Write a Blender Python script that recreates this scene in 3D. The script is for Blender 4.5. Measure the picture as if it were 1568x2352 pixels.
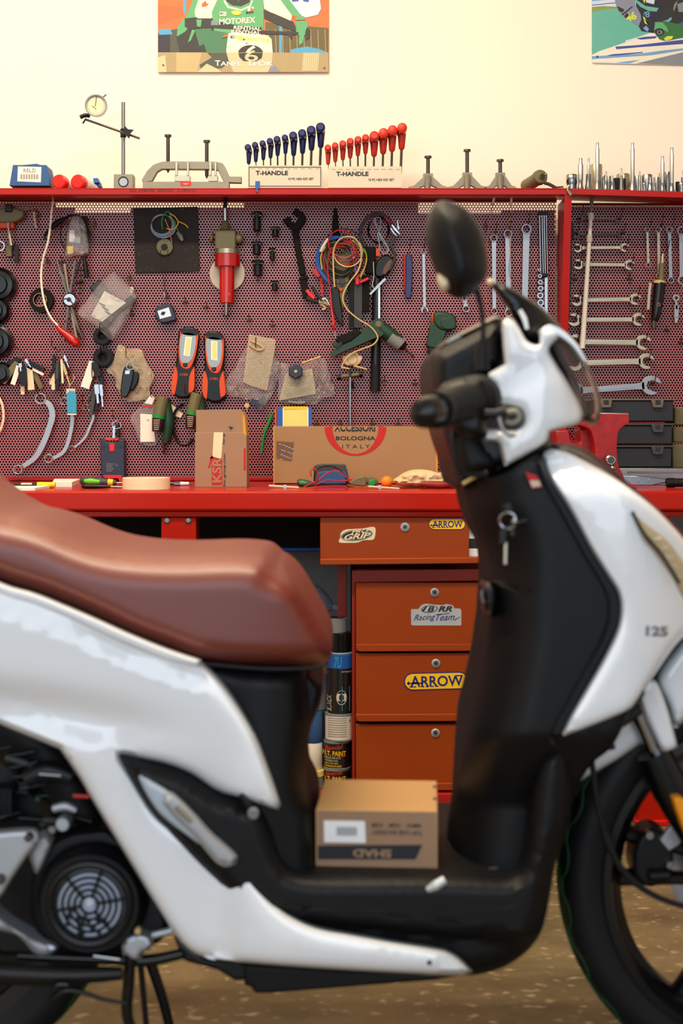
import bpy, math, random
import numpy as np
from mathutils import Vector, noise, geometry
random.seed(7)
for o in list(bpy.data.objects): bpy.data.objects.remove(o, do_unlink=True)
SC = bpy.context.scene
COL = SC.collection
PI = math.pi
# ---------------------------------------------------------------- camera, light, exposure
F, Y0, HC = 3267.0, 1001.0, 0.90        # focal length in pixels (50 mm on 36 mm high film), horizon line, camera height
cam = bpy.data.cameras.new('camera'); co = bpy.data.objects.new('camera', cam); COL.objects.link(co)
co.location = (0, 0, HC); co.rotation_euler = (PI/2, 0, 0)
cam.sensor_width = 36; cam.lens = 50.0; cam.sensor_fit = 'AUTO'; cam.shift_y = -(1176-Y0)/2352
cam.dof.use_dof = True; cam.dof.focus_distance = 3.85; cam.dof.aperture_fstop = 4.5; cam.clip_start = 0.05
SC.camera = co
SC.view_settings.view_transform = 'Standard'; SC.view_settings.look = 'None'
SC.view_settings.gamma = 1; SC.view_settings.use_curve_mapping = False
SC.view_settings.exposure = -0.30
W = bpy.data.worlds.new('world'); SC.world = W; W.use_nodes = True
W.node_tree.nodes['Background'].inputs[0].default_value = (0.80, 0.88, 1.0, 1)
W.node_tree.nodes['Background'].inputs[1].default_value = 0.6
def area(name, loc, rot, sx, sy, power, col):
    l = bpy.data.lights.new(name, 'AREA'); l.shape = 'RECTANGLE'; l.size = sx; l.size_y = sy; l.energy = power; l.color = col
    o = bpy.data.objects.new(name, l); COL.objects.link(o); o.location = loc; o.rotation_euler = rot
    return o
area('daylight_door', (-0.6, -2.35, 1.75), (PI/2, 0, 0), 4.6, 2.5, 122, (0.79, 0.895, 1.0))        # open garage door behind the camera
area('ceiling_tube', (-0.9, 2.95, 2.93), (0.12, 0, 0), 2.4, 0.25, 50, (1.0, 0.79, 0.52))          # tube lamp along the back wall
area('ceiling_tube', (-0.3, 1.75, 2.95), (0, 0, 0), 2.4, 0.25, 108, (1.0, 0.84, 0.62))
SC.cycles.use_denoising = True
SC.cycles.max_bounces = 8; SC.cycles.transparent_max_bounces = 12
SC.cycles.sample_clamp_indirect = 6.0
SC.cycles.caustics_reflective = False; SC.cycles.caustics_refractive = False
# ---------------------------------------------------------------- materials
def lin(c):
    return tuple((x/255/12.92 if x <= 10.3 else ((x/255+.055)/1.055)**2.4) for x in c)
MATS = {}
def mat(name, rgb, rough=.5, metal=0, var=.12, scale=20, bump=0, bscale=None, coat=0, trans=0, alpha=1, emit=0, spec=.5, ior=1.45, crough=.08):
    m = bpy.data.materials.new(name); m.use_nodes = True; nt = m.node_tree; b = nt.nodes['Principled BSDF']
    c = lin(rgb)
    b.inputs['Roughness'].default_value = rough; b.inputs['Metallic'].default_value = metal
    b.inputs['Coat Weight'].default_value = coat; b.inputs['Coat Roughness'].default_value = crough
    b.inputs['Transmission Weight'].default_value = trans; b.inputs['Alpha'].default_value = alpha
    b.inputs['Specular IOR Level'].default_value = spec; b.inputs['IOR'].default_value = ior
    tc = nt.nodes.new('ShaderNodeTexCoord')
    nz = nt.nodes.new('ShaderNodeTexNoise'); nz.inputs['Scale'].default_value = scale; nz.inputs['Detail'].default_value = 5
    nt.links.new(tc.outputs['Object'], nz.inputs['Vector'])
    mx = nt.nodes.new('ShaderNodeMix'); mx.data_type = 'RGBA'
    mx.inputs[6].default_value = tuple(max(0, x*(1-var)) for x in c)+(1,); mx.inputs[7].default_value = tuple(min(1, x*(1+var)) for x in c)+(1,)
    nt.links.new(nz.outputs[0], mx.inputs[0]); nt.links.new(mx.outputs[2], b.inputs['Base Color'])
    if bump:
        n2 = nt.nodes.new('ShaderNodeTexNoise'); n2.inputs['Scale'].default_value = bscale or 300; n2.inputs['Detail'].default_value = 3
        nt.links.new(tc.outputs['Object'], n2.inputs['Vector'])
        bp = nt.nodes.new('ShaderNodeBump'); bp.inputs['Strength'].default_value = bump; bp.inputs['Distance'].default_value = .002
        nt.links.new(n2.outputs[0], bp.inputs['Height']); nt.links.new(bp.outputs[0], b.inputs['Normal'])
    if emit:
        b.inputs['Emission Color'].default_value = c+(1,); b.inputs['Emission Strength'].default_value = emit
    MATS[name] = m; return m
M = MATS
mat('wall', (248, 236, 220), .85, var=.03, scale=3, bump=.15, bscale=60)
mat('ceiling', (235, 232, 225), .9, var=.02)
mat('dado', (128, 142, 152), .6, var=.06, scale=4)
mat('red_bench', (176, 26, 3), .24, var=.12, scale=7, spec=.2)
mat('red_shelf', (164, 20, 7), .35, var=.15, scale=9, spec=.3)
mat('hole_shade', (62, 34, 34), .9, var=.2, spec=.1)  # shade seen through the board holes, as a dull brown
mat('rail_shaded', (120, 10, 6), .6, var=.2, spec=.1)  # shelf's shadow put into a darker red for the rails
mat('plate_grey', (176, 190, 206), .3)
mat('drawer', (152, 62, 14), .42, var=.10, scale=5, bump=.05, spec=.25)
mat('drawer_frame', (140, 34, 14), .4, var=.1, scale=6)
mat('red_plain', (205, 20, 16), .35)
mat('red_gloss', (172, 12, 8), .25, coat=.4)
mat('red_cast', (150, 11, 7), .42, var=.45, scale=30, bump=.4, bscale=60)
mat('white_gloss', (236, 240, 246), .22, var=.01, coat=1, crough=.05)
mat('black_body', (11, 12, 15), .48, var=.10, scale=40, bump=.12, bscale=900, spec=.3)
mat('black_trim', (14, 15, 17), .38, var=.1, spec=.35)
mat('black_gloss', (9, 10, 12), .24, var=.1, spec=.4)
mat('rubber', (18, 19, 21), .55, var=.12, scale=30, spec=.3)
mat('tyre_green', (16, 88, 44), .6)
mat('black_matte', (22, 20, 18), .75, var=.2, spec=.2)
mat('iron_plate', (38, 34, 30), .75, metal=.1, var=.2, scale=15)
mat('seat_leather', (112, 45, 33), .46, var=.06, scale=12, bump=.12, bscale=700, spec=.6, coat=.5, crough=.36)
mat('seam', (98, 38, 32), .6)
mat('lens_smoke', (196, 184, 156), .25, metal=.45)
mat('chrome', (146, 148, 151), .18, metal=1, var=.03)
mat('steel', (150, 150, 148), .32, metal=1, var=.08, scale=40)
mat('steel_blue', (156, 162, 168), .38, metal=.7, var=.06, scale=40)
mat('steel_warm', (176, 168, 146), .34, metal=.8, var=.08, scale=40)
mat('dark_steel', (84, 78, 72), .4, metal=.8, var=.2, scale=60)
mat('brass_hook', (92, 66, 48), .4, metal=.8, var=.2)
mat('alu_cast', (134, 130, 116), .5, metal=.6, var=.12, scale=30, bump=.2, bscale=200)
mat('gold_tube', (196, 170, 110), .35, var=.1)
mat('cardboard', (156, 124, 98), .85, var=.10, scale=8, bump=.12, bscale=120)
mat('cardboard_b', (162, 126, 88), .85, var=.14, scale=6, bump=.12, bscale=120)
mat('cardboard_edge', (206, 150, 62), .8, var=.1)
mat('cardboard_top', (200, 154, 100), .85, var=.06, scale=6)
mat('cream', (232, 214, 176), .6, var=.04)
mat('maroon_dark', (56, 22, 22), .5)
mat('ivory', (232, 226, 208), .4, var=.03)
mat('paper', (238, 232, 220), .8, var=.03)
mat('stand_white', (206, 196, 176), .6, var=.08, scale=18)
mat('white', (240, 240, 240), .5, var=.02)
mat('ink', (30, 32, 40), .6)
mat('ink_red', (186, 24, 20), .6)
mat('ink_grey', (120, 122, 126), .6)
mat('navy', (26, 36, 92), .35, var=.12)
mat('navy_dark', (34, 44, 66), .45, var=.1)
mat('blue', (30, 84, 168), .4)
mat('blue_light', (70, 140, 200), .45)
mat('cyan', (40, 150, 186), .3)
mat('key_red', (204, 48, 26), .38, var=.1)
mat('orange', (206, 70, 12), .5)
mat('orange_ball', (240, 130, 22), .45, var=.1)
mat('yellow', (238, 192, 20), .5)
mat('yellow_pale', (232, 214, 120), .6)
mat('green', (30, 132, 54), .45)
mat('lime', (96, 190, 20), .45)
mat('drill_green', (17, 56, 37), .5, var=.15, scale=25)
mat('olive', (104, 98, 64), .5, var=.25, scale=30)
mat('grey', (118, 120, 120), .55, var=.1)
mat('grey_dark', (58, 60, 62), .55, var=.15)
mat('grey_blue', (140, 160, 172), .45, var=.05)
mat('organizer', (30, 33, 38), .5, var=.1, bump=.1)
mat('organizer_trim', (100, 92, 80), .55)
mat('led', (226, 214, 130), .4)
mat('lens_silver', (124, 124, 118), .2, metal=.7, var=.05)
mat('red_cap', (226, 30, 22), .35, coat=.3)
mat('blue_label', (42, 84, 138), .6)
mat('silver_label', (196, 202, 206), .35, metal=.4)
mat('sticker_yellow', (250, 200, 10), .45, var=.03)
mat('sticker_blue', (34, 34, 120), .45)
mat('amber', (250, 150, 10), .25, coat=.5)
mat('cloth', (206, 180, 140), .95, var=.15, scale=25, bump=.5, bscale=150)
mat('maroon', (130, 30, 28), .5)
mat('can_black', (18, 18, 20), .3, coat=.3)
mat('can_grey', (120, 124, 126), .5)
mat('can_label', (226, 218, 206), .6)
mat('engine', (20, 23, 26), .4, metal=.3, var=.3, scale=20, bump=.3, bscale=40)
mat('engine_alu', (176, 182, 190), .45, metal=.6, var=.12, scale=30)
mat('fan_silver', (190, 202, 222), .4, metal=.3, var=.05)
mat('piston', (226, 190, 140), .5, metal=.3, var=.3, scale=40)
mat('disc_steel', (160, 164, 172), .3, metal=1)
mat('copper', (180, 90, 50), .3, metal=.8)
for n, c in dict(p_brown=(196, 108, 50), p_dark=(70, 74, 60), p_green=(88, 168, 112), p_green2=(60, 120, 84), p_white=(232, 226, 208), p_flag=(200, 214, 232),
                 p_blue=(70, 160, 210), p_band=(190, 168, 120), p_band2=(168, 148, 104), p_band3=(208, 190, 148), p_black=(40, 40, 38), p_orange=(226, 98, 48), p_net=(96, 84, 40), p_teal=(96, 176, 160),
                 p_grass=(136, 150, 70), p_grey=(128, 134, 146), p_navy=(34, 32, 54), p_sblue=(60, 78, 160), p_sky=(110, 160, 210), p_lime=(200, 220, 60), p_dgreen=(50, 110, 60), p_helm=(130, 136, 160), p_skin=(190,150,120)).items():
    mat(n, c, .45, var=.06, scale=30)
def floor_mat():
    m = mat('floor', (112, 90, 64), .42, var=0, scale=2)
    nt = m.node_tree; b = nt.nodes['Principled BSDF']; tc = nt.nodes.new('ShaderNodeTexCoord')
    mp = nt.nodes.new('ShaderNodeMapping'); mp.inputs['Scale'].default_value = (1.2, 2.2, 1); nt.links.new(tc.outputs['Object'], mp.inputs[0])
    n1 = nt.nodes.new('ShaderNodeTexNoise'); n1.inputs['Scale'].default_value = 3.0; n1.inputs['Detail'].default_value = 9; n1.inputs['Roughness'].default_value = .62
    nt.links.new(mp.outputs[0], n1.inputs['Vector'])
    r = nt.nodes.new('ShaderNodeValToRGB'); nt.links.new(n1.outputs[0], r.inputs[0])
    e = r.color_ramp.elements; e[0].position = .32; e[0].color = lin((84, 73, 54))+(1,); e[1].position = .62; e[1].color = lin((122, 107, 78))+(1,)
    n = r.color_ramp.elements.new(.78); n.color = lin((156, 142, 110))+(1,)
    n3 = nt.nodes.new('ShaderNodeTexNoise'); n3.inputs['Scale'].default_value = 34; n3.inputs['Detail'].default_value = 4
    nt.links.new(mp.outputs[0], n3.inputs['Vector'])
    r3 = nt.nodes.new('ShaderNodeValToRGB'); nt.links.new(n3.outputs[0], r3.inputs[0]); r3.color_ramp.elements[0].position = .60; r3.color_ramp.elements[1].position = .70
    r3.color_ramp.elements[1].color = (.7, .7, .7, 1)
    mx = nt.nodes.new('ShaderNodeMix'); mx.data_type = 'RGBA'; nt.links.new(r3.outputs[0], mx.inputs[0]); nt.links.new(r.outputs[0], mx.inputs[6]); mx.inputs[7].default_value = lin((186, 170, 138))+(1,)
    nt.links.new(mx.outputs[2], b.inputs['Base Color'])
floor_mat()
PITCH, ROWP, HOLE_R = 0.00835, 0.00713, 0.00290
def board_mat():
    m = mat('red_board', (158, 22, 26), .50, var=.14, scale=6, spec=1.0, coat=1, crough=.42)
    nt = m.node_tree; L = nt.links; b = nt.nodes['Principled BSDF']
    g = nt.nodes.new('ShaderNodeNewGeometry'); sp = nt.nodes.new('ShaderNodeSeparateXYZ'); L.new(g.outputs['Position'], sp.inputs[0])
    def mth(op, a, bb=None, c=None):
        n = nt.nodes.new('ShaderNodeMath'); n.operation = op
        for i, v in enumerate((a, bb, c)):
            if v is None: continue
            if isinstance(v, (int, float)): n.inputs[i].default_value = v
            else: L.new(v, n.inputs[i])
        return n.outputs[0]
    b.inputs['Coat IOR'].default_value = 1.82
    row = mth('DIVIDE', sp.outputs['Z'], ROWP); ri = mth('ROUND', row); dz = mth('MULTIPLY', mth('SUBTRACT', row, ri), ROWP)
    par = mth('MULTIPLY', mth('PINGPONG', ri, 1.0), .5)
    cx = mth('ADD', mth('DIVIDE', sp.outputs['X'], PITCH), par); dx = mth('MULTIPLY', mth('SUBTRACT', cx, mth('ROUND', cx)), PITCH)
    d = mth('SQRT', mth('ADD', mth('MULTIPLY', dx, dx), mth('MULTIPLY', dz, dz)))
    L.new(mth('GREATER_THAN', d, HOLE_R), b.inputs['Alpha'])
board_mat()
def film_mat(name, rgb, vis, bump=.8, blend=.22, tint=(.98, .975, .965)):
    m = bpy.data.materials.new(name); m.use_nodes = True; nt = m.node_tree; nt.nodes.clear(); L = nt.links
    out = nt.nodes.new('ShaderNodeOutputMaterial'); tr = nt.nodes.new('ShaderNodeBsdfTransparent'); gl = nt.nodes.new('ShaderNodeBsdfGlossy'); df = nt.nodes.new('ShaderNodeBsdfDiffuse')
    gl.inputs['Roughness'].default_value = .12; df.inputs[0].default_value = lin(rgb)+(1,); tr.inputs[0].default_value = tint+(1,)
    fr = nt.nodes.new('ShaderNodeLayerWeight'); fr.inputs['Blend'].default_value = blend
    nz = nt.nodes.new('ShaderNodeTexNoise'); nz.inputs['Scale'].default_value = 30; nz.inputs['Detail'].default_value = 3
    tc = nt.nodes.new('ShaderNodeTexCoord'); L.new(tc.outputs['Object'], nz.inputs['Vector'])
    bp = nt.nodes.new('ShaderNodeBump'); bp.inputs['Strength'].default_value = bump; bp.inputs['Distance'].default_value = .01; L.new(nz.outputs[0], bp.inputs['Height'])
    L.new(bp.outputs[0], gl.inputs['Normal']); L.new(bp.outputs[0], fr.inputs['Normal'])
    m1 = nt.nodes.new('ShaderNodeMixShader'); m1.inputs[0].default_value = vis; L.new(tr.outputs[0], m1.inputs[1]); L.new(df.outputs[0], m1.inputs[2])
    m2 = nt.nodes.new('ShaderNodeMixShader'); L.new(fr.outputs['Fresnel'], m2.inputs[0]); L.new(m1.outputs[0], m2.inputs[1]); L.new(gl.outputs[0], m2.inputs[2]); L.new(m2.outputs[0], out.inputs[0])
    MATS[name] = m
film_mat('film', (250, 246, 240), .09)
film_mat('film_warm', (238, 222, 180), .26)
film_mat('lens_clear', (240, 235, 228), .03, 0, .10, (.86, .80, .76))
# ---------------------------------------------------------------- mesh helpers
def P(x, y, D): return Vector(((x-784)/F*D, D, HC+(Y0-y)/F*D))
def z(Z, pts): return [(Z[0]+p[0]/Z[2], Z[1]+p[1]/Z[2])+tuple(p[2:]) for p in pts]
ZA, ZB, ZC, ZD, ZE, ZF, ZG = (0, 180, 2.8), (500, 250, 2.8), (1000, 250, 2.7606), (0, 620, 3.2667), (380, 620, 3.2667), (700, 620, 3.92), (930, 430, 2.4577)
ZH, ZI, ZJ, ZK, ZL, ZM, ZN = (0, 440, 6.1875), (640, 460, 5.2267), (1280, 300, 5.4444), (1060, 440, 6.0308), (0, 1060, 3.2667), (1270, 880, 5.2617), (680, 1160, 3.3609)
def smooth_path(pts, step=None, closed=False, n=6):
    """Catmull-Rom through pts (tuples of 2 or 3); a point ending in 'c' stays a corner."""
    Q = [(tuple(p[:-1]) if p[-1] == 'c' else tuple(p), p[-1] == 'c') for p in pts]
    N = len(Q); out = []
    for i in range(N if closed else N-1):
        p1, c1 = Q[i]; p2, c2 = Q[(i+1) % N]
        p0 = Q[(i-1) % N][0] if (closed or i > 0) and not c1 else p1
        p3 = Q[(i+2) % N][0] if (closed or i < N-2) and not c2 else p2
        L = math.dist(p1, p2); k = max(1, int(L/step)) if step else n
        for j in range(k):
            t = j/k
            out.append(tuple(.5*(2*b+(-a+c)*t+(2*a-5*b+4*c-d)*t*t+(-a+3*b-3*c+d)*t**3) for a, b, c, d in zip(p0, p1, p2, p3)))
    if not closed: out.append(Q[-1][0])
    return out
def wl(o):
    v = Vector((0, 0, 0))
    while o is not None: v = v+o.location; o = o.parent
    return v
class MB:
    def __init__(s): s.v = []; s.f = []; s.mi = []; s.mats = []; s.cur = 0
    def use(s, name):
        if name not in s.mats: s.mats.append(name)
        s.cur = s.mats.index(name); return s
    def add(s, vs, fs):
        b = len(s.v); s.v += [Vector(v) for v in vs]; s.f += [tuple(b+i for i in f) for f in fs]; s.mi += [s.cur]*len(fs); return s
    def box(s, x0, y0, z0, x1, y1, z1):
        v = [(x, y, q) for q in (z0, z1) for x, y in ((x0, y0), (x1, y0), (x1, y1), (x0, y1))]
        return s.add(v, [(3, 2, 1, 0), (4, 5, 6, 7), (0, 1, 5, 4), (1, 2, 6, 5), (2, 3, 7, 6), (3, 0, 4, 7)])
    def pbox(s, x0, y0, x1, y1, D, t):
        a = P(x0, y1, D); b = P(x1, y0, D); return s.box(a.x, D, a.z, b.x, D+t, b.z)
    def prism(s, pts, D, t, k=1.0):
        """polygon in the picture plane at depth D, pushed back by t; k < 1 shrinks the back"""
        q = [P(p[0], p[1], D) for p in pts]; n = len(q)
        area_ = sum(q[i].x*q[(i+1) % n].z-q[(i+1) % n].x*q[i].z for i in range(n))
        if area_ < 0: q.reverse()
        c = sum(q, Vector())/n
        bk = [Vector((c.x+(v.x-c.x)*k, D+t, c.z+(v.z-c.z)*k)) for v in q]
        return s.add(q+bk, [tuple(range(n)), tuple(range(2*n-1, n-1, -1))]+[(i, n+i, n+(i+1) % n, (i+1) % n) for i in range(n)])
    def face(s, pts, D):
        q = [P(p[0], p[1], D) for p in pts]; n = len(q)
        if sum(q[i].x*q[(i+1) % n].z-q[(i+1) % n].x*q[i].z for i in range(n)) < 0: q.reverse()
        return s.add(q, [tuple(range(n))])
    def annulus(s, cx, cy, ro, ri, D, t, n=28):
        vs = []
        for dd in (D, D+t):
            for r in (ro, ri):
                for i in range(n):
                    a = 2*PI*i/n; p = P(cx+r*math.cos(a), cy-r*math.sin(a), D); vs.append((p.x, dd, p.z))
        fs = []
        for i in range(n):
            j = (i+1) % n
            fs += [(i, j, n+j, n+i), (2*n+j, 2*n+i, 3*n+i, 3*n+j), (j, i, 2*n+i, 2*n+j), (n+i, n+j, 3*n+j, 3*n+i)]
        return s.add(vs, fs)
    def tube(s, pts, r, n=8, closed=False, flat=1.0):
        pts = [Vector(p) for p in pts]; N = len(pts)
        rs = r if isinstance(r, (list, tuple)) else [r]*N
        if len(rs) != N: rs = [rs[min(len(rs)-1, int(i*len(rs)/N))] if False else np.interp(i/(N-1), np.linspace(0, 1, len(rs)), rs) for i in range(N)]
        up = None; vs = []
        for i in range(N):
            a = pts[(i-1) % N] if (closed or i) else pts[0]; b = pts[(i+1) % N] if (closed or i < N-1) else pts[-1]
            t = (b-a)
            t = t.normalized() if t.length > 1e-9 else Vector((0, 0, 1))
            if up is None: up = t.cross(Vector((0, 1, 0)));  up = up.normalized() if up.length > .05 else t.cross(Vector((1, 0, 0))).normalized()
            up = (up-t*up.dot(t)).normalized(); w = t.cross(up)
            for k in range(n):
                g = 2*PI*k/n; vs.append(pts[i]+up*(math.cos(g)*rs[i])+w*(math.sin(g)*rs[i]*flat))
        fs = []
        for i in range(N if closed else N-1):
            j = (i+1) % N
            for k in range(n): fs.append((i*n+k, i*n+(k+1) % n, j*n+(k+1) % n, j*n+k))
        if not closed: fs += [tuple(range(n-1, -1, -1)), tuple((N-1)*n+k for k in range(n))]
        return s.add(vs, fs)
    def ptube(s, pts, D, rpx, n=8, smooth=True, closed=False, flat=1.0, k=5):
        """tube whose path is given as picture points (x, y) or (x, y, nearer-by)"""
        q = [(p[0], p[1], p[2] if len(p) > 2 else 0.0) for p in pts]
        if smooth and len(q) > 2: q = smooth_path(q, n=k, closed=closed)
        w = [P(p[0], p[1], D-p[2]) for p in q]
        rr = [x*D/F for x in rpx] if isinstance(rpx, (list, tuple)) else rpx*D/F
        return s.tube(w, rr, n, closed, flat)
    def lathe(s, prof, o, ax=(0, 0, 1), n=24, ring=False):
        """prof: (radius, height along the axis) in metres"""
        o = Vector(o); ax = Vector(ax).normalized(); u = ax.orthogonal().normalized(); w = ax.cross(u); vs = []; fs = []
        for r, h in prof:
            for k in range(n):
                g = 2*PI*k/n; vs.append(o+ax*h+(u*math.cos(g)+w*math.sin(g))*r)
        m = len(prof)
        for i in range(m-1):
            for k in range(n): fs.append((i*n+k, i*n+(k+1) % n, (i+1)*n+(k+1) % n, (i+1)*n+k))
        if abs(prof[0][0]-prof[-1][0])+abs(prof[0][1]-prof[-1][1]) < 1e-9 or ring: return s.add(vs, fs)
        if prof[0][0] > 1e-6: fs.append(tuple(range(n-1, -1, -1)))
        if prof[-1][0] > 1e-6: fs.append(tuple((m-1)*n+k for k in range(n)))
        return s.add(vs, fs)
    def disc(s, cx, cy, r, D, t, n=24, e=.15):
        """round knob facing the room, front at D"""
        R = r*D/F; h = min(t, R)*e; p = P(cx, cy, D)
        return s.lathe([(0, t), (R, t), (R, h), (R-h, 0), (0, 0)], p, (0, 1, 0), n)
    def torus(s, c, R, r, ax=(0, 1, 0), n=36, m=12, sq=1.0):
        c = Vector(c); ax = Vector(ax).normalized(); u = ax.orthogonal().normalized(); w = ax.cross(u); vs = []; fs = []
        for i in range(n):
            a = 2*PI*i/n; d = u*math.cos(a)+w*math.sin(a)
            for k in range(m):
                g = 2*PI*k/m; vs.append(c+d*(R+r*math.cos(g))+ax*(r*sq*math.sin(g)))
        for i in range(n):
            for k in range(m): fs.append((i*m+k, i*m+(k+1) % m, ((i+1) % n)*m+(k+1) % m, ((i+1) % n)*m+k))
        return s.add(vs, fs)
    def ball(s, c, r, sx=1, sy=1, sz=1, n=16):
        c = Vector(c); vs = [(c.x, c.y, c.z+r*sz)]; fs = []; m = n//2
        for i in range(1, m):
            a = PI*i/m
            for k in range(n): g = 2*PI*k/n; vs.append((c.x+r*sx*math.sin(a)*math.cos(g), c.y+r*sy*math.sin(a)*math.sin(g), c.z+r*sz*math.cos(a)))
        vs.append((c.x, c.y, c.z-r*sz)); L = len(vs)-1
        for k in range(n): fs += [(0, 1+k, 1+(k+1) % n), (L, 1+(m-2)*n+(k+1) % n, 1+(m-2)*n+k)]
        for i in range(m-2):
            for k in range(n): fs.append((1+i*n+k, 1+(i+1)*n+k, 1+(i+1)*n+(k+1) % n, 1+i*n+(k+1) % n))
        return s.add(vs, fs)
    def ribbon(s, pts, w, D, t, smooth=True):
        """flat bar of width w (px, one or a list) along picture points"""
        q = smooth_path(pts, n=6) if smooth and len(pts) > 2 else [tuple(p[:2]) for p in pts]
        n = len(q); L = []; R = []
        for i in range(n):
            a = q[max(0, i-1)]; b = q[min(n-1, i+1)]; dx, dy = b[0]-a[0], b[1]-a[1]; l = math.hypot(dx, dy) or 1
            ww = (np.interp(i/(n-1), np.linspace(0, 1, len(w)), w) if isinstance(w, (list, tuple)) else w)/2
            L.append((q[i][0]-dy/l*ww, q[i][1]+dx/l*ww)); R.append((q[i][0]+dy/l*ww, q[i][1]-dx/l*ww))
        a = [P(*p, D) for p in L]; b = [P(*p, D) for p in R]; yb = Vector((0, t, 0)); vs = []
        for i in range(n): vs += [a[i], b[i], b[i]+yb, a[i]+yb]
        fs = [(0, 1, 2, 3), (4*n-1, 4*n-2, 4*n-3, 4*n-4)]
        for i in range(n-1):
            k = 4*i
            for e in range(4): fs.append((k+e, k+4+e, k+4+(e+1) % 4, k+(e+1) % 4))
        return s.add(vs, fs)
    def text(s, body, x0, y0, x1, y1, D, rot=0, bold=0, fn=None, shear=0, t=.0004):
        """lettering filling the picture box x0..x1, y0..y1 (before rotation about its centre, degrees, counter-clockwise)"""
        c = bpy.data.curves.new('t', 'FONT'); c.body = body; c.size = 1; c.offset = bold; c.shear = shear; c.resolution_u = 3
        o = bpy.data.objects.new('t', c); me = bpy.data.meshes.new_from_object(o)
        V = [v.co.copy() for v in me.vertices]; Fc = [tuple(p.vertices) for p in me.polygons]
        bpy.data.objects.remove(o); bpy.data.curves.remove(c); bpy.data.meshes.remove(me)
        if not V: return s
        ax, bx = min(v.x for v in V), max(v.x for v in V); ay, by = min(v.y for v in V), max(v.y for v in V)
        cx, cy = (x0+x1)/2, (y0+y1)/2; w, h = x1-x0, y1-y0; ca, sa = math.cos(math.radians(rot)), math.sin(math.radians(rot)); out = []
        for v in V:
            u = ((v.x-ax)/(bx-ax)-.5)*w; q = ((v.y-ay)/max(1e-6, by-ay)-.5)*h
            px, py = cx+u*ca-q*sa, cy-(u*sa+q*ca)
            out.append((fn or P)(px, py, D-t))
        return s.add(out, Fc)
    def build(s, name, material=None, parent=None, bevel=0, label=None, angle=38, seg=2, base=None, kind=None, sub=0, flat=False):
        if base is None: base = wl(parent) if parent else Vector((sum(v.x for v in s.v)/len(s.v), sum(v.y for v in s.v)/len(s.v), min(v.z for v in s.v)))
        me = bpy.data.meshes.new(name); me.from_pydata([v-base for v in s.v], [], s.f)
        names = s.mats or [material]
        if not s.mats: s.mi = [0]*len(s.f)
        for n in names: me.materials.append(MATS[n])
        me.polygons.foreach_set('material_index', s.mi)
        if not flat: me.polygons.foreach_set('use_smooth', [True]*len(me.polygons)); me.set_sharp_from_angle(angle=math.radians(angle))
        me.update()
        o = bpy.data.objects.new(name, me); COL.objects.link(o)
        if parent: o.parent = parent
        else: o.location = base
        if bevel:
            b = o.modifiers.new('bevel', 'BEVEL'); b.width = bevel; b.segments = seg; b.limit_method = 'ANGLE'; b.angle_limit = math.radians(40)
        if label: o['label'] = label
        if kind: o['kind'] = kind
        return o
def tag(o, label, cat, group=None):
    if len(label.split()) > 16: print('LONG', label)
    o['label'] = label; o['category'] = cat
    if group: o['group'] = group
    return o
def thing(name, label, cat, loc, group=None):
    o = bpy.data.objects.new(name, None); COL.objects.link(o); o.location = loc; o.empty_display_size = .03
    return tag(o, label, cat, group)
def solo(mb, name, material, label, cat, group=None, **k):
    return tag(mb.build(name, material, None, **k), label, cat, group)
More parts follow.
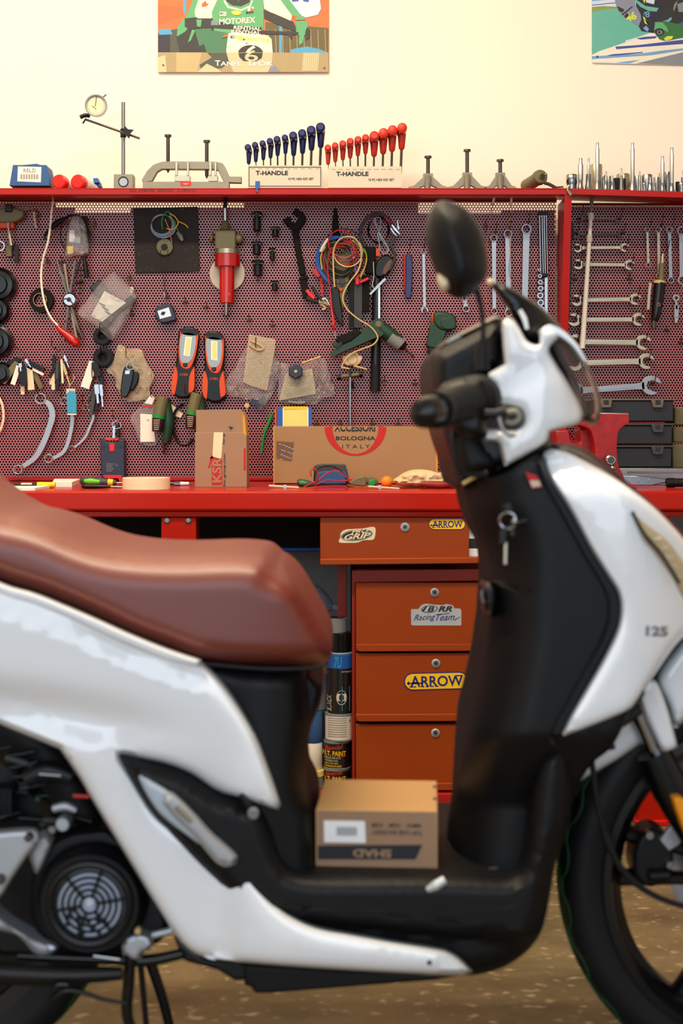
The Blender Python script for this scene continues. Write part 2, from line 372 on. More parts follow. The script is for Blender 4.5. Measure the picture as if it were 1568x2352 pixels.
def fill(outline, res, ext=None, r=0):
    """triangulated inside of a closed picture outline; returns points, triangles, distance to the outline"""
    O = [Vector(p[:2]) for p in outline]; A = np.array([(p.x, p.y) for p in O]); B = np.roll(A, -1, 0)
    x0, y0 = A.min(0); x1, y1 = A.max(0); g = []; r = 0; yy = y0+res*.5
    while yy < y1:
        xx = x0+res*(.5+.5*(r % 2))
        while xx < x1: g.append((xx, yy)); xx += res
        yy += res*.87; r += 1
    g = np.array(g)
    def dist(Q, A, B):
        d = np.full(len(Q), 1e9)
        for a, b in zip(A, B):
            ab = b-a; L = (ab@ab) or 1e-9; t = np.clip(((Q-a)@ab)/L, 0, 1); d = np.minimum(d, np.hypot(*(Q-a-t[:, None]*ab).T))
        return d
    ins = np.zeros(len(g), bool)
    for a, b in zip(A, B):
        c = ((a[1] > g[:, 1]) != (b[1] > g[:, 1]))
        with np.errstate(divide='ignore', invalid='ignore'): xi = (b[0]-a[0])*(g[:, 1]-a[1])/(b[1]-a[1])+a[0]
        ins ^= c & (g[:, 0] < xi)
    dg = dist(g, A, B); offs = [k*r for k in (.05, .16, .34, .62)] if r > 3 else []
    offs = [o for o in offs if o > .6]; lim = (max(offs)+res*.35) if offs else res*.45
    g = g[ins & (dg > lim)]; rings = []
    ar = sum(A[:, 0]*B[:, 1]-B[:, 0]*A[:, 1]); T_ = np.roll(A, -1, 0)-np.roll(A, 1, 0); T_ /= np.hypot(*T_.T)[:, None]+1e-9
    Nn = np.stack([-T_[:, 1], T_[:, 0]], 1)*(1 if ar > 0 else -1)
    for o in offs:
        q = A+Nn*o; q = q[::max(1, int(o/9))]; dq = dist(q, A, B); c_ = np.zeros(len(q), bool)
        for a, b in zip(A, B):
            k = ((a[1] > q[:, 1]) != (b[1] > q[:, 1]))
            with np.errstate(divide='ignore', invalid='ignore'): xi = (b[0]-a[0])*(q[:, 1]-a[1])/(b[1]-a[1])+a[0]
            c_ ^= k & (q[:, 0] < xi)
        rings += list(q[(dq > o*.97) & c_])
    V = O+[Vector(p) for p in rings]+[Vector(p) for p in g]
    ov, oe, of, *_ = geometry.delaunay_2d_cdt(V, [], [list(range(len(O)))], 1, 1e-4)
    Q = np.array([(v.x, v.y) for v in ov]); d = dist(Q, A, B)
    d2 = None
    if ext is not None:
        E = np.array([p[:2] for p in ext]); d2 = dist(Q, E[:-1], E[1:])
    return Q, [tuple(f) for f in of], d, d2
def shell(mb, outline, D, drop=.02, r=20, t=.004, centre=None, res=12, fn=None, soft=None, sdrop=0, sr=60, step=10, side=1, power=2.0):
    """moulded panel: outline traced in the picture, front at depth D, rounded back by `drop` within r px of its edge.
    centre given: closes as a full body mirrored about that depth; else a sheet t thick. side=-1 builds the mirrored far panel."""
    ol = smooth_path(outline, step=step, closed=True)
    Q, T, d, d2 = fill(ol, res, soft, r)
    e = 1-np.power(np.clip(1-np.power(1-np.clip(d/r, 0, 1), power), 0, 1), 1/power)
    y = D+drop*e
    if soft is not None: y = y+sdrop*(1-np.sqrt(np.clip(1-(1-np.clip(d2/sr, 0, 1))**2, 0, 1)))
    if fn is not None: y = y+np.array([fn(a, b) for a, b in Q])
    if centre is not None: y = np.minimum(y, centre-.001)
    pts = [P(a, b, c) for (a, b), c in zip(Q, y)]; n = len(pts); fs = []
    cnt = {}
    for f in T:
        a, b, c = f; u = pts[b]-pts[a]; w = pts[c]-pts[a]
        if u.cross(w).y > 0: f = (a, c, b)
        fs.append(f)
        for i in range(3): k = (f[i], f[(i+1) % 3]); cnt[k] = 1
    rim = [k for k in cnt if (k[1], k[0]) not in cnt]
    if centre is not None:
        back = [Vector((p.x, 2*centre-p.y, p.z)) for p in pts]
    else:
        back = [p+Vector((0, t, 0)) for p in pts]
        if side < 0:
            c0 = 2.0
            pts, back = [Vector((p.x, 2*c0-p.y, p.z)) for p in back], [Vector((p.x, 2*c0-p.y, p.z)) for p in pts]
    fs2 = [tuple(n+i for i in reversed(f)) for f in fs]
    fs3 = [(b, a, n+a, n+b) for a, b in rim]
    return mb.add(pts+back, fs+fs2+fs3)
# ---------------------------------------------------------------- the room
def structure(name, m, x0, y0, z0, x1, y1, z1):
    mb = MB().box(x0, y0, z0, x1, y1, z1); return mb.build(name, m, kind='structure', flat=True)
WALL = 4.045
structure('floor', 'floor', -3.6, -2.6, -.05, 3.6, WALL, 0)
structure('wall_back', 'wall', -3.6, WALL, 0, 3.6, WALL+.12, 3.0)
structure('wall_left', 'wall', -3.72, -2.6, 0, -3.6, WALL, 3.0)
structure('wall_right', 'wall', 3.6, -2.6, 0, 3.72, WALL, 3.0)
structure('ceiling', 'ceiling', -3.72, -2.6, 3.0, 3.72, WALL+.12, 3.1)
structure('trim_1', 'dado', -3.6, WALL-.006, 0, 3.6, WALL, .78)
# ---------------------------------------------------------------- workbench
TOPZ = P(0, 1128, 3.27).z; DB = 3.27
bench = thing('workbench', 'long glossy red steel workbench running across the room under the tool boards', 'workbench', (0, 3.6, 0))
XL, XR = -1.55, 1.65
mb = MB().box(XL, DB, TOPZ-.046, XR, WALL-.07, TOPZ); mb.build('worktop', 'red_bench', bench, bevel=.006, seg=3)
mb = MB().box(XL, DB+.012, TOPZ-.060, XR, DB+.03, TOPZ-.047); mb.build('front_rail', 'red_bench', bench, bevel=.002)
for x0, x1, bolts in ((-700, -620, (-687, -638)), (370, 450, (383, 432)), (1462, 1541, (1481, 1531))):
    mb = MB(); a = P(x0, 1187, DB+.02); b = P(x1, 1187, DB+.02); mb.box(a.x, DB+.02, 0.0, b.x, DB+.10, a.z-.001)
    lg = mb.build('leg', 'red_bench', bench, bevel=.003)
    for bx in bolts: MB().disc(bx, 1195, 8, DB+.015, .006, 16, .5).build('bolt', 'steel', lg)
    mb = MB().box(a.x-.004, DB+.01, 0, b.x+.004, DB+.12, .012); mb.build('foot_plate', 'red_plain', lg, bevel=.002)
mb = MB(); a = P(712, 1820, DB+.04); b = P(1120, 1850, DB+.04); mb.box(-.62, DB+.03, b.z, .39, WALL-.12, a.z); mb.build('bottom_shelf', 'red_gloss', bench, bevel=.003)
mb = MB().box(-.9, 3.74, P(0, 1257, 3.74).z, -.03, 3.76, TOPZ-.047); mb.build('rear_panel', 'black_matte', bench)
mb = MB().tube([(-.9, 3.70, P(0, 1262, 3.70).z), (-.03, 3.70, P(0, 1262, 3.70).z)], .0062, 10); mb.build('cross_tube', 'blue', bench)
# drawer hung under the worktop
dr = MB(); D = DB+.022
dr.pbox(735, 1188, 1077, 1290, D, .35); dr.prism([(735, 1284), (1118, 1280), (1118, 1294), (735, 1298)], D-.012, .05)
drw = dr.build('drawer', 'drawer', bench, bevel=.002)
def lock(px, py, D, par, r=10.5):
    mb = MB().use('silver_label').disc(px, py, r, D-.004, .008, 22, .3); mb.use('steel').annulus(px, py, r*.66, r*.4, D-.0052, .002, 18); mb.use('dark_steel').disc(px, py, r*.36, D-.0048, .003, 12)
    mb.use('ink').pbox(px-1.2, py-3, px+1.2, py+3, D-.0056, .001)
    return mb.build('lock', None, par)
lock(930, 1211, D, drw)
def pill(x0, y0, x1, y1, n=10):
    r = (y1-y0)/2; o = []
    for i in range(n+1): a = -PI/2+PI*i/n; o.append((x1-r+r*math.cos(a), (y0+y1)/2+r*math.sin(a)))
    for i in range(n+1): a = PI/2+PI*i/n; o.append((x0+r+r*math.cos(a), (y0+y1)/2+r*math.sin(a)))
    return o
def rotp(pts, cx, cy, deg):
    c, s = math.cos(math.radians(deg)), math.sin(math.radians(deg)); return [(cx+(x-cx)*c+(y-cy)*s, cy-(x-cx)*s+(y-cy)*c) for x, y in pts]
def arrow_sticker(x0, y0, x1, y1, D, par, rot):
    cx, cy = (x0+x1)/2, (y0+y1)/2; h = y1-y0; mb = MB()
    mb.use('sticker_blue').prism(rotp(pill(x0, y0, x1, y1), cx, cy, rot), D-.0006, .0006)
    mb.use('sticker_yellow').prism(rotp(pill(x0+h*.07, y0+h*.07, x1-h*.07, y1-h*.07), cx, cy, rot), D-.0010, .0005)
    mb.use('sticker_blue'); w = x1-x0
    T = lambda s, a, b, c, d, bd=.02: mb.text(s, *a_(a, b, c, d), D-.0011, rot, bd)
    def a_(a, b, c, d):
        u0, v0, u1, v1 = x0+a*w, y0+b*h, x0+c*w, y0+d*h; mx, my = (u0+u1)/2, (v0+v1)/2; r = rotp([(mx, my)], cx, cy, rot)[0]; return (r[0]-(u1-u0)/2, r[1]-(v1-v0)/2, r[0]+(u1-u0)/2, r[1]+(v1-v0)/2)
    T('A', .10, .18, .26, .80); T('RROW', .27, .20, .92, .80)
    for (u, v) in (((.05, .56), (.30, .60)),): mb.prism(rotp([(x0+u[0]*w, y0+u[1]*h), (x0+v[0]*w, y0+u[1]*h), (x0+v[0]*w, y0+v[1]*h+1), (x0+u[0]*w, y0+v[1]*h+1)], cx, cy, rot), D-.0015, .0003)
    mb.prism(rotp([(x0+.045*w, y0+.58*h), (x0+.085*w, y0+.44*h), (x0+.085*w, y0+.72*h)], cx, cy, rot), D-.0015, .0003)
    for k, u in enumerate((.10, .155, .28, .35, .43, .50, .825, .875)): # serifs
        mb.prism(rotp([(x0+(u-.012)*w, y0+(.76 if k < 6 else .19)*h), (x0+(u+.035)*w, y0+(.76 if k < 6 else .19)*h), (x0+(u+.035)*w, y0+(.82 if k < 6 else .25)*h), (x0+(u-.012)*w, y0+(.82 if k < 6 else .25)*h)], cx, cy, rot), D-.0015, .0003)
    return mb.build('sticker', None, par, flat=True)
arrow_sticker(984, 1191, 1069, 1217, D, drw, 0)
mb = MB(); o = smooth_path(z(ZN, [(328, 280), (340, 250), (345, 215), (380, 190), (440, 185), (520, 180), (590, 168), (612, 185), (608, 240), (590, 268), (520, 272), (470, 290), (400, 292), (345, 292)]), n=4, closed=True)
mb.use('cream').prism(o, D-.0006, .0006)
mb.use('grey').prism(rotp([(819+37*math.cos(a/12*PI), 1229+13*math.sin(a/12*PI)) for a in range(24)], 819, 1229, 7), D-.001, .0004)
mb.use('ink').prism(rotp([(819+33*math.cos(a/12*PI), 1229+10*math.sin(a/12*PI)) for a in range(24)], 819, 1229, 7), D-.0013, .0004)
mb.use('cream').text('GRIP', 790, 1225, 852, 1238, D-.0015, 5, .03, shear=.4); mb.text('PRO', 806, 1215, 846, 1225, D-.0015, 5, .03, shear=.4)
mb.use('ink_red').text('-', 822, 1221, 834, 1223, D-.0018, 50)
mb.build('sticker', None, drw, flat=True)
# chequered sticker roll standing on the drawer lip
mb = MB(); mb.use('white').pbox(1075, 1213, 1098, 1237, D+.02, .002).pbox(1075, 1260, 1098, 1279, D+.02, .002).pbox(1098, 1236, 1112, 1261, D+.02, .002)
mb.use('ink').pbox(1075, 1237, 1098, 1260, D+.02, .002).pbox(1098, 1213, 1112, 1236, D+.02, .002).pbox(1098, 1261, 1112, 1279, D+.02, .002); mb.use('grey').pbox(1075, 1213, 1112, 1279, D+.0221, .03)
solo(mb, 'checkered_box', None, 'small black and white checkered box beside the upper drawer under the worktop', 'box')
# ---------------------------------------------------------------- drawer cabinet
cab = thing('drawer_cabinet', 'orange-red steel cabinet of three locked drawers standing under the workbench', 'drawer cabinet', P(980, 1820, 3.5))
cz0 = P(0, 1820, DB+.04).z+.0005
mb = MB(); a = P(808, 1308, 3.33); b = P(1150, 1308, 3.33)
mb.box(a.x, 3.34, cz0, a.x+.012, 3.86, a.z); mb.box(b.x-.012, 3.34, cz0, b.x, 3.86, a.z); mb.box(a.x, 3.34, a.z-.012, b.x, 3.86, a.z); mb.box(a.x, 3.85, cz0, b.x, 3.86, a.z); mb.box(a.x, 3.34, cz0, b.x, 3.86, cz0+.01)
mb.prism([(808, 1310), (1150, 1306), (1150, 1334), (816, 1338), (816, 1818), (808, 1818)], 3.33, .012)
mb.build('carcass', 'drawer_frame', cab, bevel=.0015)
mb = MB(); sx = P(790, 0, 3.34).x; mb.box(P(775, 0, 3.40).x, 3.40, cz0, P(796, 0, 3.40).x, 3.42, a.z+.008); mb.box(P(775, 0, 3.40).x, 3.42, cz0, P(775, 0, 3.40).x+.01, 3.84, a.z+.008)
mb.build('side_panel', 'drawer_frame', cab, bevel=.0015)
for i, (ya, yb) in enumerate(((1339, 1496), (1501, 1657), (1664, 1816))):
    mb = MB(); D = 3.318; mb.pbox(817, ya, 1135, yb, D, .022)
    mb.prism([(817, yb-16), (1135, yb-17), (1135, yb-1), (824, yb+1), (818, yb-5)], D-.008, .008)
    d = mb.build('drawer', 'drawer', cab, bevel=.0015)
    lock((998, 1001, 1000)[i], (1361, 1524, 1684)[i], D, d, 10)
    if i == 1:
        arrow_sticker(927, 1544, 1075, 1585, D, d, 1.5)
        MB().use('ink').text('2', 1061, 1588, 1065, 1594, D-.0004).build('pen_mark', None, d, flat=True)
    if i == 0:
        o = smooth_path(z(ZN, [(888, 925, 'c'), (886, 815), (898, 804, 'c'), (945, 803, 'c'), (965, 775), (1000, 762), (1060, 768), (1130, 772), (1160, 765), (1210, 775, 'c'), (1222, 798, 'c'), (1262, 800), (1274, 812, 'c'), (1274, 920), (1265, 930, 'c'), (895, 930, 'c')]), n=3, closed=True)
        mb = MB(); mb.use('silver_label').prism(o, D-.0006, .0006)
        E = lambda cx, cy, a, b, r: rotp([(cx+a*math.cos(k/12*PI), cy+b*math.sin(k/12*PI)) for k in range(24)], cx, cy, r)
        mb.use('ink').prism(E(986, 1399, 19, 8.5, 5), D-.0009, .0004); mb.use('silver_label').prism(E(986, 1399, 17, 7, 5), D-.0012, .0004)
        mb.use('ink').text('B', 981, 1393, 997, 1405, D-.0013, 0, .03, shear=.3); mb.prism([(968, 1403), (978, 1392), (981, 1393), (973, 1405)], D-.0014, .0003)
        mb.text('RR', 1006, 1392, 1038, 1405, D-.001, 0, .03, shear=.3)
        mb.use('sticker_blue').text('Racing', 950, 1411, 1000, 1428, D-.001, 3, .0, shear=.5); mb.text('Team', 1000, 1410, 1044, 1425, D-.001, 3, .0, shear=.5); mb.prism([(1004, 1411), (1032, 1408), (1032, 1409.3), (1004, 1412.3)], D-.0014, .0003); mb.prism([(1042, 1424), (1056, 1416), (1056, 1417.2), (1043, 1425.4)], D-.0014, .0003)
        mb.build('sticker', None, d, flat=True)
# ---------------------------------------------------------------- tool boards on the wall
SHF, SHT = 3.80, P(0, 432, 3.80).z
def SH(D): return Y0-(SHT-HC)/D*F
DP = 3.97
board = thing('tool_board', 'wide red perforated steel tool board with shelf, left of the upright divider', 'tool board', (-.3, DP, TOPZ))
bx0, bx1 = -1.5, P(1277, 0, DP).x
zb0, zb1 = TOPZ+.0015, P(0, 447, SHF).z
def plate(mb, x0, z0, x1, z1, y): return mb.add([(x0, y, z0), (x1, y, z0), (x1, y, z1), (x0, y, z1)], [(0, 1, 2, 3)])
PZ = P(0, 1096, DP).z
mb = MB().use('red_board'); plate(mb, bx0, PZ, bx1, SHT-.004, DP); mb.build('perforated_panel', None, board, flat=True)
mb = MB().use('red_shelf'); mb.box(bx0, DP-.003, zb0, bx1, DP+.012, PZ); mb.build('bottom_strip', None, board, bevel=.002)
for xa, xb, yt in ((-600, 128, 466), (128, 172, 476), (172, 300, 490), (300, 560, 478), (560, 960, 466), (960, 1150, 491), (1150, 1278, 484)):
    mb = MB().box(max(bx0, P(xa, 0, DP+.03).x), DP+.028, P(0, 716, DP+.03).z, min(bx1, P(xb, 0, DP+.03).x), DP+.032, P(0, yt, DP+.03).z); mb.build('hole_shade_sheet', 'hole_shade', board)  # sheets added to darken the holes; stepped tops leave upper rows bright
mb = MB().box(bx0, DP+.024, zb0, bx1, DP+.027, P(0, 718, DP+.03).z); mb.build('lower_hole_shade_sheet', 'black_matte', board)  # black sheet added so the lower holes look dark
sx1 = P(1304, 0, SHF).x
mb = MB().box(bx0, SHF, SHT-.003, sx1, DP+.005, SHT); mb.box(bx0, SHF, zb1, sx1, SHF+.004, SHT-.003); mb.box(bx0, SHF+.004, zb1, sx1, SHF+.02, zb1+.002)
shelf = mb.build('shelf', 'red_shelf', board, bevel=.001)
MB().box(bx0, DP-.008, P(0, 463.5, DP-.008).z, bx1, DP-.002, SHT-.0035).build('rear_rail', 'rail_shaded', board)
MB().use('ink').text('222 2784/48  ØNIDO  CUROW', 297, 434.2, 450, 440.5, SHF-.0003, 0, .0).build('pen_writing', None, shelf, flat=True)
def side_plate(name, topx, botx, par, m, ytop, ybot=1100, th=.003):
    """upright divider: deep at the shelf, tapering to nothing at the worktop; x in pixels at the front and at the board"""
    xa = P(topx, 0, SHF).x; za = P(0, ytop, SHF).z; zz = zb0
    v = []
    for dx in (0, th): v += [(xa+dx, SHF, za), (xa+dx, DP, za), (xa+dx, DP, zz), (xa+dx, DP-.045, zz)]
    mb = MB().add(v, [(0, 1, 2, 3), (7, 6, 5, 4), (0, 4, 5, 1), (1, 5, 6, 2), (2, 6, 7, 3), (3, 7, 4, 0)])
    mb.add([(xa-.008, SHF-.001, za), (xa+.003, SHF-.001, za), (xa+.003, DP-.046, zz), (xa-.008, DP-.046, zz)], [(0, 3, 2, 1)])
    return mb.build(name, m, par)
side_plate('side_panel', 1303, 0, board, 'red_shelf', 447)
rb = thing('tool_board', 'red perforated steel tool board to the right of the upright divider, holding open-ended spanners', 'tool board', (.9, DP, TOPZ))
rx0, rx1 = P(1303, 0, SHF).x+.004, 1.6
MB().box(rx0, DP-.010, P(0, 472, DP-.01).z, 1.6, DP-.004, SHT-.0135).build('rear_rail', 'rail_shaded', rb)
mb = MB().use('red_board'); plate(mb, rx0, PZ, rx1, SHT-.013, DP-.001); mb.build('perforated_panel', None, rb, flat=True)
mb = MB().box(rx0, DP-.004, zb0, rx1, DP+.012, PZ); mb.build('bottom_strip', 'red_shelf', rb, bevel=.002)
mb = MB().box(rx0, DP+.024, zb0, rx1, DP+.028, zb1); mb.build('hole_shade_sheet', 'black_matte', rb)  # black sheet added as shade behind the right board's holes
def shR(x): return SHT-min(x-rx0, .38)*.030-.0005     # the right shelf runs slightly downhill
x0, x1 = rx0-.002, rx1
v = []
for x in (x0, rx0+.38, x1):
    q = shR(x); v += [(x, SHF, q), (x, DP+.005, q), (x, DP+.005, q-.003), (x, SHF+.004, q-.003), (x, SHF+.004, q-.016), (x, SHF, q-.016)]
mb = MB().add(v, [(k+i, k+(i+1) % 6, k+6+(i+1) % 6, k+6+i) for k in (0, 6) for i in range(6)]+[(5, 4, 3, 2, 1, 0), tuple(range(12, 18))]); mb.build('shelf', 'red_shelf', rb, bevel=.0008)
side_plate('side_panel', 1310, 0, rb, 'red_shelf', 450)
# screws of the boards, top edge
for n, (x, y) in enumerate(((240, 459), (1330, 430+25), (1507, 455), (1512, 487), (1522, 487))):
    pass
# ---------------------------------------------------------------- posters
def poster(name, label, y_bottom, fn_, x0, x1, sag, D=WALL-.004):
    mb = MB(); fn_(mb, D); return solo(mb, name, None, label, 'poster', flat=True)
ZP = (340, 0, 3.5636); ZQ = (1330, 0, 6.588)
def p1(mb, D):
    lay = [0]
    def poly(m, pts, raw=False):
        lay[0] += 1; mb.use(m).face(pts if raw else z(ZP, pts), D-.00006*lay[0]-.001)
    def tx(m, s, a, b, c, d, r=0, bd=.02, sh=0):
        lay[0] += 1; q = z(ZP, [(a, b), (c, d)]); mb.use(m).text(s, q[0][0], q[0][1], q[1][0], q[1][1], D-.00006*lay[0]-.001, r, bd, shear=sh, t=0)
    mb.use('p_white').prism([(362.5, -390), (755, -390), (755.5, 166), (660, 168), (560, 167), (362.5, 166)], D-.001, .001)
    mb.use('p_brown').face([(362.5, -390), (755, -390), (755.5, 165), (660, 167), (560, 166), (362.5, 165)], D-.0011); lay[0] = 3
    poly('p_orange', [(80, 40), (300, 60), (290, 130), (80, 200)]); poly('p_dark', [(80, 270), (260, 230), (500, 300), (620, 430), (80, 430)])
    poly('p_blue', [(85, 240), (180, 235), (200, 280), (90, 285)]); poly('p_navy', [(85, 285), (180, 285), (180, 430), (85, 430)])
    poly('p_blue', [(288, -200), (312, -200), (312, 110), (288, 110)]); poly('p_blue', [(385, 250), (410, 250), (410, 430), (385, 430)])
    poly('p_net', [(960, 180), (1476, 230), (1476, 430), (960, 430)])
    for k in range(9): poly('p_band', [(980+k*58, 240), (984+k*58, 240), (992+k*58, 430), (988+k*58, 430)])
    poly('p_blue', [(1072, 200), (1096, 200), (1096, 430), (1072, 430)]); poly('p_blue', [(1160, 405), (1300, 380), (1400, 400), (1470, 430), (1170, 430)])
    poly('p_flag', [(1100, -200), (1380, -200), (1415, 70), (1390, 120), (1290, 145), (1200, 100), (1130, 30)]); poly('p_sblue', [(1160, -60), (1240, -60), (1230, 10), (1180, 15)]); poly('p_sblue', [(1260, -60), (1340, -60), (1310, 18), (1270, 10)])
    # rider
    poly('p_black', [(300, 140), (520, 120), (560, 230), (520, 430), (260, 430), (230, 300)])
    poly('p_green2', [(420, 260), (640, 240), (680, 430), (480, 430)]); poly('p_green2', [(380, 240), (520, 230), (500, 330), (420, 380)])
    poly('p_green', [(380, -40), (520, -40), (420, 130), (300, 260), (235, 300), (240, 220), (320, 120)]); poly('p_white', [(430, -60), (600, -60), (520, 150), (390, 150), (380, 90)])
    poly('p_orange', [(440, 30), (470, 5), (480, 30), (500, 25), (480, 50), (440, 60)])
    poly('p_green', [(520, 100), (560, 10), (640, -160), (860, -160), (940, 0), (945, 100), (940, 270), (700, 280), (540, 250)])
    poly('p_black', [(620, -180), (860, -180), (830, 20), (760, 52), (690, 45), (640, 10)]); poly('p_green2', [(700, -180), (790, -180), (740, 22)]); poly('p_white', [(630, 0), (660, 50), (760, 75), (830, 45), (850, -5), (858, 10), (835, 58), (760, 90), (650, 64), (615, 8)])
    poly('p_white', [(930, -100), (1040, -100), (1180, 130), (1160, 190), (1100, 160), (950, 70)]); poly('p_green', [(1010, -100), (1080, -100), (1240, 110), (1290, 160), (1210, 165), (1150, 90)])
    poly('p_black', [(945, 80), (1030, 110), (1190, 180), (1210, 260), (1100, 220), (950, 150)]); poly('p_orange', [(1170, 120), (1230, 130), (1200, 150)])
    poly('p_black', [(300, 150), (400, 140), (440, 220), (340, 245), (300, 215)]); poly('p_green', [(395, 160), (440, 160), (430, 220), (400, 215)]); poly('p_green', [(360, 240), (385, 250), (350, 330), (325, 348)])
    poly('p_green', [(1205, 180), (1300, 170), (1310, 230), (1280, 290), (1220, 290)]); poly('p_black', [(1300, 220), (1328, 250), (1320, 310), (1290, 330), (1285, 260)]); poly('p_green', [(1240, 270), (1280, 275), (1265, 350), (1240, 372), (1232, 340)])
    poly('p_black', [(450, 180), (640, 190), (960, 250), (1230, 262), (1230, 285), (1000, 280), (700, 240), (470, 225)]); poly('p_grey', [(515, 170), (575, 170), (575, 205), (515, 205)]); poly('p_black', [(1140, 250), (1185, 260), (1175, 325), (1155, 300)])
    tx('p_white', 'MOTOREX', 580, 145, 880, 195, 3, .03, .1); poly('p_black', [(690, 210), (930, 222), (925, 285), (680, 270)]); tx('p_white', 'RENTHAL', 700, 215, 925, 245, -3, .03); tx('p_white', 'RENTHAL', 680, 248, 922, 278, -3, .03)
    poly('p_white', [(585, 95), (640, 95), (640, 130), (585, 130)]); tx('p_black', 'MX11', 590, 100, 636, 120); poly('p_lime', [(675, 100), (700, 85), (740, 88), (768, 105), (740, 124), (700, 122)]); poly('p_white', [(815, 55), (865, 55), (862, 92), (815, 92)]); poly('p_orange', [(840, 55), (865, 80), (862, 92), (835, 92)]); tx('p_black', 'agv', 800, 92, 862, 120)
    poly('p_white', [(740+150*math.cos(k/12*PI), -330-190*math.sin(k/12*PI)) for k in range(24)]); poly('p_black', [(640, -380), (850, -380), (840, -290), (650, -290)]); poly('p_green', [(600, -430), (560, -560), (740, -600), (920, -560), (880, -430)])
    # number plate
    poly('p_white', [(655, 275), (700, 262), (980, 290), (1010, 320), (1020, 430), (1020, 500), (640, 500), (640, 400)]); poly('p_lime', [(730, 290), (990, 318), (990, 352), (730, 325)]); tx('p_white', 'MOTOREX', 770, 302, 980, 345, -4); tx('p_black', 'MX11', 675, 288, 720, 318)
    poly('p_orange', [(600, 310), (640, 270), (650, 300)])
    E = lambda cx, cy, a, b: [(cx+a*math.cos(k/14*PI), cy+b*math.sin(k/14*PI)) for k in range(28)]
    poly('p_black', E(838, 440, 104, 72)); tx('p_white', '6', 790, 372, 900, 502, 0, .01); poly('p_orange', E(806, 354, 7, 7))
    # tinted lower band of the print
    poly('p_band2', [(80, 428), (1476, 430), (1477, 590), (80, 590)]); poly('p_band3', [(80, 470), (140, 450), (150, 590), (80, 590)]); poly('p_band', [(230, 430), (440, 430), (400, 590), (230, 590)])
    poly('p_dark', [(480, 430), (640, 430), (680, 500), (600, 560), (430, 560), (420, 530), (520, 470)]); poly('p_band3', [(640, 430), (1020, 430), (1010, 520), (980, 590), (700, 590), (660, 500)]); poly('p_grey', [(1020, 520), (1090, 590), (980, 590)])
    poly('p_band3', [(400, 590), (480, 520), (560, 560), (600, 590)]); poly('p_black', [(740, 432), (938, 432), (930, 475), (880, 505), (780, 500), (745, 465)]); tx('p_band3', '6', 790, 410, 900, 502, 0, .01)
    poly('p_band3', [(1270, 432), (1400, 432), (1390, 580), (1260, 580)])
    for k in range(8): poly('p_band2', [(1275+k*16, 432), (1278+k*16, 432), (1270+k*16, 580), (1267+k*16, 580)])
    tx('white', 'T', 548, 494, 590, 538, 0, .02); tx('white', 'ANEL', 592, 503, 765, 538, 0, .02); tx('white', 'L', 825, 494, 860, 538, 0, .02); tx('white', 'EOK', 864, 503, 1026, 538, 0, .02)
    for x, y in ((124, 532), (1442, 556)): poly('brass_hook', E(x, y, 8, 8))
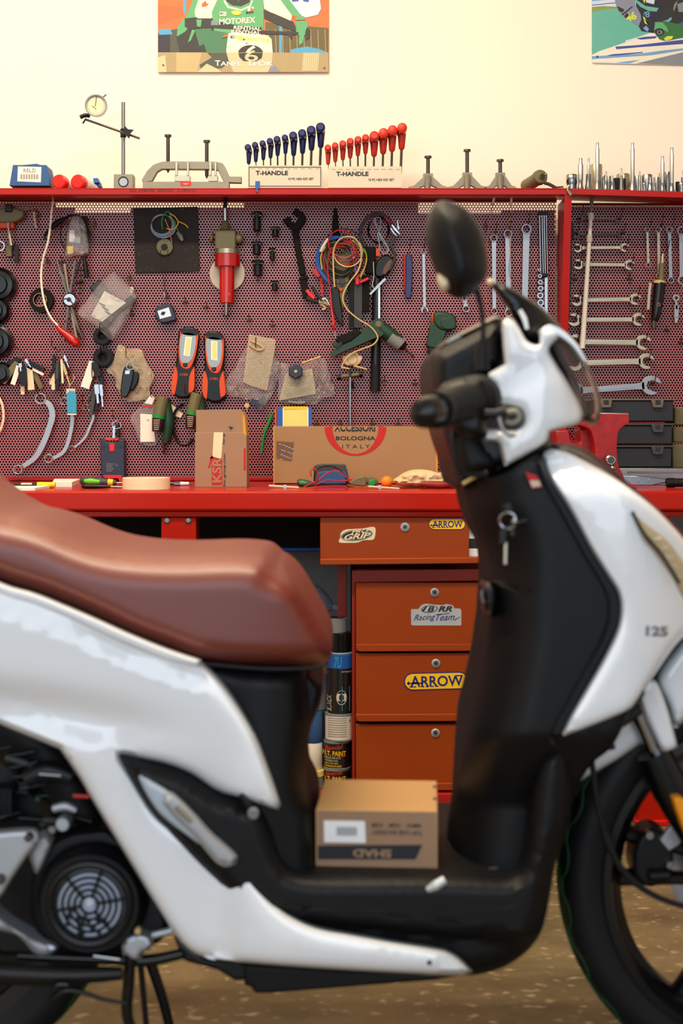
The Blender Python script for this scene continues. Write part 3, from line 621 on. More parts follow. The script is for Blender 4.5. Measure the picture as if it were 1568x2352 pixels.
def p2(mb, D):
    lay = [0]
    def poly(m, pts):
        lay[0] += 1; mb.use(m).face(z(ZQ, pts), D-.00006*lay[0]-.001)
    def tx(m, s, a, b, c, d, r=0, bd=.02, sh=0):
        lay[0] += 1; q = z(ZQ, [(a, b), (c, d)]); mb.use(m).text(s, q[0][0], q[0][1], q[1][0], q[1][1], D-.00006*lay[0]-.001, r, bd, shear=sh, t=0)
    mb.use('p_white').prism([(1358.5, -400), (1760, -400), (1760, 154), (1568, 149.5), (1358.5, 144.5)], D-.001, .001); lay[0] = 2
    poly('p_flag', [(189, -2500), (2800, -2500), (2800, 985), (1568, 980), (189, 945)]); poly('p_grass', [(189, 105), (360, 90), (700, 110), (700, 180), (189, 188)])
    poly('p_sblue', [(189, 72), (600, 30), (600, 42), (189, 84)]); poly('p_sky', [(189, 0), (400, 0), (189, 18)])
    poly('p_teal', [(189, 185), (350, 145), (620, 120), (1050, 430), (1100, 480), (880, 560), (700, 610), (690, 650), (540, 710), (300, 770), (300, 810), (189, 830)])
    poly('p_white', [(300, 775), (700, 640), (1100, 500), (2200, 430), (2200, 800), (900, 955), (189, 940), (189, 830)])
    poly('p_sblue', [(545, 705), (900, 680), (1568, 600), (2200, 540), (2200, 620), (1568, 665), (900, 715), (560, 745)]); poly('p_sblue', [(860, 580), (1000, 555), (1180, 545), (1150, 580), (930, 600)])
    poly('p_sky', [(189, 850), (900, 815), (1200, 770), (1568, 730), (1568, 760), (1100, 835), (189, 895)]); poly('p_sblue', [(400, 845), (500, 820), (960, 785), (960, 800), (560, 842)]); poly('p_sky', [(560, 945), (920, 905), (760, 955)])
    poly('p_grey', [(870, 958), (1568, 790), (2600, 600), (2600, 985), (1568, 982)])
    poly('p_navy', [(820, -1200), (2400, -1200), (2400, 200), (1568, 420), (1120, 500), (940, 470), (900, 400), (930, 300), (860, 120)])
    poly('p_black', [(1150, 0), (1500, -200), (2200, 0), (1900, 330), (1450, 380), (1200, 300), (1280, 100)]); poly('p_teal', [(830, 0), (870, 0), (1000, 90), (1200, 120), (1170, 175), (1050, 165), (920, 100)]); poly('p_flag', [(1000, -50), (1150, -60), (1130, 65), (1010, 35)]); poly('p_lime', [(960, -10), (1000, -10), (985, 55)])
    poly('p_helm', [(545, -300), (800, -300), (850, 70), (930, 220), (935, 300), (900, 390), (700, 280), (620, 200), (560, 100), (540, 0)]); poly('p_black', [(570, 90), (680, 140), (660, 190), (600, 170)]); poly('p_black', [(640, 215), (800, 90), (810, 105), (655, 235)])
    tx('p_lime', '46', 700, 190, 860, 315, 20, .04); tx('p_black', '1', 690, 200, 740, 270, -40, .04); tx('p_sky', '8', 1000, 170, 1065, 262, 0, .01); tx('p_sky', 'P', 978, 178, 1004, 240, 0, .01)
    poly('p_lime', [(960, 250), (990, 260), (1040, 380), (1075, 395), (990, 350)]); poly('p_sky', [(965, 430), (1010, 385), (1055, 440), (1030, 480)])
    poly('p_sky', [(1260, 320), (1330, 300), (1390, 255), (1400, 290), (1340, 345)]); poly('p_sblue', [(1450, 380), (1560, 330), (1800, 330), (1700, 420), (1500, 410)]); poly('p_grey', [(1420, 130), (1440, 60), (1490, 0), (1460, 100), (1430, 170)]); poly('p_grey', [(1480, 60), (2000, -100), (2000, 200), (1500, 180)])
    poly('p_dgreen', [(1140, 330), (1300, 320), (1480, 360), (1700, 400), (1900, 500), (1600, 560), (1300, 620), (1210, 590), (1130, 480)]); poly('p_green', [(1150, 335), (1260, 340), (1330, 420), (1350, 490), (1290, 460), (1180, 430), (1130, 450)]); poly('p_lime', [(1280, 580), (1330, 545), (1420, 545), (1400, 590), (1300, 620)])
    E = lambda cx, cy, a, b: [(cx+a*math.cos(k/14*PI), cy+b*math.sin(k/14*PI)) for k in range(28)]
    poly('p_black', E(1215, 485, 72, 60)); poly('p_grey', E(1215, 490, 40, 32)); poly('p_black', E(1210, 488, 22, 20)); poly('brass_hook', E(272, 854, 16, 14))
poster('motocross_poster', 'poster of a green-clad motocross rider with number 6 plate, pinned above the blue T-handle keys', 0, p1, 0, 0, 0)
poster('track_racing_poster', 'poster of a racing motorcycle on a striped kerb, upper right corner of the wall', 0, p2, 0, 0, 0)
# ---------------------------------------------------------------- things on the long shelf
def shelf_box(mb, x0, y0, x1, D, depth):
    a = P(x0, y0, D); b = P(x1, y0, D); return mb.box(a.x, D, SHT, b.x, D+depth, a.z)
SZ = lambda D: SHT
# blue carton
D = 3.83
r = thing('carton', 'small blue cardboard carton with a white barcode label at the left end of the shelf', 'box', P(65, SH(D), D))
mb = MB().prism(z(ZA, [(60, 690), (82, 556), (296, 556), (300, 560), (318, 640), (318, 690)]), D, .075); mb.prism(z(ZA, [(100, 560), (235, 548), (265, 558)]), D+.02, .05); mb.build('body', 'blue_label', r, bevel=.001)
mb = MB().use('paper').prism(z(ZA, [(115, 566), (266, 570), (262, 668), (111, 662)]), D-.0006, .0006); mb.use('ink_grey').text('RELD', *z(ZA, [(150, 580)])[0], *z(ZA, [(230, 604)])[0], D-.001)
for k in range(22): q = z(ZA, [(128+k*5.6, 616), (128+k*5.6+(1.6, 3, 2.2)[k % 3], 648)]); mb.use('ink').pbox(*q[0], *q[1], D-.001, .0003)
mb.build('label', None, r, flat=True)
for k, (cx, lab) in enumerate(((134, 'red-capped tube lying on the shelf beside the blue carton'), (177, 'red-capped tube lying on the shelf with the small blue peg to its right'))):
    D = 3.815; cz = SHT+.0205; c = P(cx, 0, D); c.z = cz
    r = thing('tube_bottle', lab, 'bottle', (c.x, D+.06, SHT), 'red-capped tubes on the shelf')
    ax = Vector((.22, 1, 0)); R = .0200
    MB().lathe([(0, 0), (R*.8, 0), (R*.97, .003), (R, .008), (R, .026)], c, ax, 28).build('cap', 'red_cap', r)
    MB().lathe([(R*.9, .026), (R*1.02, .03), (R*1.02, .125), (R*.8, .13), (0, .13)], c, ax, 28).build('body', 'can_label', r)
mb = MB().prism(z(ZA, [(597, 642), (627, 640), (632, 668), (602, 672)]), 3.81, .03); mb.use('navy'); mb.mats = ['blue', 'navy']; mb.mi = [0]*len(mb.f)
mb.prism(z(ZA, [(610, 668), (640, 664), (650, 696), (628, 699)]), 3.83, .03)
solo(mb, 'plastic_peg', None, 'tiny blue plastic peg on the shelf between the red-capped tubes and the dial gauge stand', 'peg')
# dial gauge on a magnetic stand
D = 3.85
st = thing('gauge_stand', 'steel magnetic stand holding a round dial gauge on an angled arm', 'gauge stand', P(283, SH(D), D))
bh = SH(D)
mb = MB().pbox(261, 400, 305, bh, D, .045)
mb.build('magnet_base', 'alu_cast', st, bevel=.001); MB().annulus(283, 417, 12, 10, D-.002, .004, 28).build('knob_recess', 'ink', st); MB().disc(283, 418, 10, D-.004, .006, 24).build('switch_knob', 'steel', st)
MB().ptube([(283, 400), (283, 235)], D+.02, 4.6, 14).build('column', 'steel', st)
mb = MB().ptube(z(ZA, [(545, 262), (898, 386)]), D+.008, 2.6, 10); mb.build('arm', 'dark_steel', st)
s_ = []
for i in range(8):
    a = PI*2*i/8+.35; rr = 16 if i % 2 == 0 else 7; s_.append((291+rr*math.cos(a), 303-rr*math.sin(a)))
mb = MB().prism(s_, D-.008, .01); mb.ptube([(283, 296), (283, 316)], D+.02, 7, 10); mb.build('clamp_knob', 'black_trim', st, bevel=.0008)
mb = MB().ptube(z(ZA, [(515, 250), (545, 238), (578, 240)]), D+.004, 5, 8); mb.ptube(z(ZA, [(550, 262), (532, 290)]), D, 2, 8); mb.build('swivel', 'black_trim', st)
dg = MB(); dg.use('chrome').annulus(220, 242, 25.6, 22.5, D-.012, .012, 40); dg.use('dark_steel').disc(220, 242, 24, D-.006, .014, 32); dg.use('cream').disc(220, 242, 23, D-.0075, .002, 36, 0)
dg.use('ink')
for i in range(40):
    a = 2*PI*i/40; r0 = 18.5 if i % 4 else 17; dg.prism([(220+r0*math.cos(a-.012), 242-r0*math.sin(a-.012)), (220+21*math.cos(a-.012), 242-21*math.sin(a-.012)), (220+21*math.cos(a+.012), 242-21*math.sin(a+.012)), (220+r0*math.cos(a+.012), 242-r0*math.sin(a+.012))], D-.0080, .0003)
dg.ptube(z(ZA, [(612, 180), (620, 118)]), D-.0085, .7, 6); dg.ptube(z(ZA, [(592, 176), (618, 198)]), D-.0085, .5, 6); dg.use('steel').ptube(z(ZA, [(662, 118), (682, 102)]), D, 2.6, 8)
dg.build('dial', None, st)
# bridge puller
D = 3.84
bp = thing('bridge_puller', 'cast aluminium bridge puller with two tall dark bolts and a red label', 'puller', P(435, SH(D), D))
o = z(ZA, [(912, 650), (945, 595), (985, 555), (1040, 535), (1100, 533), (1390, 535), (1430, 545), (1450, 575), (1475, 630), (1552, 632), (1552, 672), (1440, 668), (1425, 640), (1400, 590), (1375, 585), (1040, 583), (1010, 600), (975, 662), (915, 668)])
MB().prism(o, D, .02).build('bridge', 'alu_cast', bp, bevel=.0012)
mb = MB(); a, b = z(ZA, [(918, 664), (1472, 694)]); mb.pbox(a[0], a[1], b[0], SH(D-.01), D-.01, .04); mb.build('foot_rail', 'alu_cast', bp, bevel=.001)
for x0, x1 in ((1122, 1220), (1340, 1398)):
    mb = MB(); q = z(ZA, [(x0, 622), (x1, 662)]); mb.pbox(*q[0], *q[1], D-.006, .034)
    q = z(ZA, [(x0+4, 540), (x0+20, 625)]); mb.pbox(*q[0], *q[1], D-.008, .01); q = z(ZA, [(x1-20, 540), (x1-6, 625)]); mb.pbox(*q[0], *q[1], D-.008, .01)
    mb.build('slider', 'steel_warm', bp, bevel=.0008)
mb = MB().pbox(*z(ZA, [(1160, 662)])[0], *z(ZA, [(1228, 692)])[0], D-.0107, .0008); mb.use('red_plain'); mb.mats = ['red_plain']; mb.mi = [0]*len(mb.f); mb.use('cream').pbox(*z(ZA, [(1176, 674)])[0], *z(ZA, [(1212, 676)])[0], D-.0112, .0004).pbox(*z(ZA, [(1182, 680)])[0], *z(ZA, [(1206, 682)])[0], D-.0112, .0004); mb.build('label', None, bp, flat=True)
for x, y0, y1 in ((1080, 358, 612), (1329, 394, 648)):
    (bx, ya), (_, yb) = z(ZA, [(x, y0), (x, y1)]); zt = P(bx, ya, D).z; c = P(bx, yb, D+.01)
    mb = MB().lathe([(0, 0), (.0052, .010), (.0052, zt-c.z-.006), (.0095, zt-c.z-.006), (.0095, zt-c.z), (0, zt-c.z)], c, (0, 0, 1), 6 if False else 14); mb.build('bolt', 'dark_steel', bp)
# T-handle hex key sets
def hexset(x0, x1, ytop, keys, hmat, cname, D, lab, fr):
    r = thing('key_stand', lab, 'tool stand', P((x0+x1)/2, SH(D), D))
    mb = MB().pbox(x0, ytop+5, x1, SH(D), D, .05); mb.build('block', 'grey_dark', r, bevel=.001)
    mb = MB().use('stand_white').pbox(x0, ytop, x1, SH(D)-6, D-.003, .003)
    if fr:
        for a, b, c, d in ((x0+2, ytop+3, x1-2, ytop+4.6), (x0+2, SH(D)-10.5, x1-2, SH(D)-9), (x0+2, ytop+3, x0+3.6, SH(D)-9), (x1-3.6, ytop+3, x1-2, SH(D)-9)): mb.use('ink').pbox(a, b, c, d, D-.0035, .0004)
    mb.use('ink').text('T-HANDLE', x0+18, ytop+12, x0+92, ytop+22, D-.0034, 0, .035); mb.text('10 PC HEX KEY SET', x0+(93 if fr else 92), ytop+(28 if fr else 28), x0+151, ytop+33.5, D-.0034, 0, .02)
    for k in range(10): mb.text('%d mm' % (k+2), x0+7+k*16.4, ytop+5.6, x0+16+k*16.4, ytop+8, D-.0034)
    mb.build('front_plate', None, r, flat=True)
    for k, (x, yh, yb, rr) in enumerate(keys):
        x, yh = x, yh; c = P(x, ytop, D+.02); R = rr*(D)/F; top = P(x, yh, D+.02)
        lean = (k-4.5)*.0006
        kk = thing('hex_key', '%s T-handle hex key, %s in the %s stand' % (cname, ('shortest, leftmost', 'second from the left', 'third from the left', 'fourth from the left', 'fifth from the left', 'fifth from the right', 'fourth from the right', 'third from the right', 'second from the right', 'tallest, rightmost')[k], cname), 'hex key', c, cname+' T-handle hex keys')
        hb = P(x, yb, D+.02); MB().tube([(c.x, D+.02, c.z-.02), (hb.x+lean, D+.02, hb.z+.004)], .0012+k*.00028, 8).build('shaft', 'dark_steel', kk)
        Lh = top.z-hb.z
        mb = MB().lathe([(R*.45, 0), (R*.55, .003), (R*.62, .004), (R*.85, Lh*.75), (R*.8, Lh)], (hb.x+lean, D+.02, hb.z), (.02, 0, 1), 14)
        mb.tube([(top.x+lean, D-.022, top.z), (top.x+lean, D-.018, top.z), (top.x+lean, D+.055, top.z), (top.x+lean, D+.058, top.z)], [R*.6, R, R*.95, R*.6], 16)
        mb.build('handle', hmat, kk)
b_ = [(205, 265, 355, 21), (249, 250, 342, 20), (296, 240, 330, 20), (341, 226, 318, 21), (385, 214, 303, 22), (434, 204, 290, 21), (485, 190, 302, 26), (541, 176, 288, 27), (597, 156, 268, 29), (655, 137, 250, 30)]
hexset(569, 739, 380, [z(ZB, [(x, y)])[0]+(z(ZB, [(x, b)])[0][1], r/2.8) for x, y, b, r in b_], 'navy', 'blue', 3.835, 'white T-handle stand with black border line holding ten blue keys', True)
b_ = [(715, 268, 358, 21), (760, 254, 343, 21), (807, 242, 330, 22), (853, 228, 318, 23), (901, 216, 304, 23), (948, 204, 291, 23), (1002, 192, 306, 31), (1059, 174, 290, 32), (1115, 156, 274, 32), (1175, 141, 262, 32)]
hexset(754, 922, 382, [z(ZB, [(x, y)])[0]+(z(ZB, [(x, b)])[0][1], r/2.8) for x, y, b, r in b_], 'key_red', 'red', 3.835, 'borderless white T-handle stand holding ten red keys', False)
mb = MB().pbox(586, 416, 597, 430, 3.795, .004); mb.pbox(588, 428, 592, 441, 3.794, .002); solo(mb, 'clip', 'blue', 'small blue clip on the shelf edge in front of the blue hex key stand', 'clip')
# three small pullers
for k, (x, yt, w, hy, lab) in enumerate(((983, 357, 45, 398, 'small star-shaped aluminium puller, the one beside the red hex keys'), (1073, 342, 44, 396, 'small star-shaped aluminium puller with the tallest bolt, in the middle of the three'), (1149, 365, 36, 396, 'small star-shaped aluminium puller, the one nearest the grey air tool'))):
    D = 3.84; b = SH(D)
    r = thing('small_puller', lab, 'puller', P(x, b, D+.02), 'small star pullers on the shelf')
    mb = MB(); mb.prism([(x-w, b), (x-w, b-9), (x-w*.72, b-12), (x-11, hy+8), (x-11, hy), (x+11, hy), (x+11, hy+8), (x+w*.72, b-12), (x+w, b-9), (x+w, b), (x+w*.55, b), (x+w*.42, b-7), (x+3, b-14), (x-3, b-14), (x-w*.42, b-7), (x-w*.55, b)], D+.02, .014)
    c = P(x, hy+10, D+.02)
    mb.tube([(c.x, D+.02, c.z), (c.x-.004, D-.015, SHT+.006)], [.010, .006], 8); mb.tube([(c.x-.004, D-.015, SHT+.012), (c.x-.004, D-.015, SHT)], .009, 10); mb.build('body', 'alu_cast', r, bevel=.001)
    zt = P(x, yt, D+.02).z; L = zt-c.z
    MB().lathe([(.0052, -.02), (.0052, L-.006), (.0098, L-.006), (.0102, L-.002), (.009, L), (0, L)], (c.x, D+.027, c.z), (0, 0, 1), 14).build('bolt', 'dark_steel', r)
# grey air tool lying with its nose to the room
D = 3.82; r = thing('air_ratchet', 'worn grey air tool lying nose-out on the shelf beside the divider', 'air tool', P(1240, SH(D), D))
c = P(1243, 405, D); R = .0205
MB().use('olive').lathe([(0, -.006), (R*.35, -.006), (R*.4, 0), (R*.85, .002), (R, .010), (R, .02), (R*.85, .024), (R*.9, .12), (0, .12)], c, (-.20, 1, -.04), 26).build('body', None, r)
mb = MB().use('dark_steel').lathe([(0, -.008), (R*.3, -.008), (R*.3, 0)], c, (-.42, 1, 0), 12); mb.use('steel').ball((c.x+.013, D+.006, c.z+.006), .004); mb.build('nose', None, r)
MB().ptube(z(ZC, [(690, 470), (720, 478), (760, 500)]), D-.002, 4, 8).build('lever', 'dark_steel', r); MB().ptube(z(ZC, [(760, 498), (810, 494)]), D+.01, 2, 8).build('trigger_pin', 'dark_steel', r)
# ---------------------------------------------------------------- sockets and bits on the right shelf
def sock(px, ytop, w, D, kind, lab, ybit=None, wb=None, m='chrome'):
    x = (px-784)/F*D; zb = shR(x)+.0004; zt = P(px, ytop, D).z; R = w/2*D/F; h = zt-zb; mb = MB(); mb.use(m)
    if kind == 'socket': mb.lathe([(R*.86, 0), (R*.9, h*.3), (R*.9, h*.42), (R, h*.5), (R, h*.96), (R*.92, h), (R*.66, h), (R*.66, h*.7), (0, h*.7)], (x, D, zb), (0, 0, 1), 24)
    else: mb.lathe([(R, 0), (R, h*.25), (R*.78, h*.45), (R*.74, h), (0, h)], (x, D, zb), (0, 0, 1), 24)
    if ybit:
        zz = P(px, ybit, D).z-zb; r2 = wb/2*D/F; mb.use('steel' if m != 'black_trim' else 'dark_steel')
        mb.lathe([(r2, h*.9), (r2, zz-.018), (r2*.72, zz-.015), (r2*.7, zz), (0, zz)], (x, D, zb), (0, 0, 1), 6)
        return solo(mb, 'bit_socket', None, lab, 'bit socket', 'bit sockets on the right shelf')
    return solo(mb, 'socket', None, lab, 'socket', 'sockets on the right shelf')
Yj = lambda y: 300+y/5.4444
Xj = lambda x: 1280+x/5.4444
def S(x, yt, w, D, kind, lab, yb=None, wb=None, m='chrome'): sock(Xj(x), Yj(yt), w/5.4444, D, kind, lab, Yj(yb) if yb else None, wb/5.4444 if wb else None, m)
S(178, 552, 140, 3.85, 'socket', 'wide polished socket at the left end of the right-hand shelf')
S(288, 608, 76, 3.83, 'bit', 'polished bit socket with a dark stepped bit, beside the wide socket', 345, 62)
S(388, 545, 92, 3.835, 'bit', 'deep ribbed bit socket with a thin dark bit, third from the left', 345, 34)
S(498, 625, 80, 3.83, 'bit', 'bit socket with the very long bit nearest the divider', 148, 50, 'steel')
S(606, 632, 70, 3.83, 'bit', 'short bit socket just right of the first very long bit', 508, 28)
S(688, 640, 66, 3.83, 'bit', 'short bit socket with a small black bit beside the black square block', 560, 24)
S(798, 560, 50, 3.83, 'bit', 'slim steel bit socket with a rounded flared foot', 466, 28, 'steel')
S(938, 640, 88, 3.83, 'bit', 'bit socket with the very long bit in the middle of the right shelf', 152, 50, 'steel')
S(1028, 640, 44, 3.83, 'bit', 'slim steel bit socket right of the middle very long bit', 508, 26, 'steel')
S(1084, 655, 46, 3.82, 'socket', 'small bright socket, the narrowest of the front row')
S(1160, 650, 86, 3.82, 'bit', 'low bright bit socket with a short stub bit', 580, 34)
S(1216, 656, 44, 3.815, 'bit', 'small low bright bit socket next to the stub bit', 590, 22)
S(1312, 652, 76, 3.83, 'bit', 'bit socket with a medium long bit left of the stacked chrome socket', 318, 48)
S(1428, 658, 76, 3.83, 'bit', 'bit socket with the very long bit nearest the right edge', 210, 50)
S(1550, 655, 74, 3.83, 'socket', 'bright socket at the right edge of the picture')
S(1566, 585, 60, 3.90, 'bit', 'bit socket half out of the picture behind the rightmost socket', 500, 26)
S(575, 560, 60, 3.88, 'socket', 'chrome socket standing behind the short bit sockets')
S(485, 425, 150, 3.93, 'socket', 'tall matt steel impact socket behind the first very long bit', m='steel_warm')
S(640, 570, 60, 3.92, 'socket', 'grey socket behind the first short bit sockets', m='steel')
S(830, 600, 50, 3.88, 'socket', 'black socket behind the slim steel bit', m='black_trim')
S(820, 545, 170, 3.93, 'socket', 'wide matt steel socket in the rear row behind the slim steel bit', m='steel_warm')
S(1000, 565, 90, 3.93, 'socket', 'matt steel socket in the rear row right of the middle long bit', m='steel')
S(1120, 552, 130, 3.93, 'socket', 'wide matt steel socket in the rear row behind the narrowest front socket', m='steel')
S(1240, 585, 76, 3.92, 'socket', 'matt steel socket in the rear row left of the medium long bit', m='steel')
S(1290, 525, 50, 3.93, 'socket', 'grey socket hidden behind the medium long bit', m='steel_warm')
S(1378, 518, 84, 3.88, 'socket', 'tall stepped chrome socket between two long bits')
S(1500, 640, 50, 3.90, 'socket', 'dark socket between the rightmost long bit and the picture edge', m='black_trim')
mb = MB(); x = (Xj(748)-784)/F*3.88; a = P(Xj(706), Yj(590), 3.88); mb.box(a.x, 3.88, shR(x)+.001, P(Xj(786), 0, 3.88).x, 3.91, a.z); solo(mb, 'square_block', 'black_trim', 'black square block standing among the sockets', 'block', bevel=.001)
mb = MB().ptube(z(ZJ, [(150, 690), (128, 705), (128, 745), (150, 775), (178, 800)]), 3.792, 3, 8); mb.ptube(z(ZJ, [(140, 760), (168, 805)]), 3.79, 4, 8); solo(mb, 'wing_clip', 'steel_warm', 'small metal clip hooked over the shelf edge at the divider', 'clip')
# ---------------------------------------------------------------- bare hooks on the boards
def hook_mesh():
    mb = MB(); s = DP/F
    mb.tube([(-7*s, -.004, 0), (7*s, -.004, 0)], .0016, 6); mb.tube([(0, -.004, .001), (0, -.012, -.001), (0, -.014, -12*s)], .0012, 6); mb.tube([(0, -.001, .004), (0, -.002, .010), (-.002, -.024, .016)], .0013, 6)
    mb.tube([(-5*s, -.006, .004), (5*s, -.006, .003)], .0013, 6)
    return mb.build('bare_hook', 'brass_hook', None, base=Vector((0, 0, 0)))
h0 = hook_mesh(); first = True
HOOKS = [((ZH, 680, 1015), 'below the white bent rod, left of the chrome brace'), ((ZH, 880, 1000), 'at the top of the chrome brace'), ((ZH, 1350, 470), 'right of the looped black cable'), ((ZH, 550, 355), 'beside the bent pipe tool'),
 ((ZD, 975, 60), 'under the left corner of the dark iron plate'), ((ZD, 1255, 210), 'just above the tape measure'), ((ZD, 1390, 245), 'first one right of the tape measure'), ((ZE, 307, 280), 'second one right of the tape measure'), ((ZE, 452, 340), 'under the red air tool nozzle'),
 ((ZE, 628, 380), 'first one right of the air tool nozzle'), ((ZE, 804, 420), 'second one right of the air tool nozzle'), ((ZD, 990, 335), 'right of the bag with the printed label'), ((ZF, 718, 1000), 'right of the long black torch'), ((ZF, 990, 1030), 'between the long black torch and the handlebar grip'),
 ((ZG, 955, 520), 'at the left, under the third spanner from the top'), ((ZG, 1265, 520), 'at the right, under the fourth spanner from the top'), ((ZG, 1475, 810), 'right of the fifth spanner, under the die grinder'), ((ZG, 1556, 880), 'at the right edge of the picture'),
 ((ZG, 455, 225), 'between the mirror and the shortest ring spanner'), ((ZF, 110, 1390), 'behind the long carton, next to the yellow book'), ((ZF, 320, 1388), 'behind the long carton, left of the T-handle wrench shaft'), ((ZF, 840, 1388), 'behind the long carton, near its right end'), ((ZF, 605, 1388), 'behind the long carton, right of the T-handle wrench shaft')]
for (Zz, x, y), lab in HOOKS:
    o = h0 if first else h0.copy()
    if not first: COL.objects.link(o)
    first = False
    q = z(Zz, [(x, y)])[0]; o.location = P(q[0], q[1], DP-.002); tag(o, 'bare metal peg hook '+lab, 'hook', 'bare hooks on the tool boards')
# ---------------------------------------------------------------- hanging tools, drawn with d = distance of their front from the board
def B(d): return DP-.004-d
def hang_pin(mb, x, y, d=.02):
    p = P(x, y, DP); mb.tube([(p.x, DP-.001, p.z), (p.x, DP-d-.006, p.z+.003), (p.x+.001, DP-d-.016, p.z+.012), (p.x+.002, DP-d-.022, p.z+.028)], .0013, 6)
def arcpts(cx, cy, r, a0, a1, n=10): return [(cx+r*math.cos(math.radians(a0+(a1-a0)*i/n)), cy-r*math.sin(math.radians(a0+(a1-a0)*i/n))) for i in range(n+1)]
def open_head(cx, cy, r, ang, w=.95, off=15):
    """jaw outline, mouth facing `ang` degrees"""
    g = math.degrees(math.asin(min(.9, w/2))); a = math.radians(ang+off); o = arcpts(cx, cy, r, ang+off+g, ang+off+360-g, 26); dx, dy = math.cos(a), -math.sin(a); nx, ny = -dy, dx; h = r*w/2
    in_ = -.15*r
    return o+[(cx+dx*in_+nx*h, cy+dy*in_+ny*h), (cx+dx*(in_-.28*r)+nx*h*.45, cy+dy*(in_-.28*r)+ny*h*.45), (cx+dx*(in_-.28*r)-nx*h*.45, cy+dy*(in_-.28*r)-ny*h*.45), (cx+dx*in_-nx*h, cy+dy*in_-ny*h)]
def spanner(name, lab, a, b, w, ha, ra, hb, rb, d=.016, t=.006, m='steel_blue', cat='spanner', group=None, offa=15, offb=15, mh=None):
    root = thing(name, lab, cat, P(*a, B(d)), group)
    ang = math.degrees(math.atan2(-(b[1]-a[1]), b[0]-a[0])); L = math.dist(a, b); ux, uy = (b[0]-a[0])/L, (b[1]-a[1])/L
    wa, wb = w if isinstance(w, tuple) else (w, w)
    A = (a[0]+ux*ra*.7, a[1]+uy*ra*.7); Bp = (b[0]-ux*rb*.7, b[1]-uy*rb*.7)
    mb = MB().ribbon([A, (a[0]+ux*ra*1.7, a[1]+uy*ra*1.7), ((a[0]+b[0])/2, (a[1]+b[1])/2), (b[0]-ux*rb*1.7, b[1]-uy*rb*1.7), Bp], [wa*1.3, wa, (wa+wb)/2, wb, wb*1.3], B(d), t)
    mb.ribbon([(a[0]+ux*L*.22, a[1]+uy*L*.22), (a[0]+ux*L*.78, a[1]+uy*L*.78)], wa*.42, B(d)-.0006, .001)
    mb.build('shaft', m, root, bevel=.0012)
    for h, c, r, an, off in ((ha, a, ra, ang+180, offa), (hb, b, rb, ang, offb)):
        if h == 'ring':
            mb = MB().annulus(c[0], c[1], r, r*.70, B(d)-.002, t+.003, 26); mb.build('ring_head', mh or m, root, bevel=.0008)
        elif h == 'open':
            MB().prism(open_head(c[0], c[1], r, an, off=off), B(d), t).build('open_jaw', mh or m, root, bevel=.001)
    return root
# open-ended spanners on the right board
names = ['topmost', 'second from the top', 'third from the top', 'fourth from the top', 'fifth from the top', 'sixth from the top', 'seventh from the top', 'eighth from the top', 'lowest and largest']
data = [((985, 178), (1205, 182), 9, 18, 'dark_steel'), ((965, 265), (1222, 262), 10, 22, 'dark_steel'), ((975, 343), (1240, 340), 17, 26, 'steel_warm'), ((978, 435), (1268, 438), 19, 30, 'steel_warm'), ((970, 638), (1300, 632), 21, 34, 'steel_warm'),
        ((955, 748), (1318, 746), 24, 38, 'steel_warm'), ((965, 872), (1345, 876), 29, 44, 'steel_warm'), ((960, 992), (1362, 982), 31, 46, 'steel_warm'), ((950, 1150), (1390, 1118), 34, 56, 'steel_blue')]
for k, (a, b, w, r, m) in enumerate(data):
    a, b = z(ZG, [a, b]); w /= 2.4577; r /= 2.4577
    o = spanner('open_end_spanner', 'horizontal open-ended spanner on the right board, %s' % names[k], a, b, w, 'open', r, 'open', r, .02+.001*k, .005+.0004*k, m, 'spanner', 'open-ended spanners', offa=-12, offb=-25)
    for q in (a, b):
        mb = MB(); hang_pin(mb, q[0], q[1]-r*.1, .03); mb.ptube([(q[0]-5, q[1]-r*.1), (q[0]+6, q[1]-r*.1)], B(.004), 1.2, 6); mb.build('hanging_hook', 'brass_hook', o)
# ring spanners in the middle
def ringsp(cx1, cy1, r1, cx2, cy2, r2, w, lab, m='steel_blue', d=.02, t=.006, hb='ring', ZZ=ZK, name='ring_spanner', grp='ring spanners left of the divider'):
    s_ = ZZ[2]; a, b = z(ZZ, [(cx1, cy1), (cx2, cy2)])
    o = spanner(name, lab, a, b, tuple(x/s_ for x in (w if isinstance(w, tuple) else (w, w))), 'ring', r1/s_, hb, r2/s_, d, t, m, 'spanner', grp)
    mb = MB(); hang_pin(mb, a[0], a[1]-r1/s_*.5, d+.012); mb.build('hanging_hook', 'brass_hook', o)
ringsp(447, 645, 52, 452, 1655, 46, (58, 48), 'ring spanner with small upper ring, shortest of three left of the socket rail')
ringsp(642, 585, 62, 650, 1680, 55, (76, 66), 'ring spanner behind a copper wire, middle of three left of the socket rail')
ringsp(898, 518, 72, 870, 1640, 62, (90, 78), 'thick ring spanner, the largest and nearest to the socket rail')
ringsp(40, 1480, 40, 62, 1625, 50, (52, 52), 'ring spanner mostly hidden behind the scooter mirror, showing its lower ring')
a, b = z(ZF, [(1068, -170), (1078, 362)])
o = spanner('combination_spanner', 'slim combination spanner with open jaw down, right of the blue and red knife', a, b, 6.4, 'ring', 6.6, 'open', 8.6, .016, .004, 'steel_blue', 'spanner', None)
mb = MB(); hang_pin(mb, a[0], a[1]-3, .028); mb.build('hanging_hook', 'brass_hook', o)
MB().use('ink_grey').text('GEDORE', a[0]+.5, 655, a[0]+3.5, 680, B(.017), -90).build('engraving', None, o, flat=True) if False else None
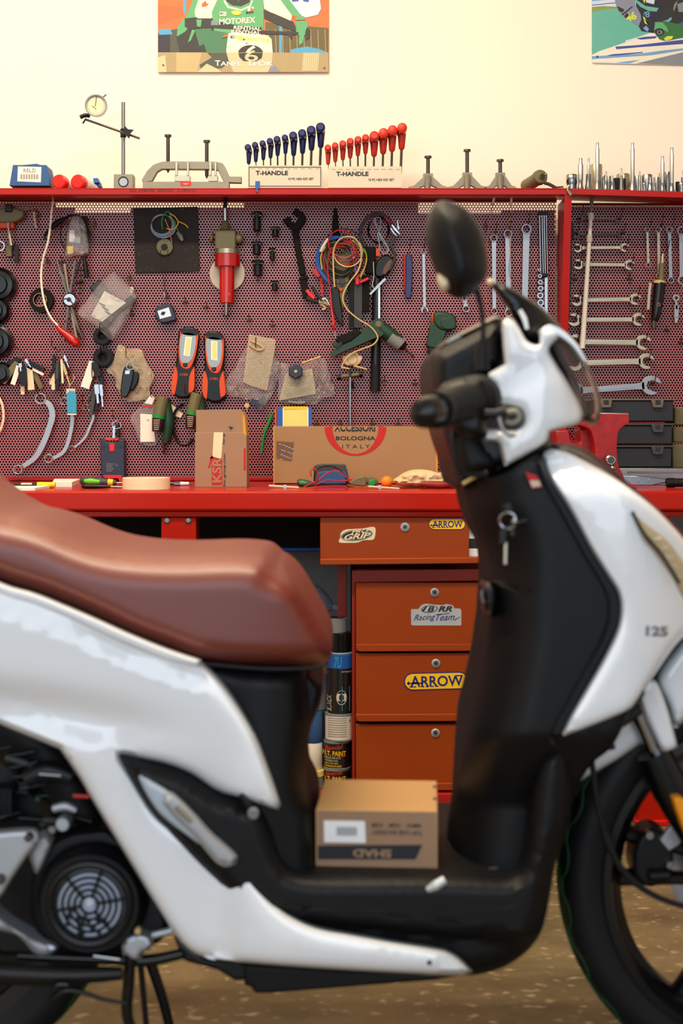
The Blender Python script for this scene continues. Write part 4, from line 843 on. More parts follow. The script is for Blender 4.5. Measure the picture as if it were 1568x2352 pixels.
for k, (x, y0, y1, w, r) in enumerate(((1367, 240, 440, 14, 15), (1430, 240, 500, 16, 17), (1492, 240, 525, 19, 19), (1560, 245, 525, 28, 25))):
    ringsp(x, y0, r, x+(6, 4, 8, 4)[k], y1, r, (w, w), 'slim ring spanner high on the right board, %s' % ('shortest, leftmost', 'second from the left, behind the die grinder', 'third from the left', 'widest, cut by the picture edge')[k], ZZ=ZG, t=.004, grp='slim ring spanners', m='steel_warm' if k < 2 else 'steel_blue')
o = thing('tap_wrench', 'small pale spanner-like tool hanging at the right edge beside the die grinder', 'tool', P(1552, 700, B(.02)))
mb = MB().annulus(*z(ZG, [(1530, 625)])[0], 8, 4, B(.02), .006); mb.ribbon(z(ZG, [(1530, 640), (1533, 690)]), 5, B(.02), .005); mb.ribbon(z(ZG, [(1533, 665), (1531, 735)]), 10, B(.02), .006); mb.prism(z(ZG, [(1520, 735), (1543, 735), (1536, 768), (1524, 768)]), B(.019), .004); hang_pin(mb, *z(ZG, [(1535, 618)])[0], .03); mb.build('body', 'steel_blue', o, bevel=.0008)
# long chrome bars and socket rail
o = thing('extension_bars', 'bundle of shiny chrome extension bars strapped upright beside the divider', 'bars', P(1245, 560, B(.02)))
for k, x in enumerate((1078, 1112, 1142, 1172)):
    a, b = z(ZK, [(x, 290+(k % 2)*15), (x+18, 1140)]); mb = MB().ptube([a, b], B(.014-.004*(k % 2)), 2.6, 10); mb.ptube([(a[0], a[1]-1), (a[0]+.2, a[1]+9)], B(.015), 3.2, 10); mb.build('bar', 'chrome', o)
mb = MB()
for y in (275, 1130): q = z(ZK, [(1065, y), (1195, y+50)]); mb.pbox(*q[0], *q[1], B(.022), .02)
mb.build('strap', 'black_trim', o, bevel=.002)
mb = MB(); q = z(ZK, [(1150, 1140), (1190, 1720)]); mb.pbox(*q[0], *q[1], B(.006), .006); rail = solo(mb, 'socket_rail', 'chrome', 'narrow chrome socket rail hanging below the extension bars', 'rail')
for k, (x, y, r) in enumerate(((1078, 1085, 20), (1084, 1168, 27), (1090, 1255, 32), (1092, 1342, 36), (1088, 1440, 42), (1094, 1538, 45), (1100, 1635, 48))):
    q = z(ZK, [(x, y)])[0]; rr = r/6.03; D = B(.03); mb = MB(); mb.use('chrome').annulus(q[0], q[1], rr, rr*.62, D, .026, 22); mb.use('dark_steel').disc(q[0], q[1], rr*.63, D+.006, .018, 16, 0)
    solo(mb, 'socket', None, 'chrome socket on the hanging rail, %s' % ('smallest, at the top', 'second from the top', 'third from the top', 'fourth from the top', 'third from the bottom', 'second from the bottom', 'lowest, behind the windscreen')[k], 'socket', 'sockets on the hanging rail')
# copper wires with white sleeves
for k, (pts, lab) in enumerate(((z(ZK, [(455, 60), (430, 180), (405, 300), (395, 460), (360, 600), (350, 800), (330, 1300), (360, 1650), (380, 1740)]), 'thin copper wire with a white sleeve, hanging left of the shortest ring spanner'),
                      (z(ZK, [(690, 60), (686, 190), (695, 280), (670, 420), (668, 680), (680, 850), (660, 1080), (690, 1270), (650, 1500)]), 'thin copper wire with a white sleeve, hanging in front of the middle ring spanner'))):
    o = thing('copper_wire', lab, 'wire', P(*pts[0], B(.04))); MB().ptube(pts, B(.03), .8, 5).build('wire', 'copper', o); MB().ptube(pts[:2], B(.03), 2.8, 8).build('sleeve', 'white', o)
# white telescopic rod, black strap
o = thing('telescopic_rod', 'long white telescopic rod leaning in front of the open-ended spanners', 'rod', P(1340, 800, B(.05)))
q = z(ZG, [(1055, 55), (1052, 100), (1050, 150), (1042, 290), (1000, 910)])
MB().ptube([q[2], q[4]], B(.05), [4.3, 5.2, 6.0, 6.6], 12).build('tube', 'ivory', o)
mb = MB().ptube([q[0], q[1]], B(.05), 4.5, 10); mb.ptube([q[1], q[2]], B(.05), 2.6, 8); mb.build('tip', 'grey', o)
mb = MB()
for u in (.02, .185): c = (q[2][0]+(q[4][0]-q[2][0])*u, q[2][1]+(q[4][1]-q[2][1])*u); mb.ptube([(c[0], c[1]-8), (c[0]-.5, c[1]+8)], B(.05), 7, 12)
mb.build('collar', 'stand_white', o)
mb = MB().ribbon(z(ZG, [(935, 195), (940, 250), (930, 330), (932, 450), (920, 620), (912, 815)]), [12, 9, 9, 9, 10, 8], B(.008), .006); mb.pbox(*z(ZG, [(912, 195)])[0], *z(ZG, [(945, 228)])[0], B(.012), .01)
solo(mb, 'rubber_strap', 'black_trim', 'long black rubber strap hanging just right of the divider', 'strap')
# die grinder
o = thing('die_grinder', 'dirty black pneumatic die grinder with a brass collar on the right board', 'air tool', P(1510, 700, B(.03)))
D = B(.03); c = lambda *p: z(ZG, list(p))
MB().ptube(c((1455, 375), (1452, 430)), D, [3, 5], 10).build('hose_nipple', 'steel_warm', o); MB().ptube(c((1450, 428), (1445, 530)), D, [6, 7.5], 14).build('neck', 'olive', o)
MB().ptube(c((1438, 528), (1436, 545)), D, 14, 18).build('collar', 'gold_tube', o)
MB().ptube(c((1437, 540), (1430, 600), (1418, 700), (1408, 755)), D, [14, 14, 13, 11, 8], 18, smooth=True).build('body', 'black_gloss', o)
MB().ptube(c((1405, 750), (1402, 800)), D, [6, 5], 10).build('collet', 'dark_steel', o); mb = MB().ribbon(c((1385, 540), (1378, 600), (1372, 690)), 6, D-.01, .004); mb.build('lever', 'steel_warm', o)
mb = MB(); q = c((1430, 662))[0]; mb.annulus(q[0], q[1], 4.5, 2.4, D-.0178, .004, 14); mb.build('regulator', 'copper', o)
mb = MB(); hang_pin(mb, *z(ZG, [(1460, 372)])[0], .04); mb.build('hanging_hook', 'brass_hook', o)
# ---- left side of the left board
o = thing('pulley_tool', 'clamp tool with round body, chrome hinge and orange block at the upper left edge', 'tool', P(20, 560, B(.03)))
D = B(.03); mb = MB().prism(smooth_path(z(ZH, [(-160, 330), (-60, 250), (60, 230), (200, 235), (320, 270), (330, 330), (300, 380), (200, 430), (60, 440), (-100, 420)]), n=4, closed=True), D, .028); mb.build('body', 'olive', o, bevel=.004)
MB().pbox(*z(ZH, [(65, 180)])[0], *z(ZH, [(175, 290)])[0], D-.004, .025).build('knob', 'black_trim', o, bevel=.003)
MB().pbox(*z(ZH, [(-120, 440)])[0], *z(ZH, [(195, 520)])[0], D+.004, .02).build('block', 'orange', o, bevel=.002)
mb = MB().ptube(z(ZH, [(320, 270), (380, 250), (440, 240), (480, 262)]), D+.01, 2.2, 8); mb.build('spout', 'steel', o); MB().ptube(z(ZH, [(478, 290), (495, 400), (515, 515)]), D+.01, [3, 3, 2.6], 8).build('arm', 'steel_warm', o)
MB().ptube(z(ZH, [(120, 445), (120, 520)]), D-.006, [3.4, 3], 8).build('hinge', 'chrome', o); MB().ptube(z(ZH, [(122, 520), (135, 620), (160, 770)]), D-.006, [2.6, 3.4, 4], 8).build('rod', 'steel_warm', o)
o = thing('pliers_clamp', 'dark-gripped clamp pliers hanging below the round-bodied clamp tool', 'pliers', P(25, 600, B(.02)))
D = B(.02); MB().ribbon(z(ZH, [(160, 780), (215, 770), (230, 850), (225, 1010)]), [9, 10, 9, 8], D, .012).build('grip', 'black_trim', o, bevel=.003); MB().pbox(*z(ZH, [(85, 760)])[0], *z(ZH, [(165, 925)])[0], D, .012).build('block', 'olive', o, bevel=.002)
MB().annulus(-1, 565, 12, 9.5, D-.004, .006).build('ring', 'chrome', o)
for k, (cx, cy, r) in enumerate(((-6, 653, 40), (-12, 712, 31), (-14, 784, 39), (0, 858, 27))):
    D = B(.04); mb = MB(); p = P(cx, cy, D); R = r*D/F
    mb.use('black_gloss').lathe([(0, .004), (R*.35, .004), (R*.36, 0), (R*.5, 0), (R*.55, .008), (R*.8, .010), (R*.86, .018), (R, .022), (R, .036), (R*.6, .038), (0, .038)], p, (0, 1, 0), 40)
    solo(mb, 'filter_cup', None, 'glossy black filter cup wrench at the left edge, %s' % ('topmost and widest', 'second from the top', 'third from the top', 'lowest, behind the keys')[k], 'filter cup', 'filter cups at the left edge')
o = thing('bent_probe', 'white bent probe with a red screwdriver-style handle hanging from the shelf', 'probe', P(130, 620, B(.05)))
MB().ptube(z(ZH, [(752, 150, ), (730, 300), (715, 480), (680, 720), (625, 900), (590, 1080), (585, 1260), (605, 1450), (650, 1640), (730, 1800), (820, 1905)]), B(.05), [1.9, 2.6, 2.6, 2.6, 2.4, 2.2], 8).build('tube', 'ivory', o)
MB().ptube(z(ZH, [(752, 35), (752, 150)]), B(.05), [3, 2.2], 8).build('end_fitting', 'steel_warm', o)
MB().ptube(z(ZH, [(812, 1905), (850, 1960), (950, 2040), (1030, 2110), (1085, 2170), (1100, 2195)]), B(.045), [4, 6, 9, 11, 9, 5], 14).build('handle', 'red_gloss', o)
o = thing('tape_roll', 'black insulating tape roll hanging flat behind the bent probe', 'tape', P(95, 715, B(.015)))
q = z(ZH, [(585, 1545)])[0]; MB().annulus(q[0], q[1], 28, 16, B(.016), .016, 40).build('tape', 'black_matte', o, bevel=.001); MB().annulus(q[0]-3, q[1]-1, 16, 14.4, B(.017), .018, 36).build('core', 'cardboard', o)
# chrome six-arm brace
o = thing('wheel_brace', 'chrome six-armed spinner wrench with a round hub and hook through it', 'wrench', P(158, 780, B(.04)))
hub = z(ZH, [(985, 1535)])[0]
for (x, y, dd) in ((812, 990, 0), (915, 1035, .01), (1072, 980, 0), (912, 2145, 0), (1095, 2150, .01), (1160, 2090, 0)):
    q = z(ZH, [(x, y)])[0]; MB().ptube([hub, q], B(.022-dd*.6), 3.7, 8).build('arm', 'steel_warm' if dd else 'chrome', o)
mb = MB().disc(hub[0], hub[1], 16.5, B(.034), .022, 30, .2); mb.use('chrome'); mb.mats = ['chrome', 'black_trim', 'brass_hook']; mb.mi = [0]*len(mb.f); mb.use('black_trim').disc(hub[0]-1, hub[1], 5.2, B(.0345), .004, 18, 0); mb.use('brass_hook').ptube(z(ZH, [(890, 1560), (900, 1530), (980, 1530), (1060, 1640)]), B(.036), 1.4, 6); mb.build('hub', None, o)
# looped cables with plug in a bag
o = thing('charger_cable', 'looped black cable with white plug block and yellow tag', 'cable', P(170, 560, B(.03)))
MB().ptube(z(ZH, [(640, 680), (645, 620), (720, 520), (870, 400), (1010, 340), (1120, 350), (1200, 420), (1260, 560), (1260, 660), (1200, 700), (1170, 600), (1130, 420), (1180, 360), (1240, 400), (1210, 560), (1205, 880)]), B(.03), 3.0, 8).build('cable', 'black_trim', o)
MB().ptube(z(ZH, [(1010, 340), (900, 420), (865, 560), (870, 700), (930, 820), (1060, 900)]), B(.034), 1.7, 8).build('thin_cable', 'black_trim', o)
MB().ptube(z(ZH, [(1205, 860), (1200, 960), (1215, 1080), (1235, 1220)]), B(.03), [3, 4, 6, 5.5], 10).build('connector', 'black_trim', o); MB().ptube(z(ZH, [(1190, 900), (1140, 980), (1110, 1100), (1070, 1220)]), B(.028), 1.8, 6).build('lead', 'black_trim', o)
MB().ptube(z(ZH, [(735, 510), (800, 450), (920, 380)]), B(.026), [6, 7, 5], 8).build('plug_sleeve', 'black_trim', o)
MB().prism(z(ZH, [(985, 545), (1055, 545), (1070, 720), (975, 720)]), B(.036), .02).build('plug', 'white', o, bevel=.002); MB().prism(z(ZH, [(1075, 640), (1140, 650), (1140, 735), (1070, 735)]), B(.03), .015).build('socket_block', 'grey_blue', o, bevel=.001)
MB().prism(z(ZH, [(948, 775), (1038, 775), (1038, 880), (958, 890)]), B(.038), .001).build('tag', 'yellow', o)
mb = MB(); shell(mb, z(ZH, [(920, 700), (1000, 380), (1100, 330), (1200, 420), (1260, 700), (1260, 910), (1100, 920), (930, 940)]), B(.042), .012, 8, .0004, res=5, step=6, fn=lambda a, b: .004*noise.noise(Vector((a/9, b/9, 1)))); mb.build('clear_bag', 'film', o)
o = thing('bulb_driver', 'thin brass T-rod with a black knob hanging right of the chrome spinner wrench', 'tool', P(180, 670, B(.02)))
MB().ptube(z(ZH, [(1150, 1100), (1145, 1250), (1125, 1490)]), B(.02), 1.7, 8).build('rod', 'brass_hook', o); MB().ptube(z(ZH, [(1085, 1305), (1180, 1270)]), B(.022), 3.6, 8).build('knob', 'black_trim', o)
# bag with label and black bracket
def bag(name, lab, pts, d, thick, m, amp=.004, sc=10, cat='bag'):
    mb = MB(); shell(mb, pts, B(d), thick*.7, 14, .0004, centre=B(d)+thick/2, res=6, step=7, fn=lambda a, b: amp*noise.noise(Vector((a/sc, b/sc, d*90))))
    r = thing(name, lab, cat, P(pts[0][0], pts[0][1], B(d))); mb.build('film_bag', m, r); return r
zd = lambda *p: z(ZD, list(p))
o = bag('parts_bag', 'clear bag with a white printed label and a black bracket, upper left of the board', zd((850, 10, 'c'), (870, 30), (935, 90), (1030, 200), (1000, 260), (930, 400), (845, 525), (780, 480), (700, 410), (585, 330), (650, 230), (740, 110)), .034, .016, 'film', .004, 12)
MB().prism(zd((783, 157), (945, 245), (765, 388), (682, 345)), B(.0245), .0006).build('label', 'paper', o)
mb = MB()
for k in range(9): q = zd((740+k*8, 240+k*11))[0]; mb.prism([(q[0], q[1]), (q[0]+12, q[1]+6), (q[0]+11.6, q[1]+6.8), (q[0]-.4, q[1]+.8)] if k % 3 else [(q[0], q[1]), (q[0]+16, q[1]+8), (q[0]+15, q[1]+10), (q[0]-1, q[1]+2)], B(.0252), .0004)
mb.build('print', 'ink_grey', o, flat=True)
MB().ribbon(zd((770, 425), (830, 360), (900, 290), (1000, 210)), [22, 18, 16, 18], B(.024), .014, smooth=True).build('bracket', 'black_trim', o, bevel=.003)
MB().ribbon(zd((700, 170), (780, 110)), 34, B(.012), .008).build('sleeve', 'grey_dark', o, bevel=.004); mb = MB(); mb.prism(zd((970, 130), (990, 125), (1005, 150), (985, 175)), B(.02), .008); hang_pin(mb, *zd((850, 8))[0], .04); mb.build('metal_fitting', 'steel_warm', o)
for k, (x, y, r) in enumerate(((765, 497, 21), (772, 655, 23))):
    q = zd((x, y))[0]; mb = MB().annulus(q[0], q[1], r, r*.45, B(.022), .022, 32); mb.annulus(q[0], q[1], r*.85, r*.6, B(.026), .004, 32)
    mb.disc(q[0], q[1], r*.5, B(.004), .003, 18); hang_pin(mb, q[0], q[1]-4, .03); solo(mb, 'rubber_bush', 'rubber', ('black rubber bush just below the labelled clear bag', 'black rubber bush above the third key bunch')[k], 'bush', 'black rubber bushes', bevel=.0015)
# iron plate with coil and disc
ip = thing('iron_plate', 'square dark iron plate with scattered drill holes, upper left board', 'plate', P(380, 627, B(.012)))
mb = MB().use('iron_plate').prism(z(ZA, [(856, 836), (1270, 825), (1283, 1238), (870, 1252)]), B(.006), .006)
for x, y in ((1010, 850), (1172, 845), (1235, 1085), (1197, 1100), (957, 1110), (895, 1130), (1235, 1150), (1222, 1166), (1252, 1200), (948, 1218), (978, 1226), (900, 1232)): q = z(ZA, [(x, y)])[0]; mb.use('steel').annulus(q[0], q[1], 2.6, 2.0, B(.0064), .001, 10); mb.use('ink').disc(q[0], q[1], 2, B(.0063), .001, 10, 0)
mb.build('plate', None, ip, bevel=.0006)
o = thing('wire_coil', 'coil of grey cable with green and yellow wire ends on the iron plate', 'wire coil', P(372, 520, B(.02)))
mb = MB()
for k in range(6): mb.ptube([(372+(24+k*.9)*math.cos(a)*1.0+k*.6, 515-(23+k*.7)*math.sin(a)+k) for a in np.linspace(0, 2*PI, 20)[:-1]], B(.010+.0035*(k % 3)), 1.3, 6, closed=True, k=1)
mb.build('coil', 'grey_blue', o); MB().ptube(z(ZA, [(1060, 870), (1085, 860), (1120, 930), (1150, 990), (1170, 1020)]), B(.022), 1.5, 6).build('green_wire', 'green', o); MB().ptube(z(ZA, [(1045, 970), (1040, 920), (1050, 870)]), B(.022), 1.5, 6).build('green_wire', 'green', o)
MB().ptube(z(ZA, [(1090, 868), (1125, 890), (1145, 930), (1115, 970), (1070, 965)]), B(.023), 1.3, 6).build('yellow_wire', 'yellow', o); MB().ptube(z(ZA, [(1145, 920), (1190, 940), (1210, 962)]), B(.022), 1.2, 6).build('yellow_wire', 'yellow', o); MB().ptube(z(ZA, [(1060, 905), (1090, 980), (1105, 1060)]), B(.022), 1.1, 6).build('brown_wire', 'copper', o)
MB().ptube(z(ZA, [(1140, 990), (1160, 1015), (1172, 1045)]), B(.02), [3.5, 6, 3], 10).build('fitting', 'grey', o)
o = thing('round_weight', 'grey round disc with a dark centre and two thin cords, on the iron plate', 'disc', P(377, 590, B(.02)))
q = z(ZA, [(1058, 1083)])[0]; MB().disc(q[0], q[1], 19, B(.016), .009, 32).build('disc', 'olive', o); MB().disc(q[0]-1, q[1], 8, B(.02), .006, 6).build('centre', 'iron_plate', o)
mb = MB().ptube(z(ZA, [(1030, 1100), (1045, 1250)])+zd((1240, 180)), B(.02), .6, 5); mb.ptube(z(ZA, [(1078, 1100), (1066, 1250)])+zd((1228, 180)), B(.02), .6, 5); mb.build('cord', 'ink', o)
o = thing('tape_measure', 'small black tape measure with a silver square, hanging by cords under the iron plate', 'tape measure', P(379, 742, B(.03)))
mb = MB().prism(smooth_path(zd((1165, 290), (1190, 265), (1255, 250, 'c'), (1290, 270), (1322, 375, 'c'), (1230, 397), (1185, 380), (1162, 340)), n=4, closed=True), B(.03), .028); mb.build('case', 'navy_dark', o, bevel=.003)
MB().prism(zd((1180, 308), (1265, 280), (1285, 345), (1200, 368)), B(.0308), .001).build('badge', 'silver_label', o); q = zd((1222, 325))[0]; mb = MB().disc(q[0], q[1], 4, B(.033), .003); mb.ptube([(q[0]-5, q[1]+2), (q[0]+5, q[1]-3)], B(.033), 1.2, 6); mb.build('screw', 'ink', o)
MB().ptube(zd((1232, 165), (1233, 205)), B(.03), 1.6, 6).build('link', 'steel', o)
# red air body saw
at = thing('air_gun', 'red pneumatic tool with a greenish cast head hanging nozzle-down', 'air tool', P(517, 730, B(.04)))
D = B(.045); zb_ = lambda *p: z(ZB, list(p))
p_ = P(*zb_((60, 1060))[0], DP-.012); R = 41*DP/F; MB().lathe([(0, 0), (R*.97, 0), (R, .003), (R, .010), (0, .010)], p_, (0, 1, 0), 40).build('round_plate', 'stand_white', at)
MB().ptube(zb_((48, 560), (47, 640)), D+.02, 4.5, 12).build('hose_tip', 'black_trim', at); MB().ptube(zb_((47, 640), (48, 720)), D+.02, [6, 7, 7, 5], 14).build('coupling', 'chrome', at)
mb = MB().ptube(zb_((48, 720), (46, 780)), D+.018, [6, 9, 13], 16); q = zb_((-20, 775), (115, 905)); mb.pbox(*q[0], *q[1], D-.002, .045); mb.ptube(zb_((-50, 830), (-30, 832)), D+.02, [10, 13], 14); mb.ptube(zb_((115, 835), (158, 835)), D+.02, [13, 13, 11], 16); mb.build('head', 'olive', at, bevel=.005)
MB().ptube(zb_((60, 905), (60, 940)), D+.018, 26, 26).build('clamp_ring', 'steel_warm', at)
MB().ptube(zb_((62, 935), (62, 1020)), D+.018, 29, 30).build('upper_barrel', 'red_gloss', at, bevel=.002); MB().ptube(zb_((60, 1005), (58, 1250)), D+.012, [18.5, 18, 16], 26).build('barrel', 'red_gloss', at, bevel=.001)
MB().disc(*zb_((57, 1190))[0], 8, D-.0065, .004, 20, .5).build('button', 'chrome', at); MB().ptube(zb_((55, 1250), (54, 1330)), D+.012, [5, 4, 6, 3], 10).build('nozzle', 'steel', at)
mb = MB(); mb.ptube(zb_((-60, 925), (-20, 925)), D+.02, 1.6, 6); mb.ptube(zb_((140, 925), (175, 925)), D+.02, 1.6, 6); mb.build('side_pins', 'dark_steel', at)
# black rubber adapters
for k, (x, y, w, h, lab) in enumerate(((252, 725, 26, 62, 'top left'), (370, 790, 22, 32, 'top right'), (250, 895, 26, 42, 'middle left'), (350, 935, 16, 40, 'middle right, with a brass tip'), (257, 1025, 30, 50, 'lower left, with the widest flange'), (366, 1138, 20, 32, 'lowest, with a red tip'))):
    q = zb_((x, y))[0]; w /= 2.8; h /= 2.8; c = P(q[0], q[1], B(.018)); s = DP/F; mb = MB(); mb.use('black_trim').lathe([(w*.55*s, -h*s), (w*.9*s, -h*.9*s), (w*.95*s, h*.3*s), (w*.7*s, h*.35*s), (w*.7*s, h*.55*s), (w*1.35*s, h*.6*s), (w*1.4*s, h*.85*s), (w*1.1*s, h*s), (0, h*s)], c, (0, 0, 1), 22)
    mb.use('brass_hook' if k != 5 else 'ink_red').lathe([(.0016, -h*1.6*s), (.0026, -h*.95*s)], c, (0, 0, 1), 8); mb.use('steel_warm').tube([(c.x-w*1.1*s, c.y-w*.8*s, c.z+h*.58*s), (c.x+w*1.1*s, c.y-w*.8*s, c.z+h*.58*s)], .0009, 6); mb.use('brass_hook'); mb.tube([(c.x, c.y, c.z+h*.9*s), (c.x, DP-.001, c.z+h*s)], .0014, 6)
    solo(mb, 'rubber_adapter', None, 'black rubber adapter plug right of the red air tool, '+lab, 'adapter', 'rubber adapter plugs')
# oversized black wrench with chain grip
zi = lambda *p: z(ZI, list(p))
o = thing('filter_wrench', 'large matt black hooked wrench hanging right of the adapter plugs', 'wrench', P(685, 690, B(.02)))
MB().prism(zi((45, 240), (110, 190), (150, 215), (130, 250), (190, 275), (235, 210), (225, 190), (160, 150), (205, 90), (300, 150), (325, 210), (320, 250), (245, 350), (190, 365), (150, 350), (60, 262)), B(.022), .018).build('jaw', 'black_matte', o, bevel=.0015)
MB().ribbon(zi((195, 345), (215, 480), (240, 640), (270, 780), (290, 900)), [17, 15, 14, 15, 14], B(.018), .012).build('handle', 'black_matte', o, bevel=.003)
MB().prism(zi((235, 925), (345, 900), (352, 940), (245, 960)), B(.022), .016).build('stop', 'black_matte', o, bevel=.001); MB().ribbon(zi((290, 940), (310, 1050), (330, 1170)), [14, 17, 15], B(.02), .013).build('lower_grip', 'black_matte', o, bevel=.002)
# jump lead clamps
o = thing('battery_clamp', 'black and red battery clamp with brassy jaws left of the cable bundle', 'clamp', P(720, 700, B(.03)))
MB().ribbon(zi((330, 1160), (400, 1190), (480, 1215)), [13, 11, 9], B(.026), .012).build('black_grip', 'black_trim', o, bevel=.003); MB().ribbon(zi((330, 1075), (380, 1130), (430, 1180)), [8, 10, 8], B(.03), .012).build('red_grip', 'red_plain', o, bevel=.002)
mb = MB().ribbon(zi((480, 1215), (540, 1220), (600, 1260)), [7, 8, 3], B(.026), .01); mb.ribbon(zi((500, 1240), (560, 1290), (520, 1310)), 4, B(.022), .008); mb.build('jaw', 'gold_tube', o)
o = thing('battery_clamp', 'thin black-handled clamp crossing above the brassy jaws', 'clamp', P(725, 680, B(.03))); MB().ribbon(zi((400, 1020), (440, 1100), (520, 1200)), [5, 7, 6], B(.036), .008).build('grip', 'black_gloss', o, bevel=.002); MB().ribbon(zi((520, 1190), (560, 1180), (612, 1260)), [4, 3, 2], B(.036), .006).build('jaw', 'steel_warm', o)
o = thing('red_clip', 'red plastic test clip at the left of the cable bundle', 'clip', P(725, 620, B(.03))); MB().ribbon(zi((420, 820), (450, 870), (490, 920)), [9, 12, 8], B(.03), .014).build('body', 'red_plain', o, bevel=.002); MB().ribbon(zi((500, 930), (515, 1020), (520, 1150)), [5, 6, 5], B(.026), .01).build('lead', 'ink_red', o)
# pliers/grip behind, tester
MB_ = MB().prism(zi((665, 85), (695, 95), (710, 200), (720, 330), (740, 440), (640, 440), (640, 300), (650, 170)), B(.016), .012); solo(MB_, 'probe_case', 'black_matte', 'dark tapered tool tip rising behind the coloured cable bundle', 'tool', bevel=.003)
o = thing('voltage_tester', 'long grey-green tester with an orange button, hung behind the coloured cables', 'tester', P(790, 700, B(.035)))
MB().prism(zi((690, 640), (860, 620), (870, 760), (840, 1000), (800, 1150), (770, 1340), (700, 1100), (672, 800)), B(.034), .024).build('body', 'olive', o, bevel=.005)
MB().disc(*zi((742, 1075))[0], 4.4, B(.040), .008, 18, .5).build('button', 'orange', o); MB().prism(smooth_path([(785+8*math.cos(a/6*PI), 646-14*math.sin(a/6*PI)) for a in range(12)], n=2, closed=True), B(.0352), .002).build('grip_panel', 'grey_dark', o, bevel=.001)
MB().prism(zi((630, 1040), (720, 1055), (765, 1370), (775, 1530), (720, 1470), (650, 1330), (620, 1150)), B(.044), .014).build('black_probe', 'black_trim', o, bevel=.003)
for k, (x0, x1, y0, y1, m, nm, lab) in enumerate(((905, 1000, 1010, 1530, 'grey_dark', 'bar_tool', 'grey bar-shaped handle below the red clip in the bundle'), (1000, 1090, 900, 1335, 'black_matte', 'bar_tool', 'ribbed black handle right of the grey bar handle'), (840, 905, 880, 1540, 'black_trim', 'bar_tool', 'long black handle behind the grey bar handle'))):
    q = zi((x0, y0), (x1, y1)); mb = MB().pbox(*q[0], *q[1], B(.026-.004*k), .016)
    for j in range(3): xx = q[0][0]+(j+1)*(q[1][0]-q[0][0])/4; mb.pbox(xx-.8, q[0][1]+4, xx+.8, q[1][1]-3, B(.027-.004*k), .002)
    solo(mb, nm, m, lab, 'tool', bevel=.002)
o = thing('red_clip', 'pair of red plastic clips above the grey bar handle', 'clip', P(820, 640, B(.035))); mb = MB().ribbon(zi((935, 880), (945, 1015)), 10, B(.036), .01); mb.ribbon(zi((970, 985), (1080, 935)), 7, B(.036), .01); mb.build('body', 'red_plain', o, bevel=.002)
# coloured cable bundle
cb = thing('test_leads', 'tangled bundle of red, blue, yellow and beige test leads', 'cables', P(790, 560, B(.05)))
def loop(cx, cy, rx, ry, tilt, m, rpx, d, nm, a0=0, a1=360):
    pts = []
    for i in range(26):
        a = math.radians(a0+(a1-a0)*i/25); x, y = rx*math.cos(a), ry*math.sin(a); t = math.radians(tilt); pts.append((cx+x*math.cos(t)-y*math.sin(t), cy-(x*math.sin(t)+y*math.cos(t)), .004*math.sin(3*a+d*99)))
    return MB().ptube(pts, B(d), rpx, 6, k=2).build(nm, m, cb)
q = lambda x, y: zi((x, y))[0]
for k in range(7): loop(*q(700+k*4, 700), (190-k*14)/5.2, (260-k*18)/5.2, 12+k*5, 'black_trim' if k % 3 else 'olive', 1.3, .036+.002*k, 'black_lead')
loop(*q(760, 670), 64, 50, 80, 'black_trim', 1.2, .04, 'black_lead')
for k in range(3): MB().ptube(zi((740+k*8, 440), (640, 440+k*14), (520+k*10, 520), (455+k*14, 640), (460+k*14, 790), (520+k*12, 900), (590+k*12, 985)), B(.048), 1.9, 7).build('blue_lead', 'blue', cb)
loop(*q(800, 620), 26, 22, 20, 'red_gloss', 1.5, .056, 'red_lead'); loop(*q(790, 650), 30, 24, -10, 'red_gloss', 1.4, .058, 'red_lead', -120, 170)
MB().ptube(zi((880, 440), (820, 370), (740, 355), (650, 390), (600, 470), (605, 570), (670, 650), (780, 690), (870, 660), (905, 580), (870, 500), (800, 480)), B(.060), 1.7, 7).build('red_lead', 'red_gloss', cb)
MB().ptube(zi((790, 560), (700, 560), (610, 640), (585, 800), (600, 950), (620, 1100)), B(.062), 1.7, 7).build('red_lead', 'red_gloss', cb); MB().ptube(zi((620, 1100), (632, 1280), (650, 1400), (660, 1500)), B(.062), [1.6, 2.8, 4, 4.4], 9).build('red_probe', 'red_gloss', cb); MB().ptube(zi((655, 1495), (668, 1570)), B(.062), [4, 2], 8).build('red_probe', 'red_gloss', cb); MB().ptube(zi((670, 1570), (682, 1660)), B(.062), 1.1, 6).build('probe_tip', 'steel', cb)
MB().ptube(zi((865, 580), (900, 740), (930, 880)), B(.052), 1.4, 6).build('red_lead', 'red_gloss', cb); MB().ptube(zi((560, 490), (515, 560), (530, 690), (560, 850)), B(.05), 1.2, 6).build('red_lead', 'ink_red', cb)
MB().ptube(zi((560, 560), (510, 650), (505, 740), (520, 830)), B(.05), 1.1, 6).build('yellow_lead', 'yellow_pale', cb); MB().ptube(zi((880, 480), (980, 560), (1050, 650), (1040, 780), (980, 920)), B(.048), 1.4, 6).build('yellow_lead', 'yellow', cb); MB().ptube(zi((900, 500), (1030, 600), (1055, 680)), B(.05), 1.1, 6).build('yellow_lead', 'lime', cb)
MB().ptube(zi((905, 520), (940, 640), (930, 800), (900, 850)), B(.046), 1.4, 6).build('blue_lead', 'blue', cb)
MB().ptube(zi((590, 460), (530, 560), (500, 620)), B(.052), [3, 4, 3], 8).build('white_sleeve', 'cream', cb)
